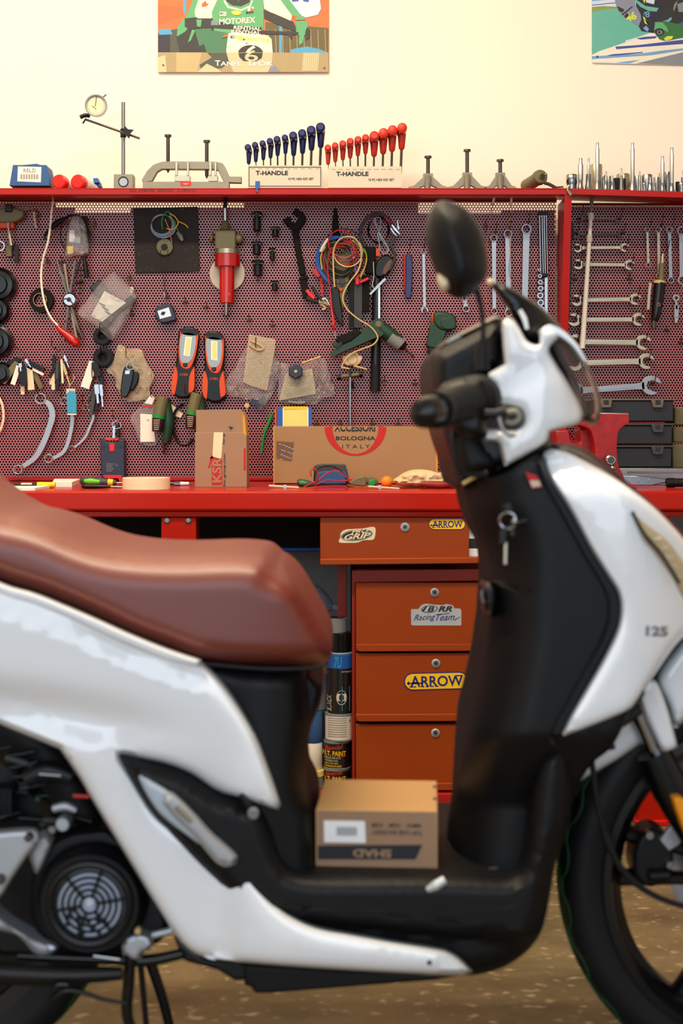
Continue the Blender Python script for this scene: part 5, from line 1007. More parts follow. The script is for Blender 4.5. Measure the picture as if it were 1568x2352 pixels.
mb = MB().ptube(zi((670, 1040), (655, 800), (660, 600), (720, 480), (800, 440), (900, 450), (970, 540), (990, 700), (950, 850), (860, 970), (790, 1090), (770, 1200), (830, 1320), (960, 1430), (1090, 1510), (1170, 1600), (1185, 1670), (1120, 1740), (990, 1790), (880, 1840), (800, 1920))+z(ZF, [(330, 870), (345, 880), (400, 890)]), B(.066), 1.9, 7); mb.build('beige_lead', 'gold_tube', cb)
loop(*q(830, 620), 33, 34, 0, 'gold_tube', 1.7, .064, 'beige_lead', 100, 400); mb = MB(); hang_pin(mb, *q(785, 470), .08); mb.build('hanging_hook', 'steel', cb)
# ring-shaped tester with grey cord and clamp
o = thing('jump_lead', 'dark coiled lead with a grey cord and a chrome crocodile clip', 'cable', P(870, 560, B(.04)))
MB().ptube(zi((1040, 560), (990, 460), (985, 340), (1040, 230), (1120, 165), (1200, 150), (1290, 200), (1370, 290)), B(.03), [3.6, 4, 4, 3.4], 8).build('heavy_lead', 'grey_dark', o); MB().ptube(zi((1400, 420), (1350, 520), (1380, 620), (1390, 700), (1330, 840)), B(.03), 3.8, 8).build('heavy_lead', 'grey_dark', o)
for k in range(4): MB().ptube([(869+(22+k*1.3)*math.cos(a), 528-(32-k*1.5)*math.sin(a)) for a in np.linspace(0, 2*PI, 18)[:-1]], B(.026+k*.003), .9, 5, closed=True, k=1).build('thin_lead', 'black_matte', o)
mb = MB(); mb.ptube(zi((1180, 205), (1140, 230), (1180, 330), (1205, 400), (1240, 480), (1300, 560), (1310, 610), (1270, 640), (1220, 590), (1200, 480), (1190, 400), (1220, 300), (1220, 220), (1180, 205)), B(.042), 1.2, 6); mb.ptube(zi((1160, 210), (1170, 300), (1210, 390), (1275, 500), (1320, 590), (1290, 630)), B(.044), 1.2, 6); mb.build('grey_cord', 'grey_blue', o)
MB().ptube(zi((1270, 205), (1330, 250), (1370, 290)), B(.036), 2, 6).build('red_sleeve', 'ink_red', o); mb = MB().ribbon(zi((1355, 290), (1400, 350), (1455, 410)), [3, 6, 2], B(.04), .008); mb.ribbon(zi((1425, 235), (1430, 300), (1440, 350)), [2, 3, 5], B(.044), .006); mb.ribbon(zi((1340, 330), (1380, 390), (1420, 430)), [3, 4, 2], B(.036), .006); mb.build('crocodile_clip', 'chrome', o, bevel=.0005)
MB().pbox(*zi((1165, 575))[0], *zi((1215, 670))[0], B(.04), .01).build('orange_clip', 'orange', o, bevel=.001)
o = thing('soldering_case', 'square black pouch with a round brown-worn tip beside the jump lead', 'pouch', P(865, 600, B(.03)))
MB().pbox(*zi((1040, 550))[0], *zi((1165, 880))[0], B(.028), .022).build('pouch', 'black_matte', o, bevel=.003); MB().prism(smooth_path(zi((1200, 700), (1290, 650), (1380, 700), (1390, 760), (1330, 860), (1240, 920), (1160, 900), (1160, 780)), n=3, closed=True), B(.034), .026).build('round_end', 'black_trim', o, bevel=.004)
MB().ribbon(zi((1345, 720), (1300, 800), (1260, 880)), [6, 12, 8], B(.036), .003).build('worn_patch', 'brass_hook', o)
o = thing('ball_pein_rod', 'angled steel lever and thin hook hanging below the black pouch', 'lever', P(880, 650, B(.03))); MB().ribbon(zi((1280, 940), (1200, 1020), (1095, 1130)), [5, 6, 4], B(.04), .006).build('lever', 'steel', o); MB().ptube(zi((1135, 740), (1140, 920), (1125, 1010), (1140, 1060)), B(.042), 1.2, 6).build('hook', 'steel_warm', o)
o = thing('long_torch', 'very long black cylindrical torch hanging below the pouch', 'torch', P(863, 900, B(.03)))
ax_, ay_ = zi((1175, 1000))[0]; bx_, by_ = z(ZF, [(636, 1098)])[0]
MB().ptube([(866, 640), (863, 800), (861, 898)], B(.020), 11, 20).build('body', 'black_gloss', o, bevel=.001); MB().ptube([(862, 838), (861, 899)], B(.020), 11.6, 20).build('grip', 'rubber', o)
for k in range(3): MB().pbox(856+k*4.5, 842, 857.6+k*4.5, 892, B(.0345), .003).build('rib', 'rubber', o)
MB().pbox(868, 655, 873, 735, B(.0345), .002).build('label', 'silver_label', o)
# knife
o = thing('utility_knife', 'blue utility knife with red edges hanging beside the jump lead', 'knife', P(935, 683, B(.016))); MB().prism(zb_((1190, 940), (1205, 932), (1250, 945), (1252, 1165), (1195, 1170)), B(.010), .008).build('red_case', 'ink_red', o, bevel=.002); MB().prism(smooth_path(zb_((1210, 945), (1232, 930), (1250, 980), (1250, 1090), (1243, 1200), (1222, 1218), (1204, 1195), (1208, 1100)), n=4, closed=True), B(.017), .008).build('blue_handle', 'navy', o, bevel=.002)
mb = MB(); hang_pin(mb, *zb_((1230, 915))[0], .03); mb.build('hanging_hook', 'brass_hook', o)
# green drill/screwdriver, left
zf = lambda *p: z(ZF, list(p))
o = thing('cordless_screwdriver', 'dark green cordless screwdriver without battery, angled over the long black torch', 'screwdriver', P(860, 780, B(.06)))
D = B(.062); mb = MB(); sp = [(235, 660), (400, 600), (500, 545), (640, 440), (700, 455), (720, 520), (700, 590), (620, 620), (480, 680), (300, 760), (262, 800), (230, 750), (275, 700)]
mb.prism(smooth_path(zf(*[p+(('c',) if i in (0, 10, 11, 12) else ()) for i, p in enumerate(sp)]), n=4, closed=True), D, .035); mb.build('handle', 'drill_green', o, bevel=.007, seg=3)
MB().prism(zf((395, 560), (460, 530), (520, 560), (420, 640), (330, 680), (270, 640), (300, 590)), D-.003, .02).build('grip_pad', 'black_matte', o, bevel=.004)
MB().prism(zf((275, 680), (330, 640), (335, 670), (280, 710)), D-.004, .01).build('latch', 'ink', o)
MB().ptube(zf((660, 500), (760, 580), (850, 650)), D+.018, [16, 17, 15], 22).build('motor_housing', 'drill_green', o); MB().ptube(zf((770, 600), (840, 655), (870, 680)), D+.018, [17.5, 17, 16], 22).build('gear_collar', 'grey', o); MB().ptube(zf((850, 660), (900, 700)), D+.018, [16.5, 13, 8], 20).build('chuck', 'black_trim', o)
MB().ptube(zf((895, 700), (985, 795)), D+.018, [3, 2.2], 8).build('bit', 'dark_steel', o); MB().disc(*zf((665, 492))[0], 8.5, D-.004, .008, 24, .5).build('button', 'olive', o); mb = MB().prism(zf((720, 520), (800, 590), (790, 620), (705, 545)), D-.0005, .004); mb.build('label', 'silver_label', o)
# second green screwdriver
o = thing('cordless_screwdriver', 'dark green pistol screwdriver hanging under the mirror behind the handlebar', 'screwdriver', P(1015, 800, B(.06)))
D = B(.05); MB().prism(smooth_path(zf((1160, 390), (1240, 370), (1340, 400), (1365, 440), (1360, 500), (1320, 540), (1230, 545), (1160, 480)), n=4, closed=True), D, .045).build('head', 'drill_green', o, bevel=.008, seg=3)
MB().prism(smooth_path(zf((1225, 440), (1330, 415), (1362, 450), (1350, 530), (1240, 530), ), n=3, closed=True), D-.002, .01).build('nose', 'green' if False else 'drill_green', o, bevel=.004)
MB().prism(smooth_path(zf((1145, 470), (1230, 490), (1275, 550), (1240, 650), (1230, 700), (1105, 690), (1110, 600)), n=4, closed=True), D+.004, .035).build('handle', 'drill_green', o, bevel=.007, seg=3); MB().prism(zf((1140, 395), (1163, 400), (1160, 470), (1143, 470)), D+.006, .03).build('collar', 'orange', o, bevel=.003); MB().prism(zf((1105, 680), (1240, 680), (1200, 780), (1110, 770)), D+.008, .028).build('battery_end', 'black_trim', o, bevel=.005)
# burnt piston on T-wrench
o = thing('piston', 'burnt cream-coloured piston crown hanging above the T-handle wrench', 'piston', P(808, 850, B(.03)))
mb = MB().prism(zf((395, 740), (480, 738), (485, 765), (515, 770), (520, 800), (500, 840), (470, 862), (380, 862), (345, 845), (332, 800), (340, 770), (370, 765)), B(.03), .03); mb.build('crown', 'piston', o, bevel=.003); MB().annulus(*zf((428, 805))[0], 12, 11, B(.0305), .001).build('ring_mark', 'brass_hook', o); MB().ptube(zf((440, 865), (500, 880), (555, 895)), B(.034), [3, 2.4, 2], 8).build('pin', 'gold_tube', o)
o = thing('t_handle_wrench', 'T-handle socket wrench with an olive sleeve and long chrome shaft behind the carton', 'wrench', P(804, 980, B(.03)))
MB().ptube(zf((330, 962), (490, 940)), B(.03), 5, 12).build('grip', 'olive', o)
for a, b in ((zf((285, 970), (325, 963))), (zf((488, 942), (522, 938)))): MB().ptube([a, b], B(.03), 6.2, 12).build('end_cap', 'black_trim', o)
MB().ptube(zf((400, 900), (408, 960)), B(.034), [3, 4], 8).build('hub', 'dark_steel', o); MB().ptube(zf((408, 960), (408, 1300), (412, 1440)), B(.03), 3.3, 10).build('shaft', 'chrome', o); MB().ptube(zf((425, 1000), (430, 1070)), B(.02), [3, 4], 8).build('knob', 'black_trim', o)
# LED work lights
ze = lambda *p: z(ZE, list(p))
for k, (dx, dy, lab) in enumerate(((0, 0, 'left and slightly higher'), (183, 32, 'right and slightly lower'))):
    T = (lambda *p: ze(*[(a[0]+dx+(0 if not k else (a[1]-430)*.115), a[1]+dy)+tuple(a[2:]) for a in p]))
    o = thing('work_light', 'black and orange LED hand lamp hanging upright, %s of the two' % lab, 'work light', P(*T((120, 950))[0], B(.03)), 'LED hand lamps'); D = B(.032)
    mb = MB().prism(smooth_path(T((160, 422), (225, 440), (250, 490), (240, 600), (218, 720), (212, 850), (205, 930), (140, 963), (70, 945), (42, 880), (55, 780), (78, 690), (90, 560), (100, 460)), n=5, closed=True), D, .03); mb.build('body', 'black_trim', o, bevel=.006, seg=3)
    mb = MB(); mb.prism(smooth_path(T((42, 860), (60, 760), (78, 720, 'c'), (92, 800), (68, 940, 'c'), (46, 920)), n=4, closed=True), D-.001, .022); mb.prism(smooth_path(T((216, 720, 'c'), (218, 800), (212, 900), (172, 925, 'c'), (178, 800)), n=4, closed=True), D-.001, .022); mb.build('side_grip', 'orange', o, bevel=.002)
    MB().prism(smooth_path(T((118, 458), (230, 470), (246, 500), (225, 640), (182, 735), (130, 735), (105, 690), (96, 600), (108, 490)), n=4, closed=True), D-.0008, .004).build('frame', 'orange', o, bevel=.001)
    MB().prism(smooth_path(T((125, 440), (228, 450), (235, 490), (128, 482)), n=4, closed=True), D-.0016, .004).build('top_cap', 'black_trim', o)
    MB().prism(smooth_path(T((122, 484), (224, 490), (214, 620), (178, 690), (120, 690), (108, 600)), n=4, closed=True), D-.0016, .004).build('reflector', 'lens_silver', o); MB().prism(T((150, 500), (198, 505), (180, 648), (134, 640)), D-.002, .004).build('led_frame', 'white', o); MB().prism(T((158, 507), (191, 511), (175, 640), (142, 634)), D-.0024, .004).build('led_strip', 'led', o)
    MB().disc(*T((147, 712))[0], 6, D-.003, .006, 18, .5).build('switch', 'black_gloss', o); a = T((106, 775), (166, 800)); MB().use('orange').text('OBI', a[0][0], a[0][1], a[1][0], a[1][1]-2, D-.0006).build('print', None, o, flat=True)
# clear bags in the middle
o = bag('parts_bag', 'crumpled clear bag around a yellowish inner bag, right of the hand lamps', ze((560, 660), (620, 570), (720, 520), (850, 680), (850, 780), (790, 960), (720, 1050), (640, 980), (450, 930), (440, 850), (520, 740)), .022, .014, 'film', .010, 7); MB().prism(ze((625, 482), (825, 520), (820, 600), (760, 905), (640, 870), (580, 840), (600, 700)), B(.026), .002).build('inner_bag', 'film_warm', o)
MB().ptube(ze((640, 530), (700, 560), (735, 590), (690, 600), (625, 560)), B(.03), 2, 6).build('bag_tie', 'gold_tube', o); MB().ribbon(ze((640, 980), (700, 1000), (740, 950)), [10, 16, 8], B(.02), .01).build('dark_part', 'navy_dark', o, bevel=.003); mb = MB(); hang_pin(mb, *ze((682, 590))[0], .035); mb.build('hanging_hook', 'brass_hook', o)
o = bag('parts_bag', 'crumpled clear bag with grey levers and a black star knob in front', ze((850, 700), (960, 720), (1050, 700), (1180, 660), (1230, 780), (1270, 930), (1180, 960), (1140, 1000), (980, 1010), (850, 980), (850, 860)), .020, .012, 'film', .010, 7)
MB().prism(ze((900, 780), (1100, 740), (1130, 930), (850, 980)), B(.024), .002).build('inner_bag', 'film_warm', o)
mb = MB().ribbon(ze((890, 900), (960, 920), (1090, 890)), [14, 16, 12], B(.020), .010); mb.ribbon(ze((975, 880), (1010, 830), (1050, 790)), [8, 10, 12], B(.02), .008); mb.build('lever', 'grey_dark', o, bevel=.003); mb = MB().ptube(ze((920, 990), (1000, 1000), (1050, 995)), B(.018), 4, 8); mb.build('spring', 'grey', o); MB().ptube(ze((1020, 700), (1165, 650)), B(.03), [2, 2.4], 6).build('bag_fold', 'gold_tube', o)
s_ = []
for i in range(12): a = 2*PI*i/12; rr = 18.5 if i % 2 else 15.5; s_.append((678.5+rr*math.cos(a), 853-rr*math.sin(a)))
o = thing('star_knob', 'dark blue star-shaped knob with a brass centre hanging over a clear bag', 'knob', P(678, 870, B(.05))); MB().prism(s_, B(.05), .02).build('knob', 'navy_dark', o, bevel=.003); MB().disc(679, 853, 3.6, B(.052), .004).build('centre', 'gold_tube', o); mb = MB(); mb.ptube(ze((982, 630), (985, 700)), B(.04), 1, 5); mb.ptube(ze((990, 815), (990, 850)), B(.05), 1.2, 5); mb.build('pin', 'steel', o)
mb = MB().disc(*ze((610, 1018))[0], 6, B(.014), .012, 16); mb.ptube(ze((610, 1030), (612, 1065)), B(.012), 1.2, 6); solo(mb, 'brass_nut', 'gold_tube', 'small brass nut on a pin between the small carton and the long carton', 'nut')
# left clear bag with remote key
o = bag('parts_bag', 'crumpled yellowish clear bag holding a car key fob, left of the hand lamps', zd((890, 560), (960, 590), (1060, 600), (1100, 700), (1155, 790), (1120, 900), (1130, 960), (960, 985), (880, 900), (860, 800), (800, 760), (850, 680)), .016, .010, 'film_warm', .008, 8)
MB().prism(smooth_path(zd((930, 735), (990, 730), (1000, 800), (960, 940), (910, 950), (905, 880)), n=4, closed=True), B(.034), .014).build('key_fob', 'black_gloss', o, bevel=.003); MB().prism(smooth_path(zd((1000, 760), (1040, 780), (1030, 850), (980, 910), (975, 800)), n=4, closed=True), B(.03), .012).build('key_fob', 'black_trim', o, bevel=.003)
mb = MB().prism(zd((940, 755), (975, 752), (970, 780), (938, 782)), B(.0345), .001); mb.build('key_button', 'silver_label', o); mb = MB(); hang_pin(mb, *zd((968, 670))[0], .05); mb.ptube(zd((965, 690), (950, 720), (960, 745), (1000, 740), (995, 700)), B(.036), 1.2, 6); mb.build('key_ring', 'chrome', o)
# key bunches
def keys(lab, ring, items, hookxy):
    r = thing('key_bunch', lab, 'keys', P(*hookxy, B(.04)), 'key bunches'); mb = MB(); hang_pin(mb, hookxy[0], hookxy[1], .045); mb.build('hanging_hook', 'brass_hook', r)
    c = P(*ring[:2], B(.042)); MB().torus(c, ring[2]*DP/F, .0010, (.3, 1, .2), 24, 6).build('key_ring', 'chrome', r)
    for k, (nm, m, a, b, w, d) in enumerate(items):
        if nm == 'key': mb = MB().ribbon([a, ((a[0]+b[0])/2, (a[1]+b[1])/2)], w, B(d), .006); mb.ribbon([((a[0]+b[0])/2, (a[1]+b[1])/2), b], w*.5, B(d)+.002, .003)
        else: mb = MB().ribbon([a, ((a[0]*.7+b[0]*.3), a[1]*.7+b[1]*.3), b], [w*.6, w, w*.8] if nm == 'fob' else w, B(d), .008 if nm == 'fob' else .0006, smooth=False)
        mb.build(nm, m, r, bevel=.0012 if nm == 'fob' else 0)
    return r
keys('widest bunch of black key fobs and paper tags at the left edge', (50, 815, 9), [
 ('fob', 'olive', *zd((125, 690), (20, 850)), 16, .03), ('fob', 'black_trim', *zd((150, 670), (60, 700)), 14, .026), ('fob', 'black_trim', *zd((20, 740), (-40, 860)), 20, .018), ('tag', 'paper', *zd((140, 720), (95, 860)), 11, .034), ('fob', 'black_trim', *zd((160, 700), (180, 870)), 19, .04), ('tag', 'cream', *zd((165, 760), (170, 935)), 9, .022),
 ('fob', 'black_trim', *zd((190, 680), (330, 750)), 12, .034), ('tag', 'paper', *zd((200, 720), (325, 785)), 6, .03), ('tag', 'cream', *zd((215, 720), (235, 900)), 15, .03), ('fob', 'olive', *zd((240, 740), (310, 890)), 13, .024), ('key', 'chrome', *zd((150, 700), (155, 760)), 7, .046), ('key', 'chrome', *zd((190, 670), (230, 730)), 6, .044)], zd((135, 590))[0])
keys('middle key bunch with slim black keys on two chrome rings', (137, 815, 9), [
 ('fob', 'black_trim', *zd((400, 640), (405, 750)), 9, .026), ('fob', 'black_trim', *zd((420, 700), (370, 810)), 7, .03), ('fob', 'grey_dark', *zd((430, 690), (425, 820)), 8, .036), ('tag', 'cream', *zd((395, 780), (400, 900)), 8, .024), ('fob', 'black_trim', *zd((450, 680), (425, 905)), 10, .034), ('tag', 'cream', *zd((460, 670), (470, 850)), 5, .04), ('key', 'gold_tube', *zd((470, 700), (525, 870)), 6, .038),
 ('fob', 'black_trim', *zd((480, 690), (510, 790)), 9, .03), ('key', 'chrome', *zd((480, 640), (515, 730)), 5, .044), ('tag', 'cream', *zd((385, 800), (385, 860)), 9, .02)], zd((418, 590))[0])
keys('key bunch with a large paper tag and two bare keys, right of the blue tag', (219, 868, 6), [
 ('tag', 'paper', *zd((700, 690), (635, 885)), 20, .024), ('fob', 'black_trim', *zd((700, 690), (740, 800)), 17, .034), ('fob', 'black_trim', *zd((745, 760), (765, 860)), 12, .026), ('fob', 'grey_dark', *zd((715, 870), (680, 1085)), 11, .036), ('fob', 'black_trim', *zd((740, 870), (715, 1060)), 13, .028), ('key', 'chrome', *zd((722, 860), (735, 1000)), 10, .046), ('key', 'chrome', *zd((755, 860), (770, 1025)), 7, .04), ('fob', 'grey_dark', *zd((690, 900), (660, 990)), 5, .03)], zd((715, 820))[0])
o = thing('key_tag', 'bright blue plastic key tag hanging on the middle key bunch', 'key tag', P(163, 950, B(.05))); MB().prism(zd((497, 930), (520, 908), (550, 908), (572, 930), (575, 1075), (503, 1075)), B(.054), .004).build('tag', 'cyan', o, bevel=.001); MB().pbox(*zd((505, 1060))[0], *zd((573, 1088))[0], B(.052), .003).build('paper_insert', 'paper', o); MB().pbox(*zd((497, 890))[0], *zd((563, 935))[0], B(.050), .001).build('white_tab', 'stand_white', o); MB().ptube(zd((525, 910), (520, 870), (545, 840), (555, 800), (545, 785)), B(.05), 1, 5).build('string', 'gold_tube', o)
# S-shaped spanners
def sspan(lab, pts, w, ra, rb, d):
    r = thing('half_moon_spanner', lab, 'spanner', P(*pts[0], B(d)), 'half-moon spanners'); MB().ribbon(pts, w, B(d), .005).build('shaft', 'steel_blue', r, bevel=.0012)
    for c, rr in ((pts[0], ra), (pts[-1], rb)):
        MB().annulus(c[0], c[1], rr, rr*.76, B(d)-.002, .008, 28).build('ring_head', 'steel', r, bevel=.0008)
    mb = MB(); hang_pin(mb, pts[0][0], pts[0][1]-ra*.6, d+.012); mb.build('hanging_hook', 'brass_hook', r)
def cut(pts, ra, rb): # shaft ends at the ring rims
    return pts
def S2(lab, ca, ra, mid, cb_, rb, w, d):
    m = zd(*mid); a = zd(ca)[0]; b = zd(cb_)[0]; r = thing('half_moon_spanner', lab, 'spanner', P(*a, B(d)), 'half-moon spanners')
    MB().ribbon(m, w, B(d), .005).build('shaft', 'steel_blue', r, bevel=.0012)
    for c, rr in ((a, ra), (b, rb)): MB().annulus(c[0], c[1], rr, rr*.76, B(d)-.002, .008, 28).build('ring_head', 'steel', r, bevel=.0008)
    mb = MB(); hang_pin(mb, a[0], a[1]-ra*.6, d+.012); mb.build('hanging_hook', 'brass_hook', r)
S2('largest curved half-moon ring spanner, leftmost under the keys', (303, 966), 13, [(335, 985), (375, 1020), (392, 1090), (370, 1180), (320, 1310), (260, 1410), (170, 1475)], (133, 1498), 11, [10, 14, 15, 14, 14, 13, 11], .022)
S2('medium curved half-moon ring spanner below the bright blue tag', (480, 985), 9, [(500, 1000), (535, 1050), (540, 1150), (510, 1290), (470, 1370), (395, 1415)], (364, 1415), 10.5, [6, 9, 10, 10, 10, 9], .02)
S2('smallest curved half-moon ring spanner, rightmost of the three', (640, 1030), 7, [(660, 1045), (700, 1090), (680, 1160), (635, 1260), (555, 1335)], (536, 1340), 6.5, [4, 7, 7, 7, 5], .02)
mb = MB().ptube([(-6, 905, 0), (5, 930, 0), (8, 960, 0), (2, 985, 0), (-8, 1000, 0)], B(.02), 3, 8); solo(mb, 'cable_loop', 'cream', 'beige cable loop cut by the left edge below the widest key bunch', 'cable')
# ignition tester (blue)
o = thing('torque_adapter', 'dark blue measuring device with red ends hanging below a small key clip', 'tester', P(258, 1100, B(.03))); D = B(.03)
MB().prism(zd((750, 1272), (790, 1268), (800, 1290), (880, 1290), (890, 1268), (932, 1275), (935, 1400), (938, 1570), (760, 1570), (752, 1400)), D, .028).build('body', 'navy_dark', o, bevel=.003)
for q in ((790, 1262, 888, 1280), (820, 1302, 858, 1362)): a = zd(q[:2], q[2:]); MB().pbox(*a[0], *a[1], D-.002, .006).build('red_tab', 'red_plain', o, bevel=.001)
mb = MB().prism(zd((768, 1545), (780, 1540), (905, 1540), (915, 1552), (918, 1590), (895, 1590), (885, 1565), (790, 1565)), D-.004, .01); mb.build('red_foot', 'red_plain', o, bevel=.001)
mb = MB()
for x in (778, 905): mb.disc(*zd((x, 1328))[0], 3.2, D-.0008, .002, 12)
mb.build('screw', 'ink', o); mb = MB().text('GEDORE', *zd((800, 1450))[0], *zd((865, 1462))[0], D-.0004) if False else MB().text('CE', *zd((862, 1455))[0], *zd((884, 1472))[0], D-.0004)
for k in range(6): a = zd((796, 1452+k*11), (855-(k % 3)*8, 1456+k*11)); mb.pbox(*a[0], *a[1], D-.0004, .0004)
mb.build('print', 'grey', o, flat=True)
mb = MB().ptube(zd((880, 1130), (845, 1150), (850, 1190), (905, 1180), (900, 1140)), B(.034), 1.3, 6); mb.ribbon(zd((855, 1170), (852, 1262)), 5, B(.036), .006); hang_pin(mb, *zd((866, 1110))[0], .04); mb.build('key_clip', 'chrome', o); MB().ribbon(zd((882, 1160), (884, 1255)), 9, B(.03), .01).build('black_key', 'black_trim', o, bevel=.002)
# torches (olive air drills)
for k, (dx, dy, lab) in enumerate(((0, 0, 'left'), (252, -25, 'right, half behind the small carton'))):
    T = lambda *p: zd(*[(a[0]+dx, a[1]+dy) for a in p]); o = thing('pistol_sprayer', 'olive and black cylindrical hand tool with green bands, %s' % lab, 'hand tool', P(*T((1230, 1380))[0], B(.04)), 'olive hand tools')
    MB().ptube(T((1225, 950), (1205, 1030), (1190, 1100)), B(.040), [13, 14, 14], 20).build('barrel', 'olive', o); MB().ptube(T((1193, 1085), (1187, 1112)), B(.040), 15, 20).build('band', 'green', o); MB().ptube(T((1187, 1112), (1175, 1215)), B(.040), [14.5, 14, 11], 20).build('label_sleeve', 'maroon_dark', o)
    mb = MB().ptube(T((1240, 960), (1262, 1150), (1240, 1300)), B(.024), [10, 14, 9], 12); mb.build('rear_body', 'drill_green', o); MB().ptube(T((1230, 1290), (1228, 1390)), B(.022), [5, 2], 8).build('tip', 'brass_hook', o)
    mb = MB()
    for j in range(6): a = T((1150+j, 1125+j*14), (1200+j-j*3, 1129+j*14)); mb.pbox(*a[0], *a[1], B(.0582), .001)
    mb.build('print', 'stand_white', o, flat=True); mb = MB(); hang_pin(mb, *T((1150, 960))[0], .05); mb.build('hanging_hook', 'brass_hook', o)
MB_ = MB().ptube(zd((1370, 1000), (1310, 1070), (1300, 1180), (1330, 1290), (1400, 1310), (1450, 1270)), B(.02), 3.4, 8); solo(MB_, 'wrist_strap', 'black_trim', 'black cord loop hanging between the two olive hand tools', 'strap')
o = bag('parts_bag', 'small clear bag with white printed slips left of the olive hand tools', zd((1060, 1020), (1130, 930), (1160, 1000), (1180, 1290), (1060, 1300), (1000, 1170), (980, 1100)), .018, .008, 'film', .005, 8, ); MB().prism(zd((1052, 1078), (1145, 1085), (1165, 1290), (1052, 1290)), B(.020), .001).build('paper_slip', 'paper', o); mb = MB().prism(zd((1060, 1020), (1145, 1018), (1148, 1026), (1060, 1030)), B(.021), .001); mb.build('red_seal', 'ink_red', o); MB().prism(zd((1085, 1000), (1130, 935), (1160, 960), (1140, 1010)), B(.021), .001).build('paper_slip', 'paper', o)
mb = MB().prism(zd((1270, 1025), (1285, 1005), (1372, 1080), (1355, 1110), (1285, 1085)), B(.012), .001); solo(mb, 'paper_tag', 'cream', 'small cream paper tag between the two olive hand tools', 'tag')
# green hose and yellow book
mb = MB().ptube(ze((800, 1080), (770, 1160), (735, 1250), (722, 1370)), B(.014), [5, 4, 3.6, 3.4], 10); solo(mb, 'green_tube', 'green', 'short green bent tube between the two cartons', 'tube')
# ---------------------------------------------------------------- things on the worktop
def BT(D): return Y0+(HC-TOPZ)/D*F
zl = lambda *p: z(ZL, list(p)); zm = lambda *p: z(ZM, list(p))
# small carton
D = 3.52; bt = BT(D); ze = lambda *p: z(ZE, list(p))
o = thing('carton', 'upright worn cardboard carton with red printed logo and a strip of masking tape', 'box', P(507, bt, D))
x0, x1, y0 = 447, 556, 940
def slab(pts, D, t): return MB().prism(pts, D, t)
MB().prism([(447, bt), (448, 993), (556, 993), (566, 1000), (567, bt)], D, .10).build('body', 'cardboard', o, bevel=.001)
MB().prism(ze((228, 1050), (575, 1048), (577, 1222), (238, 1216)), D+.003, .003).build('front_flap', 'cardboard', o)
MB().prism([(556, 944), (562, 958), (566, 1002), (557, 1000)], D+.004, .09).build('side_flap', 'cardboard_edge', o)
MB().prism([(450, 946), (556, 945), (556, 996), (450, 996)], D+.095, .003).build('rear_flap', 'cardboard', o)
MB().prism(ze((362, 1218), (432, 1218), (418, 1418), (352, 1400)), D-.0008, .0006).build('tape', 'cream', o)
mb = MB(); mb.use('ink_red').prism(ze((343, 1385), (425, 1418), (427, 1612), (347, 1614)), D-.0006, .0005); a = ze((385, 1500))[0]; mb.use('cardboard').text('KSR', a[0]-29, a[1]-11, a[0]+29, a[1]+11, D-.0008, 90, .03)
mb.use('ink_red').prism(ze((318, 1484), (340, 1400), (350, 1395), (332, 1486)), D-.0006, .0005); mb.prism(ze((332, 1408), (385, 1380), (388, 1392), (336, 1420)), D-.0006, .0005)
a = ze((443, 1500))[0]; mb.use('ink').text('ksr-group.com', a[0]-37, a[1]-3.6, a[0]+37, a[1]+3.6, D-.0006, 90, .01); a = ze((438, 1262))[0]; mb.text('ksr-gr', a[0]-13, a[1]-3, a[0]+13, a[1]+3, D-.0006, 90, .01)
mb.prism(ze((470, 1172), (510, 1180), (480, 1202), (486, 1188)), D-.0001, .0002); mb.use('ink_red').text('KSR', 544, 1043, 580, 1051, D-.0006, 90, .03) if False else mb.use('ink_red').pbox(559.5, 1030, 564, 1080, D+.0004-.001, .0005)
mb.build('print', None, o, flat=True)
# long carton
D = 3.72; bt = BT(D)
o = thing('carton', 'long open brown carton printed with a red ring and the words Bologna Italy', 'box', P(815, bt, D))
zf = lambda *p: z(ZF, list(p))
a = P(628, bt, D); b = P(1004, 979, D)
mb = MB(); mb.box(a.x, D, a.z, b.x, D+.005, b.z); mb.box(a.x, D+.005, a.z, a.x+.005, D+.145, b.z+.002); mb.box(b.x-.005, D+.005, a.z, b.x, D+.145, b.z+.001); mb.box(a.x, D+.140, a.z, b.x, D+.145, b.z-.003); mb.box(a.x, D, a.z, b.x, D+.145, a.z+.005)
mb.build('body', 'cardboard_b', o, bevel=.0015)
mb = MB().prism([(1000, 979), (1005, 979), (1005, bt), (1001, bt)], D-.0004, .01); mb.build('worn_edge', 'cardboard_edge', o); mb = MB().prism([(627, 980), (630, 980), (630, bt), (627.5, bt)], D-.0004, .01); mb.build('worn_edge', 'cardboard_edge', o)
mb = MB(); mb.use('ink_red'); cx, cy = z(ZF, [(455, 1380)])[0]
# crescent ring cut by the box edge
outer, inner = [], []
for i in range(31):
    a_ = PI+PI*i/30
    ox, oy = 816+71*math.cos(a_), 981-66*math.sin(a_); ix, iy = 816+53*math.cos(a_), 979-64.5*math.sin(a_)*.985
    outer.append((ox, oy)); inner.append((ix, iy))
for i in range(30): mb.prism([outer[i], outer[i+1], inner[i+1], inner[i]], D-.0006, .0005)
mb.use('ink').text('BOLOGNA', *zf((278, 1497))[0], *zf((635, 1533))[0], D-.0003, 0, .02); mb.text('I T A L Y', *zf((335, 1573))[0], *zf((585, 1605))[0], D-.0003)
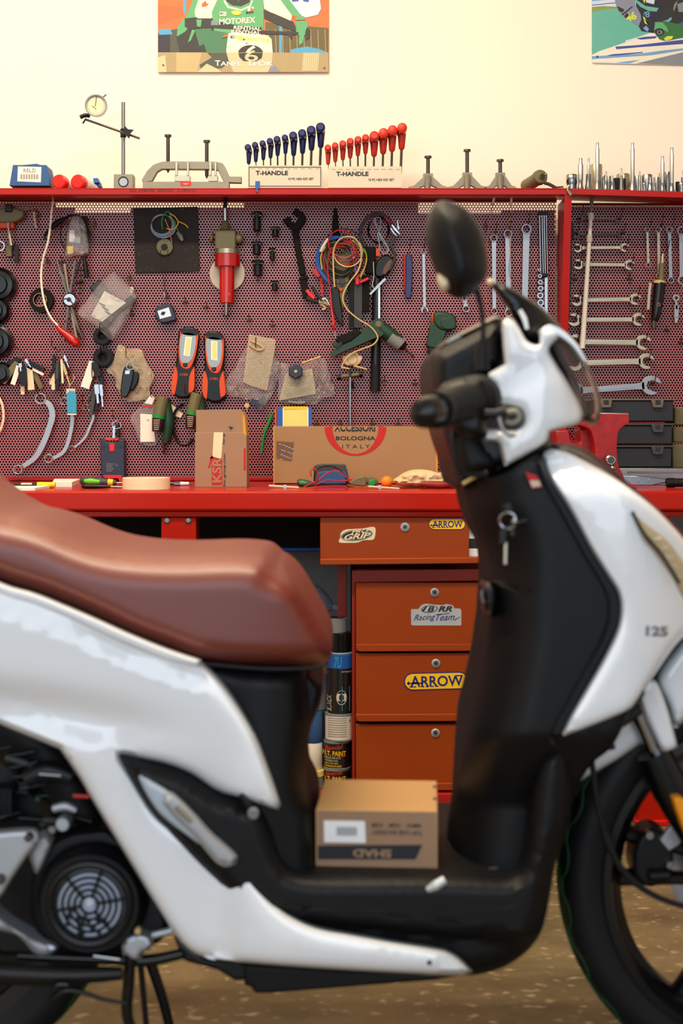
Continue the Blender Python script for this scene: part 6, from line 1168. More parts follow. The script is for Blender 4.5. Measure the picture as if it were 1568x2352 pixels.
# cut-off word along the top edge: lower halves of the letters
def lower_text(mb, s, x0, y0, x1, y1, ycut, D):
    k0 = len(mb.v); f0 = len(mb.f); mb.text(s, x0, y0, x1, y1, D, 0, .03); zc = P(0, ycut, D).z
    for v in mb.v[k0:]: v.z = min(v.z, zc)
lower_text(mb, 'ACCESSORI', *zf((265, 1385))[0], *zf((633, 1455))[0], 981, D-.0003)
mb.build('print', None, o, flat=True)
MB().prism(zf((-0, 0), (1, 1), (0, 1)), 3.9, .001) if False else None
o2 = MB().prism(ze((832, 1283), (965, 1292), (945, 1437), (830, 1415)), D-.0008, .0006); o2.build('clear_tape', 'lens_clear', o)
mb = MB()
for k in range(14): a = ze((850+(k*37) % 95, 1305+(k*53) % 115))[0]; mb.prism([(a[0], a[1]), (a[0]+6, a[1]+.4), (a[0]+6, a[1]+1.3), (a[0], a[1]+1)], D-.0012, .0002)
mb.build('tape_scratches', 'silver_label', o, flat=True)
# book in the long carton
D2 = 3.78; mb = MB(); mb.use('blue').prism([(636, 937), (716, 937), (716, BT(D2)-6), (636, BT(D2)-6)], D2, .03); mb.use('yellow').prism([(650, 933.5), (707, 933.5), (707, 941), (650, 940)], D2-.001, .031); mb.use('yellow_pale').prism([(651, 941), (706, 941), (706, 1085), (651, 1085)], D2-.0012, .001); mb.use('white').prism([(649, 937), (651, 937), (651, 1085), (649, 1085)], D2-.0012, .001); mb.prism([(706, 937), (708, 937), (708, 1085), (706, 1085)], D2-.0012, .001); mb.use('orange').prism([(631, 938), (635, 937), (635, 976), (631, 978)], D2, .03)
solo(mb, 'manual_box', None, 'yellow and blue box standing inside the long open carton', 'box')
# multimeter with leads
o = thing('multimeter', 'blue multimeter in a grey case lying in front of the long carton', 'meter', P(757, BT(3.58), 3.58)); D = 3.58
mb = MB().prism(smooth_path(zf((100, 1755), (340, 1752), (370, 1775), (392, 1860), (395, 1925), (300, 1945), (100, 1945), (80, 1830)), n=3, closed=True), D, .045); mb.build('case', 'grey_dark', o, bevel=.006)
MB().prism(smooth_path(zf((130, 1820), (350, 1815), (385, 1900), (360, 1925), (120, 1925), (110, 1880)), n=3, closed=True), D-.004, .02).build('body', 'blue_label', o, bevel=.004)
o = thing('meter_leads', 'coiled red and black leads in front of the blue multimeter', 'cables', P(750, BT(3.5), 3.5)); D = 3.53
for k in range(3): MB().ptube(zf((330, 1960), (160, 1960), (90, 1900), (95, 1820), (150, 1775), (250, 1770), (330, 1820), (375, 1890), (370, 1945), (450, 1960)), D-.006*k+.002, 1.7, 7).build('black_lead', 'black_trim', o)
MB().ptube(zf((-10, 1955), (60, 1920), (110, 1900), (200, 1830), (290, 1805), (340, 1840), (390, 1880), (440, 1885)), D-.02, 1.6, 7).build('red_lead', 'red_gloss', o); MB().ptube(zf((60, 1860), (50, 1810), (90, 1790), (120, 1850), (100, 1930), (200, 1890), (300, 1900), (440, 1890)), D-.025, 1.5, 7).build('red_lead', 'red_gloss', o)
MB().ptube(zf((0, 1975), (40, 1960), (200, 1950), (300, 1945), (375, 1955), (340, 1975), (150, 1975)), D-.03, 1.6, 7).build('red_lead', 'red_gloss', o); MB().ptube(zf((440, 1890), (600, 1890)), D-.01, 1.2, 6).build('black_lead', 'black_trim', o)
# screwdriver handles, pliers etc
def screwdriver(name, lab, a, b, D, mats, r=7, tip=None):
    o = thing(name, lab, 'screwdriver', P(a[0], BT(D), D)); L = (b[0]-a[0], b[1]-a[1]); pt = lambda u: (a[0]+L[0]*u, a[1]+L[1]*u)
    MB().ptube([pt(0), pt(.06), pt(.3), pt(.6), pt(.8), pt(1)], D, [r*.5, r*.9, r, r*.9, r*.7, r*.6], 14, smooth=False).build('handle', mats[0], o)
    MB().ptube([pt(.12), pt(.3), pt(.55)], D-.5*r*D/F, [r*.5, r*.75, r*.5], 10, smooth=False).build('grip_inlay', mats[1], o)
    if len(mats) > 2: MB().ptube([pt(.78), pt(.92)], D, [r*.82, r*.74], 14).build('band', mats[2], o)
    if tip: MB().ptube([b, tip], D, 2, 8).build('blade', 'steel', o)
screwdriver('screwdriver', 'green and black screwdriver handle left of the multimeter', zf((-70, 1912))[0], zf((92, 1935))[0], 3.56, ('grey_dark', 'green'), 9)
screwdriver('screwdriver', 'grey, lime and yellow screwdriver lying behind the cream tape roll', zl((600, 145))[0], zl((870, 160))[0], 3.50, ('grey_dark', 'lime', 'yellow'), 10.5, zl((960, 160))[0])
screwdriver('screwdriver', 'slim black screwdriver lying in front of the lime one', zl((612, 186))[0], zl((830, 188))[0], 3.42, ('black_gloss', 'black_trim'), 5.5, zl((930, 192))[0])
o = thing('side_cutters', 'side cutters with dark jaws and green grips beside the orange ball', 'pliers', P(833, BT(3.52), 3.52)); D = 3.50
mb = MB(); mb.prism(smooth_path(zf((400, 1925), (440, 1880), (500, 1860), (550, 1860), (552, 1940), (480, 1945)), n=3, closed=True), D, .012); mb.prism(smooth_path(zf((562, 1862), (620, 1865), (660, 1900), (640, 1945), (565, 1940)), n=3, closed=True), D, .012); mb.build('jaw', 'olive', o, bevel=.003); MB().prism(smooth_path(zf((575, 1905), (620, 1885), (642, 1915), (620, 1945), (580, 1942)), n=3, closed=True), D-.004, .012).build('grip', 'green', o, bevel=.002); MB().disc(*zf((557, 1905))[0], 3, D-.003, .01).build('rivet', 'dark_steel', o)
R = 13.6*3.48/F; mb = MB().ball((P(888, 0, 3.48).x, 3.48, TOPZ+R), R, n=28); solo(mb, 'ball', 'orange_ball', 'small orange ball on the worktop between the cutters and the rag', 'ball')
# rag
mb = MB(); shell(mb, zf((800, 1900), (840, 1870), (900, 1830), (970, 1805), (1060, 1800), (1150, 1812), (1220, 1830), (1300, 1795), (1390, 1790), (1500, 1800), (1560, 1850), (1560, 1945), (1300, 1950), (1000, 1955), (880, 1948), (820, 1930)), 3.44, .03, 16, .004, centre=3.50, res=5, step=6, fn=lambda a, b: .012*noise.noise(Vector((a/16, b/8, 3)))+.004*noise.noise(Vector((a/5, b/4, 1))))
solo(mb, 'rag', 'cloth', 'crumpled beige work glove or rag lying behind the handlebar', 'rag')
mb = MB(); mb.ptube(zf((1040, 1925), (1120, 1930), (1220, 1935), (1330, 1925)), 3.42, [5, 8, 9, 6], 12); solo(mb, 'hand_tool', 'maroon', 'dark red plastic tool lying against the beige rag', 'tool')
def caliper(lab, a, b, dx, D):
    o = thing('tyre_gauge', lab, 'gauge', P((a[0]+b[0])/2, BT(D), D)); MB().ptube([a, b], D, [2.6, 2.2], 8).build('rod', 'stand_white', o, bevel=.0003); c = (a[0]+(b[0]-a[0])*dx, a[1]+(b[1]-a[1])*dx); MB().disc(c[0], c[1], 4.6, D-.003, .006, 18).build('dial', 'silver_label', o); mb = MB().use('ink').pbox(c[0]-.5, c[1]-2.5, c[0]+.5, c[1]+2.5, D-.0035, .0005); mb.build('mark', None, o, flat=True); return o
caliper('white stick gauge with a small round dial, left of the meter leads', ze((775, 1620))[0], ze((1000, 1634))[0], .54, 3.42)
caliper('white stick gauge with a small round dial, in front of the orange ball', zf((570, 1950))[0], zf((850, 1970))[0], .38, 3.36)
# left end: marker, papers, tape
mb = MB(); y1 = 1128.2
def flat_sheet(pts, name, m, lab, dz=.0012):
    vs = [Vector((x, D, TOPZ+.0004)) for x, D in pts]; n = len(vs); mb = MB().add(vs+[v+Vector((0, 0, dz)) for v in vs], [tuple(range(n-1, -1, -1)), tuple(range(n, 2*n))]+[(i, (i+1) % n, n+(i+1) % n, n+i) for i in range(n)]); return solo(mb, name, m, lab, 'paper')
X = lambda px, D: (px-784)/F*D
flat_sheet([(X(-60, 3.29), 3.29), (X(80, 3.29), 3.29), (X(124, 3.48), 3.48), (X(-60, 3.48), 3.48)], 'paper_sheet', 'paper', 'stack of white paper at the left front corner of the worktop', .006)
flat_sheet([(X(120, 3.52), 3.52), (X(165, 3.52), 3.52), (X(185, 3.80), 3.80), (X(125, 3.80), 3.80)], 'paper_sheet', 'paper', 'white paper slip behind the yellow-capped marker', .012)
o = thing('marker', 'black marker pen with a yellow cap lying on the paper', 'marker', P(60, BT(3.5), 3.5)); D = 3.44
MB().ptube([(-30, 1113.5), (87, 1114)], D, 5.6, 14).build('barrel', 'black_trim', o); MB().ptube([(86, 1114), (127, 1114)], D, [7.2, 7.2, 6.6], 14).build('cap', 'yellow', o); MB().pbox(48, 1109, 73, 1113, D-.0062, .001).build('print', 'stand_white', o)
c = P(334.5, 0, 3.36); R = 54.5*3.36/F
mb = MB().lathe([(R*.62, 0), (R-.001, 0), (R, .0006), (R, .0275), (R-.001, .028), (R*.62, .028), (R*.62, 0)], (c.x, 3.36+.01, TOPZ+.0004), (0, 0, 1), 56); solo(mb, 'tape_roll', 'cream', 'roll of cream masking tape lying flat near the worktop edge', 'tape')
mb = MB(); a, b = zl((945, 121), (1070, 160)); mb.use('ink_red').pbox(*a, *b, 3.62, .01); a, b = zl((1120, 121), (1222, 160)); mb.use('gold_tube').pbox(*a, *b, 3.62, .01); solo(mb, 'pencil_box', None, 'flat red and brown strip lying behind the cream masking tape', 'strip')
o = thing('spark_plug', 'spark plug lying on the worktop between the tape roll and the small carton', 'spark plug', P(415, BT(3.6), 3.6)); D = 3.6; h = BT(D)-5.5
MB().ptube([(390, h), (404, h)], D, 4, 10).build('thread', 'dark_steel', o); MB().ptube([(400, h), (414, h)], D, 5.8, 6).build('hex_nut', 'steel', o); MB().ptube([(413, h), (434, h)], D, [4.6, 4, 3.8], 12).build('insulator', 'white', o); MB().ptube([(434, h), (441, h)], D, 2, 8).build('terminal', 'dark_steel', o)
# vise
v = thing('bench_vise', 'worn red bench vise with steel jaws and a chrome screw on the worktop', 'vise', P(1390, BT(3.5), 3.5)); D = 3.44
mb = MB().prism(smooth_path(zm((560, 370, 'c'), (915, 375, 'c'), (918, 490, 'c'), (850, 520), (790, 590), (775, 700), (770, 830), (790, 1000), (830, 1080), (835, 1180), (500, 1180), (510, 850, 'c'), (490, 680), (440, 560), (330, 510, 'c'), (330, 480, 'c'), (420, 470), (530, 400)), n=4, closed=True), D, .10); mb.build('front_jaw', 'red_cast', v, bevel=.006, seg=3)
MB().prism(zm((560, 358), (905, 362), (917, 380), (560, 378)), D+.002, .09).build('jaw_plate', 'steel', v, bevel=.001)
MB().prism(smooth_path(zm((20, 570, 'c'), (200, 560, 'c'), (235, 700), (330, 720, 'c'), (320, 560, 'c'), (400, 540, 'c'), (500, 640), (510, 850, 'c'), (500, 1180, 'c'), (100, 1180, 'c'), (60, 900)), n=3, closed=True), D+.06, .10).build('body', 'red_cast', v, bevel=.006)
mb = MB(); q = zm((700, 930))[0]; mb.disc(q[0], q[1], 12, D-.04, .05, 26, .2); mb.use('chrome'); mb.mats = ['chrome', 'dark_steel']; mb.mi = [0]*len(mb.f); mb.use('dark_steel').disc(q[0], q[1], 9, D-.041, .01, 24, .2); mb.build('screw', None, v)
MB().ptube(zm((585, 950), (770, 1080)), D-.03, 4.5, 10).build('handle_bar', 'chrome', v); q = zm((720, 1030))[0]; MB().ball(P(q[0], q[1], D-.035), .008).build('handle_knob', 'chrome', v)
a, b = zm((790, 1200), (1010, 1275)); MB().prism([(1300, BT(D-.02)), (1300, a[1]+8), (a[0], a[1]+5), (b[0]-4, a[1]+4), (b[0], a[1]+8), (b[0], BT(D-.02))], D-.02, .12).build('base', 'red_gloss', v, bevel=.002)
# black organizers stacked
for k, (y0, y1, lab) in enumerate(((183, 470, 'top one of the stack'), (483, 745, 'middle one of the stack'), (750, 1022, 'bottom one of the stack'))):
    D = 3.70; o = thing('organizer_case', 'black plastic organizer case with grey latch behind the vise, '+lab, 'case', P(1460, zm((0, y1))[0][1], D), 'stacked organizer cases'); x1 = (1455, 1440, 1432)[k]
    a, b = zm((590, y0+28), (x1, y1)); MB().pbox(a[0]-14, a[1], b[0], b[1]-1, D, .16).build('case', 'organizer', o, bevel=.003)
    a, b = zm((590, y0), (x1+28, y0+26)); MB().pbox(a[0]-16, a[1]+.5, b[0], b[1], D-.004, .168).build('lid', 'organizer_trim' if k == 0 else 'grey_dark', o, bevel=.001)
    for xa in ((1185,) if k else (1185, 560)):
        mb = MB().prism(zm((xa, y0+14), (xa+155, y0+14), (xa+140, y0+112), (xa+28, y0+112)), D-.012, .012); l = mb.build('latch', 'organizer_trim' if k == 0 else 'grey_dark', o, bevel=.001); a, b = zm((xa+50, y0+22), (xa+112, y0+78)); MB().pbox(*a, *b, D-.0125, .001).build('latch_recess', 'organizer', l)
mb = MB(); a, b = zm((1465, 285), (1700, 510)); mb.pbox(*a, *b, 3.74, .12); a, b = zm((1450, 530), (1700, 720)); mb.pbox(*a, *b, 3.74, .12)
a, b = zm((1440, 735), (1700, 1030)); mb.pbox(*a, *b, 3.74, .12)
solo(mb, 'storage_tin', 'olive', 'dull brown storage tin stack cut by the right edge beside the organizers', 'tin', bevel=.004)
mb = MB(); a, b = zm((800, 1028), (1700, 1090)); D = 3.66; mb.pbox(a[0], a[1], b[0], BT(D)-.4, D, .05); mb.use('steel'); mb.mats = ['steel', 'grey']; mb.mi = [0]*len(mb.f); a, b = zm((900, 1060), (1700, 1088)); mb.use('grey').pbox(a[0], a[1], b[0], b[1], D-.004, .004); solo(mb, 'steel_rule', None, 'grey steel straightedge lying under the organizer stack', 'straightedge', bevel=.001)
o = thing('pry_lever', 'polished tapered lever with three holes and a ribbed black grip at the right', 'lever', P(1500, BT(3.5), 3.5)); D = 3.47
mb = MB().prism(zm((800, 1112), (1150, 1128), (1365, 1158), (1368, 1200), (1180, 1240), (800, 1235)), D, .012); mb.build('blade', 'chrome', o, bevel=.002)
for x in (945, 1060, 1175): q = zm((x, 1182))[0]; MB().annulus(q[0], q[1], 4.6, 2.6, D-.004, .004, 16).build('eyelet', 'chrome', o)
mb = MB().ptube([zm((1365, 1205))[0], (1600, 1108)], D, 10, 16)
for k in range(5): q = zm((1375+k*20, 1205))[0]; mb.ptube([(q[0], q[1]), (q[0]+2, q[1])], D, 11.5, 16)
mb.build('grip', 'black_trim', o)
# ---------------------------------------------------------------- under the bench, on the bottom shelf
SZ0 = P(0, 1820, DB+.04).z
def BS(D): return Y0+(HC-SZ0)/D*F
zn = lambda *p: z(ZN, list(p))
def can(name, lab, cat, px, w, y0, y1, D, segs, prints=None, group=None):
    """stack of (height fraction, material, radius factor)"""
    c = P(px, y1, D); R = w/2*D/F; H = P(px, y0, D).z-c.z; mb = MB()
    for f0, f1, m, k in segs:
        mb.use(m).lathe([(R*k*.97, H*f0), (R*k, H*f0+.001), (R*k, H*f1-.001), (R*k*.97, H*f1), (0, H*f1)], c, (0, 0, 1), 30)
    if prints:
        for m, s, xa, ya, xb, yb, r, bd, sh in prints:
            cyl = lambda X_, Y_, D_: (lambda p: Vector((p.x, D-math.sqrt(max(1e-6, (R*1.004)**2-min(R*.999, abs(p.x-c.x))**2))-.0002, p.z)))(P(X_, Y_, D))
            mb.use(m).text(s, xa, ya, xb, yb, D, r, bd, fn=cyl, shear=sh)
    return solo(mb, name, None, lab, cat, group)
D = 3.362; bs = BS(D)
pr = lambda dy: [('yellow', 'H.T. PAINT', 741, 1719+dy, 794, 1730+dy, -1, .02, 0), ('key_red', 'Special', 746, 1706+dy, 788, 1718+dy, 6, .01, .4), ('key_red', '600', 778, 1727+dy, 794, 1733+dy, 0, .01, .3), ('stand_white', 'VERNICE PER ALTA', 744, 1732+dy, 782, 1737+dy, 0, 0, 0), ('stand_white', 'TEMPERATURA', 746, 1739+dy, 776, 1743+dy, 0, 0, 0), ('yellow', 'PAINT FOR HIGH', 746, 1745+dy, 776, 1749+dy, 0, 0, 0), ('yellow', 'TEMPERATURES', 744, 1751+dy, 784, 1756+dy, 0, 0, 0)]
cseg = [(0, .94, 'can_black', 1), (0, .05, 'can_grey', 1.03), (.92, 1, 'can_grey', 1.02)]
can('paint_can', 'black paint can with yellow and red lettering, bottom of the can stack', 'paint can', 773, 62, 1762, bs, D, cseg, pr(58), 'black heat-resistant paint cans')
can('paint_can', 'black paint can with yellow and red lettering, under the white-labelled can', 'paint can', 774, 62, 1698, 1761.5, D, cseg, pr(0), 'black heat-resistant paint cans')
mb_pr = [('ink', 'mmmmmmmmmmmmm', 753, 1643+k*5.2, 796, 1646+k*5.2, 0, 0, 0) for k in range(9)]+[('ink_red', 'A', 801, 1646, 806, 1654, 0, .02, 0)]
can('paint_can', 'tin with a densely printed white label under the spray can', 'paint can', 779, 66, 1635, 1697.5, D, [(.06, .93, 'can_label', 1), (0, .07, 'can_grey', 1.02), (.92, 1, 'can_grey', 1.02)], mb_pr)
sp = can('spray_can', 'black and blue spray can standing on the white-labelled tin', 'spray can', 782, 60, 1452, 1634.5, D, [(0, .74, 'can_black', 1), (.56, .74, 'blue', 1.004), (.74, .76, 'grey_blue', .99), (.76, 1, 'black_gloss', .88)], [('cyan', '7U', 767, 1504, 785, 1530, 0, .02, .2), ('stand_white', 'EXTREME', 784, 1537, 806, 1540, 0, 0, 0), ('stand_white', 'BLACK', 738, 1606, 774, 1616, 90, .02, 0), ('stand_white', 'O', 772, 1580, 796, 1614, 0, .06, 0), ('cyan', 'l', 785, 1572, 803, 1628, 0, .2, 0)])
can('lid_can', 'grey-rimmed dark tin standing on top of the spray can', 'tin', 770, 52, 1418, 1451.5, D, [(0, .9, 'can_grey', 1), (.88, 1, 'can_black', .93), (.9, .97, 'can_grey', 1.02)])
c = P(735, 1395, 3.55); s = 3.55/F
mb = MB().lathe([(38*s, -12*s), (40*s, -10*s), (39*s, 0), (26*s, 22*s), (12*s, 36*s), (8*s, 40*s), (6*s, 64*s), (0, 64*s)], (c.x-10*s, 3.55, P(0, 1385, 3.55).z), (1, 0, -.22), 32); f_ = solo(mb, 'funnel', 'grey_blue', 'pale grey plastic funnel lying on its side on top of the stored cans', 'funnel')
can('oil_bottle', 'white and blue plastic bottle standing left of the black paint cans', 'bottle', 718, 44, 1612, 1765, D, [(0, .40, 'can_label', 1), (.40, .85, 'blue_label', 1), (.85, 1, 'white', .5)], [('ink', '1 L', 713, 1752, 723, 1758, 0, 0, 0)])
can('plastic_tub', 'grey tub with a dirty yellow lid under the white and blue bottle', 'tub', 718, 56, 1765.5, bs-.4, D, [(0, .7, 'can_grey', .95), (.65, 1, 'yellow_pale', 1)])
can('carton_tin', 'dusty tin with a beige and green label behind the bottle', 'tin', 726, 56, 1530, BS(3.6), 3.6, [(0, .55, 'grey_dark', 1), (.5, .58, 'green', 1), (.56, .95, 'grey_blue', 1), (.93, 1, 'cream', 1.01)])
can('stored_canister', 'pale canister under the grey funnel, behind the stored cans', 'canister', 735, 70, 1436, BS(3.72), 3.72, [(0, .93, 'can_grey', 1), (.93, 1, 'can_grey', 1.03)])
# box seen between the front wheel and the leg shield
mb = MB(); D = 3.20; mb.use('green').box(P(1290, 0, D).x, D, .0, P(1368, 0, D).x, D+.09, P(0, 1770, D).z); mb.use('stand_white').text('EU8', 1330, 1788, 1352, 1815, D-.0004, 8, .03); mb.use('cream').prism([(1299, 1826), (1314, 1826), (1312, 1872), (1300, 1862)], D-.0006, .0005); mb.use('navy').prism([(1302, 1835), (1311, 1832), (1309, 1856), (1301, 1858)], D-.0010, .0003)
solo(mb, 'green_carton', None, 'green printed carton on the floor seen between leg shield and front tyre', 'box')
# ---------------------------------------------------------------- the scooter
CY = 2.0                      # its middle plane
sc = thing('scooter', 'white and black motor scooter with a red-brown seat, standing side-on in the foreground', 'scooter', (0.2, CY, 0))
def part(mb, name, m=None, par=None, **k): return mb.build(name, m, par or sc, **k)
# rear side panel (white) and the sweep down to the footboard
side = [(-140, 1290), (0, 1345), (80, 1372), (150, 1400), (220, 1431), (300, 1468), (380, 1500), (462, 1519, 'c'), (505, 1560), (548, 1620), (588, 1690), (615, 1760), (634, 1815), (644, 1850), (638, 1861, 'c'), (610, 1853), (547, 1833), (497, 1818), (440, 1780), (383, 1757), (320, 1743), (274, 1734, 'c'),
 (306, 1780), (363, 1868), (444, 1929), (494, 1987), (520, 2002), (547, 1992), (562, 1979, 'c'), (574, 2002), (600, 2040), (640, 2084), (690, 2115), (740, 2133), (800, 2144), (900, 2162), (1000, 2178), (1030, 2186), (1058, 2204), (1085, 2232, 'c'), (1068, 2240), (1000, 2240), (800, 2230), (600, 2216), (480, 2202), (430, 2180), (390, 2130), (350, 2068), (300, 1985), (230, 1870), (180, 1785), (137, 1722, 'c'), (60, 1690), (0, 1665), (-140, 1600)]
def sfn(x, y):
    # belly of the panel: full under the seat, drawn in along the lower rear and towards the floor
    v = 0.0
    v += .030*math.exp(-((y-(1640+.16*(x-100)))/55.0)**2)*(1/(1+math.exp((x-330)/60)))
    v -= .012*(x > 560 and y > 2000)*min(1, (x-560)/80)
    line = 1395+.345*x; v += .010*math.exp(-((y-line)/10.0)**2)*(x < 470)
    v += .018/(1+math.exp(-(y-(1700+.12*x))/26.0))*(x < 560 and y < 2200)*min(1, (560-x)/60.0)
    return v
for s_ in (1, -1):
    mb = MB(); shell(mb, side, 1.795, .030, 26, .005, res=12, fn=sfn, side=s_); part(mb, 'side_panel', 'white_gloss')
# seat lip trim
mb = MB(); shell(mb, [(-140, 1268), (0, 1339), (80, 1364), (150, 1392), (220, 1422), (300, 1458), (380, 1490), (460, 1517, 'c'), (458, 1531, 'c'), (380, 1513), (300, 1481), (220, 1446), (150, 1414), (80, 1387), (0, 1362), (-140, 1296)], 1.785, .010, 9, .006, res=8); part(mb, 'seat_rail_trim', 'white_gloss')
# seat
seat = [(-190, 1030), (-90, 1110), (0, 1165), (60, 1181), (120, 1201), (180, 1227), (240, 1246), (320, 1257), (420, 1260), (520, 1257), (578, 1259), (612, 1266), (640, 1288), (668, 1322), (702, 1374), (732, 1425), (756, 1468), (763, 1493), (758, 1513), (740, 1525), (700, 1529), (600, 1530), (460, 1519), (380, 1491), (300, 1461), (220, 1423), (150, 1392), (80, 1364), (0, 1339), (-120, 1290), (-200, 1240)]
mb = MB(); shell(mb, seat, 1.80, .07, 50, centre=CY, res=12, soft=smooth_path([(-200, 1000), (-90, 1110), (0, 1165), (60, 1181), (120, 1201), (180, 1227), (240, 1246), (320, 1257), (420, 1260), (520, 1257), (578, 1259), (612, 1266), (640, 1288)], n=4), sdrop=.095, sr=95, fn=lambda x, y: .03*max(0, (x-480)/280)**2)
part(mb, 'seat', 'seat_leather')
mb = MB(); mb.ptube([(460, 1524), (600, 1536), (700, 1535), (745, 1528)], 1.83, 5, 8); part(mb, 'seat_base', 'black_trim')
# under-seat column
mb = MB(); shell(mb, [(430, 1500), (560, 1520), (702, 1528, 'c'), (706, 1560), (712, 1640), (706, 1700), (703, 1790), (712, 1840), (728, 1870), (736, 1990), (745, 2060), (700, 2120), (560, 2060), (520, 1900), (470, 1760), (420, 1640)], 1.835, .09, 50, centre=CY, res=14, fn=lambda x, y: -.010*math.exp(-((x-600)/60)**2)); part(mb, 'seat_column', 'black_body')
mb = MB(); shell(mb, [(690, 1545), (742, 1574, 'c'), (741, 1590), (733, 1625), (716, 1665), (700, 1720), (690, 1700)], 1.90, .04, 16, centre=CY, res=8); part(mb, 'seat_latch_cover', 'black_body')
# black sweep beside the column (passenger step housing)
sweep = [(270, 1732), (383, 1756), (440, 1780), (497, 1818), (550, 1835), (600, 1855), (625, 1900), (645, 1965), (672, 1996), (720, 2005), (860, 2006), (980, 2006), (1080, 2008), (1160, 2010), (1190, 1996), (1204, 1950), (1214, 1860), (1226, 1770), (1250, 1722), (1292, 1702), (1312, 1760), (1310, 1880), (1296, 1930), (1275, 1985), (1262, 2060), (1248, 2125), (1228, 2165), (1195, 2198), (1150, 2224), (1085, 2240), (1000, 2235), (760, 2200), (600, 2160), (520, 2060), (420, 1960), (330, 1850)]
mb = MB(); shell(mb, sweep, 1.796, .050, 42, centre=CY, res=13, fn=lambda x, y: .035*max(0, min(1, (y-(2084+.10*(x-640)))/30.0))); part(mb, 'footboard_side', 'black_body')
# foot recess: flat floor and rear curve, seen from a little above
fz = P(0, 2003, 1.852).z-.001
v = []; xs0, xs1 = P(690, 0, 1.86).x, P(1190, 0, 1.86).x
mb = MB().box(P(640, 0, 1.86).x-.02, 1.835, fz-.028, xs1+.01, 2*CY-1.845, fz); part(mb, 'floorboard', 'black_body', bevel=.006)
mb = MB().ptube([(600, 1870), (622, 1915), (650, 1975), (690, 2012), (740, 2024), (860, 2026), (990, 2022)], 1.835, 2.6, 6); part(mb, 'floor_seam', 'black_gloss')
mb = MB().ptube([(690, 2098), (730, 2088), (900, 2092), (1100, 2094), (1180, 2078), (1225, 2040)], 1.7965, 2.0, 6); part(mb, 'floor_seam', 'black_gloss')
# leg shield, black inner half
leg = [(1022, 985), (1040, 1075), (1060, 1126), (1072, 1176), (1092, 1225), (1112, 1266), (1121, 1326), (1117, 1427), (1112, 1471), (1098, 1561), (1072, 1670), (1052, 1760), (1036, 1850), (1022, 1950), (1010, 2030), (1100, 2052), (1190, 2050), (1230, 2000), (1262, 1960), (1297, 1915), (1312, 1850), (1330, 1800), (1362, 1752), (1405, 1715), (1445, 1640), (1480, 1580),
       (1400, 1500), (1425, 1420), (1418, 1362), (1396, 1326), (1356, 1261), (1309, 1174), (1262, 1101), (1247, 1060), (1234, 1044), (1205, 1056), (1158, 1084), (1110, 1090), (1062, 1040)]
mb = MB(); shell(mb, leg, 1.790, .012, 12, centre=CY, res=13, soft=smooth_path([(1000, 900), (1022, 985), (1040, 1075), (1060, 1126), (1072, 1176), (1092, 1225), (1112, 1266), (1121, 1326), (1117, 1427), (1112, 1471), (1098, 1561), (1072, 1670), (1052, 1760), (1036, 1850), (1022, 1950), (1010, 2060)], n=4), sdrop=.17, sr=150, fn=lambda x, y: .065*max(0, min(1, (y-1690)/160.0))); part(mb, 'leg_shield', 'black_body')
# raised edge of the leg shield
mb = MB(); shell(mb, [(1240, 1050), (1262, 1101), (1309, 1174), (1356, 1261), (1396, 1326), (1418, 1362), (1424, 1398), (1418, 1440), (1384, 1507), (1340, 1587), (1286, 1690), (1270, 1712), (1262, 1690), (1290, 1630), (1340, 1540), (1384, 1460), (1396, 1400), (1384, 1350), (1340, 1275), (1296, 1195), (1250, 1112), (1232, 1060)], 1.780, .012, 9, .01, res=8); part(mb, 'shield_edge', 'black_body')
# glove box
mb = MB(); shell(mb, [(1128, 1336), (1190, 1348), (1222, 1362), (1232, 1395), (1226, 1420), (1216, 1470), (1190, 1550), (1158, 1588), (1100, 1594), (1112, 1500), (1120, 1410)], 1.802, .03, 14, .006, res=9, fn=lambda x, y: .12*max(0, (1232-x)/130.0)**2); part(mb, 'glove_box_door', 'black_body')
mb = MB().ptube([(x, y, -.115*max(0, (1232-x)/130.0)**2) for x, y in ((1124, 1334), (1192, 1346), (1226, 1362), (1235, 1395), (1219, 1470), (1193, 1552), (1160, 1592), (1106, 1597))], 1.799, 1.8, 6); part(mb, 'glove_box_seam', 'black_gloss')
mb = MB(); shell(mb, [(1106, 1345), (1112, 1335), (1140, 1337), (1146, 1360), (1143, 1400), (1128, 1418), (1112, 1410)], 1.835, .03, 14, .03, res=7); part(mb, 'bag_hook', 'black_gloss')
mb = MB().ptube([(1107, 1356), (1106, 1372), (1110, 1384)], 1.84, 4, 8); part(mb, 'hook_pin', 'chrome')
# ignition lock and keys
mb = MB(); mb.disc(1170, 1165, 17, 1.80, .03, 22, .3); lk = part(mb, 'ignition_lock', 'black_trim')
for nm, a in (('key_ring', None),):
    MB().torus(P(1166, 1196, 1.775), 19*1.775/F, .0018, (.25, 1, .1), 28, 8).build('key_ring', 'chrome', sc)
mb = MB().ribbon([(1158, 1212), (1153, 1250)], 15, 1.772, .008); part(mb, 'key', 'black_trim', bevel=.001); mb = MB().ribbon([(1161, 1246), (1160, 1296)], 6.5, 1.774, .002); part(mb, 'key', 'steel_warm'); MB().ball(P(1182, 1198, 1.772), .005).build('key_fob', 'chrome', sc); mb = MB().ribbon([(1172, 1205), (1178, 1232)], 12, 1.778, .006); part(mb, 'key_fob', 'black_gloss', bevel=.001)
mb = MB().ptube([(1190, 1200), (1220, 1190), (1250, 1168)], 1.80, [10, 12, 9], 12); part(mb, 'lock_surround', 'black_trim')
mb = MB(); mb.use('ink_red').prism([(1206, 1084), (1232, 1092), (1244, 1118), (1222, 1122)], 1.776, .001); mb.use('stand_white').prism([(1216, 1104), (1238, 1104), (1242, 1116), (1222, 1119)], 1.7755, .0006); part(mb, 'warning_label', flat=True)
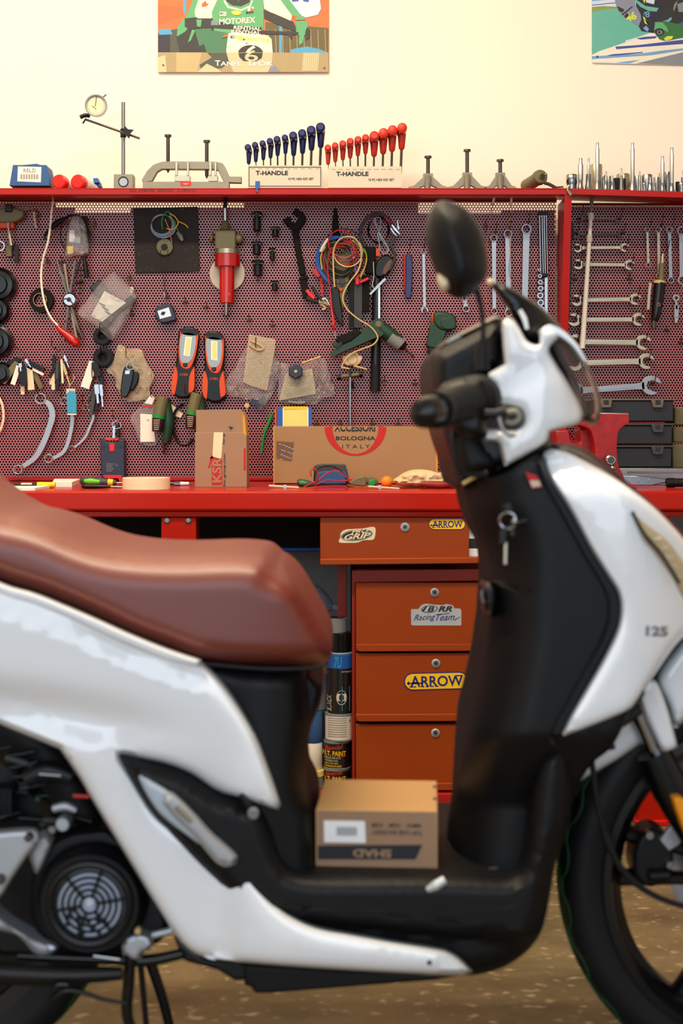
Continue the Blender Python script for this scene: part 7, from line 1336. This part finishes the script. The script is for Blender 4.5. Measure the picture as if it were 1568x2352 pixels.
# front white fairing
fair = [(1246, 1060), (1250, 1038), (1265, 1031), (1300, 1038), (1350, 1062), (1400, 1090), (1450, 1124), (1500, 1163), (1540, 1203), (1575, 1243), (1615, 1300), (1640, 1360), (1625, 1410), (1590, 1445), (1555, 1478), (1520, 1525), (1490, 1570), (1463, 1612), (1440, 1634), (1400, 1652), (1350, 1672), (1283, 1697, 'c'), (1310, 1640), (1345, 1580), (1386, 1508), (1414, 1448), (1423, 1400), (1417, 1362), (1394, 1324), (1354, 1260), (1308, 1174), (1261, 1100)]
for s_ in (1, -1):
    mb = MB(); shell(mb, fair, 1.778, .022, 18, .006, res=12, fn=lambda x, y: .10*max(0, (x-1430-.0*(y-1300))/200.0)**2+.03*math.exp(-((y-1060)/40)**2), side=s_); part(mb, 'front_fairing', 'white_gloss')
mb = MB(); shell(mb, [(1258, 1030), (1290, 1018), (1340, 1030), (1400, 1070), (1450, 1115), (1500, 1158), (1560, 1215), (1640, 1300), (1660, 1360), (1600, 1440), (1500, 1540), (1440, 1600), (1380, 1500), (1430, 1400), (1380, 1250), (1300, 1120)], 1.84, .12, 40, centre=CY, res=16); part(mb, 'front_centre_cover', 'black_gloss')
# indicator lens in the fairing
mb = MB(); shell(mb, [(1446, 1160), (1480, 1196), (1530, 1234), (1570, 1285), (1610, 1345), (1600, 1390), (1568, 1378), (1540, 1330), (1502, 1276), (1466, 1232)], 1.772, .016, 16, .01, res=9, fn=lambda x, y: .10*max(0, (x-1430)/200.0)**2); ind = part(mb, 'indicator_lens', 'lens_smoke')
mb = MB(); mb.ptube([(1452, 1176), (1480, 1228), (1520, 1276), (1560, 1340)], 1.776, 4, 8); part(mb, 'indicator_frame', 'black_gloss')
for k in range(6):
    MB().ptube([(1500+k*14, 1240+k*20), (1520+k*12, 1236+k*22)], 1.774+.0012*k*k, 3, 6).build('reflector_rib', 'steel_warm', ind)
MB().use('ink_grey').text('125', 1483, 1438, 1534, 1462, 1.778, -2, .05, fn=lambda x, y, D: P(x, y, D-.0006+.10*max(0, (x-1430)/200.0)**2)).build('model_number', None, sc, flat=True)
# ------- handlebar head
D = 1.79
head = [(1154, 738), (1174, 730), (1192, 752), (1212, 784), (1238, 790), (1240, 758), (1262, 752), (1290, 768), (1262, 800), (1275, 830), (1300, 870), (1330, 922), (1340, 952), (1330, 972), (1300, 982), (1262, 992), (1258, 1012), (1210, 1045), (1158, 1073, 'c'), (1150, 1040), (1142, 1016), (1110, 1012), (1112, 988), (1150, 985), (1185, 985), (1200, 968), (1196, 946), (1176, 937), (1121, 930, 'c'), (1121, 857, 'c'), (1158, 836, 'c'), (1154, 790)]
mb = MB(); shell(mb, head, D, .022, 16, .006, res=8, step=7, fn=lambda x, y: .04*max(0, (x-1240)/100.0)**2+.004*math.exp(-((y-(900-.55*(x-1130)))/45.0)**2)); part(mb, 'handlebar_cover', 'white_gloss')
mb = MB(); shell(mb, head, D, .022, 16, .006, res=10, step=9, side=-1, fn=lambda x, y: .04*max(0, (x-1240)/100.0)**2); part(mb, 'handlebar_cover', 'white_gloss')
# arch-shaped white rim round the headlight
mb = MB().ribbon([(1244, 762), (1262, 754), (1290, 766), (1320, 792), (1345, 830)], [10, 16, 14, 10, 5], D+.01, .10); part(mb, 'headlight_rim', 'white_gloss', bevel=.003)
mb = MB(); shell(mb, [(1262, 770), (1290, 772), (1320, 795), (1350, 838), (1371, 885), (1380, 920), (1379, 952), (1368, 976), (1342, 966), (1325, 915), (1296, 862), (1268, 812)], D+.03, .03, 14, .004, res=9, fn=lambda x, y: 0.03*max(0, (x-1300)/80)**2); part(mb, 'headlight_lens', 'lens_clear')
mb = MB().prism([(1258, 770), (1272, 772), (1296, 815), (1330, 880), (1350, 950), (1336, 962), (1318, 920), (1290, 862), (1264, 808)], D+.07, .03); part(mb, 'headlight_body', 'grey_dark', bevel=.003)
mb = MB().prism([(1098, 922), (1200, 926), (1212, 950), (1206, 985), (1150, 1000), (1098, 1000)], D+.03, .05); part(mb, 'lever_recess', 'black_trim')
mb = MB().ptube([(1290, 775), (1325, 808), (1348, 850)], D+.028, 3.5, 8); part(mb, 'lens_edge', 'chrome')
# instrument cluster and rear cover (black)
mb = MB(); shell(mb, [(1165, 760), (1200, 790), (1240, 800), (1262, 800), (1285, 850), (1315, 925), (1320, 955), (1300, 968), (1210, 1030), (1168, 1050), (1135, 930), (1135, 862)], D+.02, .03, 16, centre=CY, res=10); part(mb, 'headset_core', 'black_body')
D = 1.77
mb = MB(); shell(mb, [(989, 830), (1000, 802), (1040, 778), (1090, 752), (1142, 726), (1156, 740), (1160, 800), (1162, 842), (1120, 860), (1125, 935), (1122, 1000), (1150, 1040), (1160, 1085), (1080, 1110), (1052, 1122), (1040, 1075), (1025, 1010), (1015, 960), (1000, 920), (990, 880)], D+.04, .07, 40, centre=CY, res=11); part(mb, 'instrument_housing', 'black_body')
mb = MB(); shell(mb, [(1000, 800), (1030, 776), (1085, 748), (1140, 722), (1152, 732), (1100, 758), (1040, 786), (1004, 806)], D+.06, .05, 14, centre=CY, res=8); part(mb, 'instrument_glass', 'lens_silver')
mb = MB(); shell(mb, [(1010, 960), (1060, 940), (1130, 960), (1200, 990), (1262, 1000), (1262, 1040), (1240, 1060), (1200, 1065), (1160, 1080), (1100, 1105), (1060, 1125), (1040, 1070)], D+.05, .06, 30, centre=CY, res=12); part(mb, 'steering_cover', 'black_trim')
mb = MB().ptube([(1062, 1112), (1090, 1096), (1118, 1084)], D+.03, 4, 8); part(mb, 'brake_cable', 'gold_tube')
# windscreen
mb = MB(); shell(mb, [(1122, 646, 'c'), (1150, 652), (1185, 668), (1240, 703), (1275, 735), (1294, 760), (1268, 756), (1244, 758), (1238, 790), (1212, 786), (1188, 742), (1160, 700), (1138, 668)], D+.05, .02, 16, .004, res=8, fn=lambda x, y: .05*max(0, (x-1180)/110)**2); part(mb, 'windscreen', 'black_gloss')
mb = MB(); shell(mb, [(1126, 648), (1185, 670), (1240, 706), (1294, 762), (1330, 800), (1310, 800), (1250, 745), (1190, 700), (1140, 672)], D+.12, .02, 10, .004, res=8); part(mb, 'windscreen', 'black_body')
mb = MB().ptube([(1193, 712), (1204, 732), (1210, 756)], D+.046, [5, 6, 4], 10); part(mb, 'windscreen_clip', 'white_gloss')
MB().ball(P(1126, 648, D+.05), .0045).build('windscreen_tip', 'cream', sc)
# left grip (pointing back towards the viewer), lever, switch gear
g0 = P(1100, 915, 1.76); g1 = P(975, 949, 1.60); ax = (g1-g0).normalized(); L = (g1-g0).length
mb = MB().lathe([(.030, 0), (.030, L*.10), (.0205, L*.16), (.0205, L*.72), (.0215, L*.76), (.0215, L*.80)], g0, ax, 26); part(mb, 'grip', 'rubber')
mb = MB()
for k in range(9): mb.lathe([(.0203, L*(.20+k*.058)), (.0218, L*(.21+k*.058)), (.0218, L*(.235+k*.058)), (.0203, L*(.245+k*.058))], g0, ax, 22, True)
part(mb, 'grip_rib', 'rubber')
mb = MB().lathe([(.016, L*.80), (.0185, L*.83), (.0190, L*.95), (.0165, L*1.03), (.008, L*1.07), (0, L*1.08)], g0, ax, 26); part(mb, 'bar_end', 'black_gloss')
mb = MB(); shell(mb, [(1010, 892), (1034, 872), (1080, 862), (1122, 868), (1124, 925), (1118, 1000), (1080, 1010), (1040, 990), (1020, 940)], 1.735, .04, 26, .03, res=8); part(mb, 'switch_housing', 'black_trim')
mb = MB().ptube([(1112, 950), (1140, 950), (1162, 944)], 1.72, [12, 12, 11], 14); part(mb, 'lever_pivot', 'black_gloss'); mb = MB().ptube([(1152, 950), (1185, 946), (1192, 962), (1176, 972), (1160, 968)], 1.725, 8, 10); part(mb, 'lever_clamp', 'alu_cast')
mb = MB().ptube([(1146, 958), (1150, 976), (1158, 990), (1172, 998), (1182, 996)], 1.70, [5, 5, 5, 7, 6], 10); part(mb, 'brake_lever', 'steel')
mb = MB().ptube([(1060, 900), (1040, 1000), (1060, 1080), (1120, 1090)], 1.78, 7, 8); part(mb, 'wiring_loom', 'black_trim')
# mirror
D = 1.66
mir = [(979, 520), (985, 492), (998, 468), (1018, 460), (1048, 468), (1076, 486), (1104, 528), (1118, 580), (1119, 622), (1108, 648), (1088, 672), (1060, 684), (1034, 676), (1012, 650), (994, 606), (980, 560)]
mb = MB(); shell(mb, mir, D, .050, 95, .010, res=7, step=7); part(mb, 'mirror_shell', 'black_body')
mb = MB(); shell(mb, [(1004, 628), (1012, 632), (1036, 648), (1032, 662), (1018, 670), (1008, 655)], D+.018, .01, 8, .004, res=6); part(mb, 'mirror_glass', 'cream')  # bright reflection in the glass painted as plain cream
mb = MB().ptube([(1072, 640), (1092, 662), (1104, 705), (1109, 750), (1109, 790)], D+.06, [9, 8, 6, 6, 7], 12); part(mb, 'mirror_stem', 'black_body')
mb = MB().ptube([(1108, 782), (1107, 800), (1107, 850)], D+.065, [12, 16, 17], 16); part(mb, 'mirror_boot', 'rubber')
# ------- passenger footrest
mb = MB(); shell(mb, [(318, 1782), (362, 1800), (400, 1822), (438, 1860), (480, 1895), (520, 1940), (552, 1975), (545, 1990), (522, 1998), (496, 1984), (445, 1928), (364, 1866)], 1.793, .01, 10, .004, res=9); part(mb, 'footrest_recess', 'black_gloss')
mb = MB(); shell(mb, [(318, 1784), (350, 1796), (400, 1828), (440, 1868), (480, 1910), (462, 1938), (440, 1926), (364, 1864)], 1.787, .008, 8, .006, res=8); part(mb, 'footrest_plate', 'plate_grey')
mb = MB(); shell(mb, [(368, 1824), (392, 1822), (440, 1866), (486, 1916), (545, 1972), (528, 1990), (500, 1984), (448, 1925), (400, 1878), (370, 1840)], 1.776, .012, 9, .010, res=8); part(mb, 'footrest', 'engine_alu')
mb = MB().ptube([(404, 1852), (440, 1886)], 1.774, 7, 8); part(mb, 'footrest_pad', 'alu_cast')
mb = MB().ptube([(552, 1824), (570, 1852), (578, 1880)], 1.80, [7, 9, 6], 8); part(mb, 'hook_clasp', 'black_gloss'); mb = MB().disc(581, 1870, 13, 1.79, .008, 18); part(mb, 'screw_cover', 'grey')
# screw hole
mb = MB().disc(986, 2212, 5.5, 1.781, .01, 16); part(mb, 'panel_screw', 'ink')
# underside
mb = MB().prism([(560, 2216), (800, 2230), (1080, 2240), (1000, 2254), (800, 2270), (620, 2284), (582, 2284), (578, 2268), (560, 2268)], 1.86, .28); part(mb, 'belly_pan', 'black_body', bevel=.006)
mb = MB().prism([(395, 2150), (470, 2200), (600, 2214), (600, 2250), (540, 2256), (500, 2232), (420, 2210)], 1.88, .2); part(mb, 'frame_bracket', 'engine', bevel=.006)
# luggage hook on the floor
mb = MB().ptube([(1000, 2010), (1050, 2000), (1110, 2000), (1150, 1994), (1168, 2006), (1178, 2030)], 1.86, [4, 5, 5, 5, 6, 5], 10); part(mb, 'floor_bungee', 'black_gloss'); mb = MB().ptube([(980, 2044), (1000, 2034), (1022, 2020)], 1.79, [6, 12, 10], 12); part(mb, 'chrome_catch', 'silver_label')
# ------- front wheel
WC = P(1747, 2008, CY); RW = .2855
def tyre(c, R, w, h, nm):
    prof = [(R-h, -w*.40), (R-h*.6, -w*.5), (R-h*.25, -w*.48), (R-h*.06, -w*.28), (R, 0), (R-h*.06, w*.28), (R-h*.25, w*.48), (R-h*.6, w*.5), (R-h, w*.40)]
    o = part(MB().lathe([(r, y) for r, y in prof], c, (0, 1, 0), 96, True), 'tyre', 'rubber', angle=70, base=None); mb = MB()
    for s_ in (-1, 1):      # zig-zag tread lines
        for ya, yb, ph in ((.004, .014, 0), (.024, .034, 1)):
            pts = []
            for k in range(96):
                y = ya if (k//2+ph) % 2 else yb; u = y/(w*.5); r = R-h*.06*(u/.56)**2 if u < .56 else R-h*(.06+.19*(u-.56)/.4); a = 2*PI*k/96; pts.append(Vector((c.x+(r+.0003)*math.cos(a), c.y+s_*y, c.z+(r+.0003)*math.sin(a))))
            mb.tube(pts, .0009, 4, closed=True)
    mb.build('tread_line', 'tyre_green', o, kind='stuff')
    return o
fw = tyre(WC, RW, .095, .062, 'front')
ri = RW-.062
mb = MB().lathe([(ri+.004, -.040), (ri+.006, -.046), (ri-.004, -.047), (ri-.010, -.034), (ri-.022, -.022), (ri-.022, .022), (ri-.010, .034), (ri-.004, .047), (ri+.006, .046), (ri+.004, .040)], WC, (0, 1, 0), 80, True); part(mb, 'rim', 'black_gloss', angle=60)
for k in range(5):
    for s_ in (-1, 1):
        a = math.radians(172+72*k+9*s_); a2 = math.radians(172+72*k+18*s_); p0 = WC+Vector((math.cos(a2)*.03, 0, math.sin(a2)*.03)); p1 = WC+Vector((math.cos(a)*(ri-.016), 0, math.sin(a)*(ri-.016)))
        part(MB().tube([p0, (p0+p1)/2, p1], [.014, .010, .013], 10, flat=1.2), 'spoke', 'black_gloss')
part(MB().lathe([(.02, -.045), (.04, -.04), (.045, 0), (.04, .04), (.02, .045), (0, .045)], WC, (0, 1, 0), 30), 'hub', 'black_trim')
mb = MB(); mb.torus(WC+Vector((0, .055, 0)), .105, .014, (0, 1, 0), 48, 6, .15); mb.torus(WC+Vector((0, .055, 0)), .055, .008, (0, 1, 0), 32, 6, .3); part(mb, 'brake_disc', 'disc_steel')
mb = MB()
for k in range(6): a = 2*PI*k/6; mb.tube([WC+Vector((math.cos(a)*.055, .055, math.sin(a)*.055)), WC+Vector((math.cos(a+.3)*.095, .055, math.sin(a+.3)*.095))], .006, 8)
part(mb, 'disc_carrier', 'disc_steel')
# caliper
mb = MB().prism(smooth_path([(1470, 1925), (1495, 1905), (1530, 1915), (1548, 1960), (1540, 2010), (1500, 2040), (1462, 2020), (1455, 1970)], n=3, closed=True), 1.97, .06); part(mb, 'caliper', 'black_trim', bevel=.006)
mb = MB().prism([(1515, 1930), (1548, 1888), (1566, 1910), (1562, 1940), (1536, 1956)], 1.962, .01); part(mb, 'caliper_bracket', 'engine_alu', bevel=.002); part(MB().disc(1492, 1920, 10, 1.958, .012, 18), 'caliper_bolt', 'chrome'); part(MB().disc(1538, 1988, 9, 1.962, .012, 18), 'caliper_bolt', 'chrome')
mb = MB().ptube([(1490, 2012), (1535, 2010)], 1.965, 15, 16); part(mb, 'caliper_piston', 'black_body')
# fork
top = P(1466, 1620, 1.915); dn = P(1512, 1738, 1.915)
part(MB().tube([P(1445, 1560, 1.915), P(1470, 1640, 1.915), dn], .0140, 24), 'fork_tube', 'chrome')
part(MB().tube([P(1500, 1728, 1.912), P(1540, 1812, 1.912), P(1640, 1980, 1.912)], [.023, .026, .024], 22), 'fork_leg', 'black_gloss')
part(MB().tube([P(1500, 1728, 2.088), P(1540, 1812, 2.088), P(1640, 1980, 2.088)], [.023, .026, .024], 16), 'fork_leg', 'black_gloss')
part(MB().tube([P(1445, 1560, 2.085), P(1512, 1738, 2.085)], .0140, 16), 'fork_tube', 'chrome')
mb = MB(); shell(mb, [(1466, 1600), (1500, 1560), (1530, 1620), (1556, 1715), (1545, 1722), (1520, 1728), (1512, 1712)], 1.88, .016, 14, .006, res=8); part(mb, 'fork_guard', 'white_gloss')
mb = MB(); shell(mb, [(1540, 1828), (1556, 1824), (1580, 1850), (1600, 1930), (1590, 1940), (1566, 1905)], 1.872, .010, 10, .008, res=7); part(mb, 'fork_reflector', 'amber')
# front mudguard: near rear portion and outer portion
mb = MB(); shell(mb, [(1440, 1622), (1480, 1600), (1500, 1650), (1516, 1690), (1468, 1712), (1420, 1744), (1372, 1772), (1338, 1792), (1305, 1824, 'c'), (1312, 1798), (1336, 1760), (1368, 1716), (1400, 1680)], 1.93, .02, 18, centre=CY, res=9); part(mb, 'mudguard', 'white_gloss')
mb = MB(); shell(mb, [(1556, 1478), (1600, 1440), (1700, 1420), (1760, 1480), (1740, 1600), (1640, 1640), (1592, 1640), (1550, 1672), (1530, 1620), (1505, 1556)], 1.90, .035, 30, centre=CY, res=12); part(mb, 'mudguard_side', 'white_gloss')
mb = MB().prism([(1290, 1698), (1350, 1676), (1440, 1638), (1470, 1612), (1480, 1640), (1440, 1668), (1400, 1692), (1370, 1740), (1340, 1780), (1310, 1830), (1298, 1920), (1262, 1930)], 1.86, .28); part(mb, 'inner_shield', 'black_trim', bevel=.005)
mb = MB().ptube([(1352, 1700, 0), (1360, 1760, 0), (1374, 1860, 0), (1396, 1930, 0), (1420, 1985, 0), (1460, 2030, 0), (1520, 2065, 0), (1600, 2090, 0)], 1.87, [7, 7, 7, 8, 7, 6.5], 10); part(mb, 'brake_hose', 'rubber'); mb = MB().ptube([(1372, 1720), (1400, 1716), (1412, 1716)], 1.87, [5, 8, 6], 8); part(mb, 'hose_clip', 'navy_dark'); mb = MB().ptube([(1386, 1908), (1398, 1940), (1404, 1952)], 1.87, 11, 10); part(mb, 'hose_sleeve', 'rubber')
# ------- engine
mb = MB().prism([(-120, 1660), (0, 1680), (140, 1735), (200, 1840), (260, 1940), (330, 2060), (390, 2150), (300, 2200), (0, 2200), (-120, 2100)], 1.97, .2); part(mb, 'engine_block', 'engine', bevel=.01)
rnd = random.Random(3)
for k in range(22):
    x, y = rnd.uniform(-20, 190), rnd.uniform(1720, 1900)
    if x > 60+(y-1690)*.62: x *= .4
    a = rnd.uniform(-.4, .4)*60; w = rnd.uniform(3, 9)
    mb = MB().ptube([(x-30, y+a*.4), (x, y), (x+34, y-a*.5)], 1.925+rnd.uniform(0, .04), w, 10); part(mb, 'engine_hose', ('black_trim', 'engine', 'grey_dark', 'black_gloss')[k % 4])
mb = MB().ptube([(60, 1790), (110, 1770), (165, 1785)], 1.90, [20, 24, 20], 18); part(mb, 'starter_motor', 'engine'); mb = MB().ptube([(90, 1778), (140, 1782)], 1.878, 3, 8); part(mb, 'terminal_screw', 'steel_blue')
mb = MB().ptube([(168, 1828), (205, 1830)], 1.905, 4.5, 8); part(mb, 'red_cable', 'key_red'); mb = MB().ball(P(88, 1836, 1.91), .005); part(mb, 'connector', 'drill_green')
mb = MB().ptube([(122, 1858), (150, 1852), (175, 1862)], 1.89, [9, 11, 7], 12); mb.disc(143, 1895, 16, 1.885, .03, 20); part(mb, 'oil_filler', 'engine_alu'); mb = MB().disc(119, 1907, 9, 1.878, .02, 18); part(mb, 'bolt', 'chrome')
for k in range(6): part(MB().pbox(-14+k*7, 1812, -10+k*7, 1872, 1.915, .04), 'cooling_fin', 'engine')
fc = P(207, 2074, 1.86); s = 1.86/F
mb = MB().lathe([(0, .0), (98*s, 0), (100*s, -.004), (112*s, -.004), (118*s, .006), (130*s, .02), (134*s, .10)], fc, (0, 1, 0), 56); part(mb, 'fan_cover', 'black_body')
mb = MB(); shell(mb, [(70, 2070), (76, 2000), (104, 1945), (150, 1915), (200, 1905), (252, 1906), (300, 1960), (360, 2060), (385, 2120), (370, 2160), (300, 2190), (200, 2205), (120, 2180), (80, 2130)], 1.885, .02, 16, .05, res=10); part(mb, 'fan_shroud', 'black_body')
part(MB().lathe([(0, 0), (88*s, 0), (90*s, .004)], fc+Vector((0, -.003, 0)), (0, 1, 0), 48), 'fan_disc', 'fan_silver')
mb = MB()
for r in (20, 34, 48, 62, 76): mb.torus(fc+Vector((0, -.008, 0)), r*s, .0019, (0, 1, 0), 44, 6)
for r in (91,): mb.torus(fc+Vector((0, -.006, 0)), r*s, .006, (0, 1, 0), 48, 8)
part(mb, 'grille_ring', 'black_trim')
for k in range(6):
    a = math.radians(10+60*k); part(MB().tube([fc+Vector((math.cos(a)*18*s, -.009, math.sin(a)*18*s)), fc+Vector((math.cos(a)*92*s, -.009, math.sin(a)*92*s))], .0020, 6), 'grille_bar', 'black_trim')
rr = random.Random(5); mb = MB()
for k in range(11): a = math.radians(200+k*11); p = fc+Vector((math.cos(a)*(40+(k % 3)*14)*s, -.0045, math.sin(a)*(40+(k % 3)*14)*s)); mb.ball(p, .0035+.001*(k % 2), 1, .4, 1, 8)
part(mb, 'fan_hole', 'ink', kind='stuff')
part(MB().disc(206, 2074, 12, 1.849, .006, 24, .3), 'fan_centre', 'fan_silver')
mb = MB(); shell(mb, [(-140, 1925), (0, 1910), (60, 1906), (82, 1912), (86, 1935), (60, 1970), (20, 2030), (0, 2060), (-60, 2100), (-140, 2080)], 1.84, .008, 10, .012, res=10); part(mb, 'swing_arm_plate', 'engine_alu'); mb = MB().disc(64, 1926, 10.5, 1.832, .012, 6, .3); mb.disc(-2, 2022, 12, 1.832, .012, 18); part(mb, 'plate_bolt', 'dark_steel')
mb = MB(); shell(mb, [(66, 1960), (90, 1915), (118, 1930), (108, 1965), (85, 2010), (72, 1985)], 1.87, .01, 10, .02, res=8); part(mb, 'crankcase_rib', 'engine_alu'); mb = MB(); shell(mb, [(-20, 2090), (20, 2120), (70, 2150), (110, 2165), (135, 2175), (110, 2196), (80, 2192), (40, 2150), (-20, 2130)], 1.87, .014, 12, .03, res=8); part(mb, 'crankcase_edge', 'engine_alu')
mb = MB(); shell(mb, [(282, 2160), (300, 2148), (330, 2145), (350, 2160), (345, 2180), (325, 2190), (325, 2204), (290, 2204), (280, 2185)], 1.86, .012, 10, .02, res=7); part(mb, 'engine_mount', 'engine_alu'); mb = MB().disc(316, 2140, 7, 1.85, .01, 14); part(mb, 'bolt', 'gold_tube'); mb = MB().ptube([(350, 2148), (400, 2136)], 1.88, 9, 10); part(mb, 'link_arm', 'engine_alu')
mb = MB().ptube([(42, 2196), (130, 2200), (250, 2204), (340, 2206), (420, 2190)], 1.88, [10, 12, 12, 14, 12], 12); part(mb, 'stand_crossbar', 'black_gloss'); mb = MB().ptube([(-80, 2230), (40, 2236), (160, 2240), (280, 2236)], 1.85, [26, 26, 22, 14], 14); part(mb, 'exhaust', 'black_trim'); mb = MB().ptube([(215, 2196), (275, 2204)], 1.87, 4, 8); part(mb, 'spring', 'steel')
mb = MB().ptube([(300, 2190), (295, 2260), (292, 2330), (310, 2400), (318, 2560)], 1.87, [14, 14, 13, 12, 11], 14); part(mb, 'centre_stand_leg', 'black_gloss'); mb = MB().ptube([(345, 2210), (372, 2290), (395, 2380), (418, 2460)], 2.12, [13, 12, 11, 10], 14); part(mb, 'centre_stand_leg', 'black_gloss')
part(MB().ptube([(322, 2210), (330, 2290), (340, 2400), (352, 2480)], 1.96, [8, 7, 7, 6], 10), 'side_stand', 'black_trim')
mb = MB().ptube([(290, 2304), (240, 2296), (190, 2280), (150, 2276), (122, 2296)], 1.83, [4, 4.5, 5.5, 8, 6], 10); part(mb, 'stand_pedal', 'black_gloss'); mb = MB().ptube([(112, 2298), (130, 2264), (156, 2262)], 1.83, [6, 6, 5], 8); part(mb, 'pedal_pad', 'black_gloss')
# rear wheel
RWc = P(-190, 2190, CY); RWc.z = RW
tyre(RWc, RW, .10, .062, 'rear'); part(MB().lathe([(ri-.02, -.03), (ri+.004, -.040), (ri+.004, .040), (ri-.02, .03)], RWc, (0, 1, 0), 60, True), 'rim', 'black_gloss'); part(MB().lathe([(.05, -.03), (ri-.02, -.02), (ri-.02, .02), (.05, .03)], RWc, (0, 1, 0), 40, True), 'wheel_disc', 'black_trim')
mb = MB(); shell(mb, [(-330, 1200), (-140, 1290), (-130, 1600), (-300, 1560), (-380, 1380)], 1.80, .03, 30, centre=CY, res=20); part(mb, 'tail', 'white_gloss')
# ---------------------------------------------------------------- carton riding on the floorboard
cx, cyy = P(873, 0, 1.86).x, 1.94
bx = thing('carton', 'brown cardboard box with upside-down print and dark band, standing on the scooter footboard', 'box', (cx, cyy, fz+.0006))
w, d_, h = .0795, .082, .0795
zt = P(0, 1862, 1.856).z; h = zt-fz
def loc(x, y, D): # picture coordinates of the front face -> box space
    return Vector((cx+(x-873)/142.0*w, cyy-d_-.0006, fz+(2001-y)/140.0*h))
mb = MB().box(cx-w, cyy-d_, fz, cx+w, cyy+d_, fz+h); mb.build('body', 'cardboard_top', bx, bevel=.0012)
def lface(mb, pts, e=0):
    q = [loc(a, b, 0)-Vector((0, e, 0)) for a, b in pts]; return mb.add(q, [tuple(range(len(q)-1, -1, -1))])
mb = MB(); mb.use('cardboard'); lface(mb, [(734, 1864), (1012, 1864), (1012, 1999), (734, 1999)], -.0003)
mb.use('ink'); lface(mb, [(736, 1944), (980, 1938), (964, 1972), (736, 1976)], .0001); mb.use('cardboard').text('SHAD', 818, 1950, 908, 1969, 0, 180, .04, fn=lambda x, y, D: loc(x, y, D)-Vector((0, .0004, 0)))
mb.use('ink').text('BMW · XSM · XSM', 862, 1890, 976, 1900, 0, 180, .02, fn=loc); mb.text('TOP CASE BACKREST', 862, 1906, 980, 1917, 0, 180, .02, fn=loc)
mb.use('white'); lface(mb, [(750, 1886), (846, 1886), (848, 1936), (751, 1936)], .0002); mb.use('ink_grey')
for k in range(12): lface(mb, [(780+k*4, 1900), (782+k*4+(k % 2), 1900), (782+k*4+(k % 2), 1920), (780+k*4, 1920)], .0005)
mb.build('print', None, bx, flat=True)
MB().box(cx+w*.93, cyy+d_*.5, fz+h, cx+w*.985, cyy+d_*.62, fz+h+.0008).build('tab_slot', 'ink', bx); MB().box(cx+w*.93, cyy-d_*.3, fz+h, cx+w*.985, cyy-d_*.18, fz+h+.0008).build('tab_slot', 'ink', bx)
bx.rotation_euler.z = math.radians(-3.5)
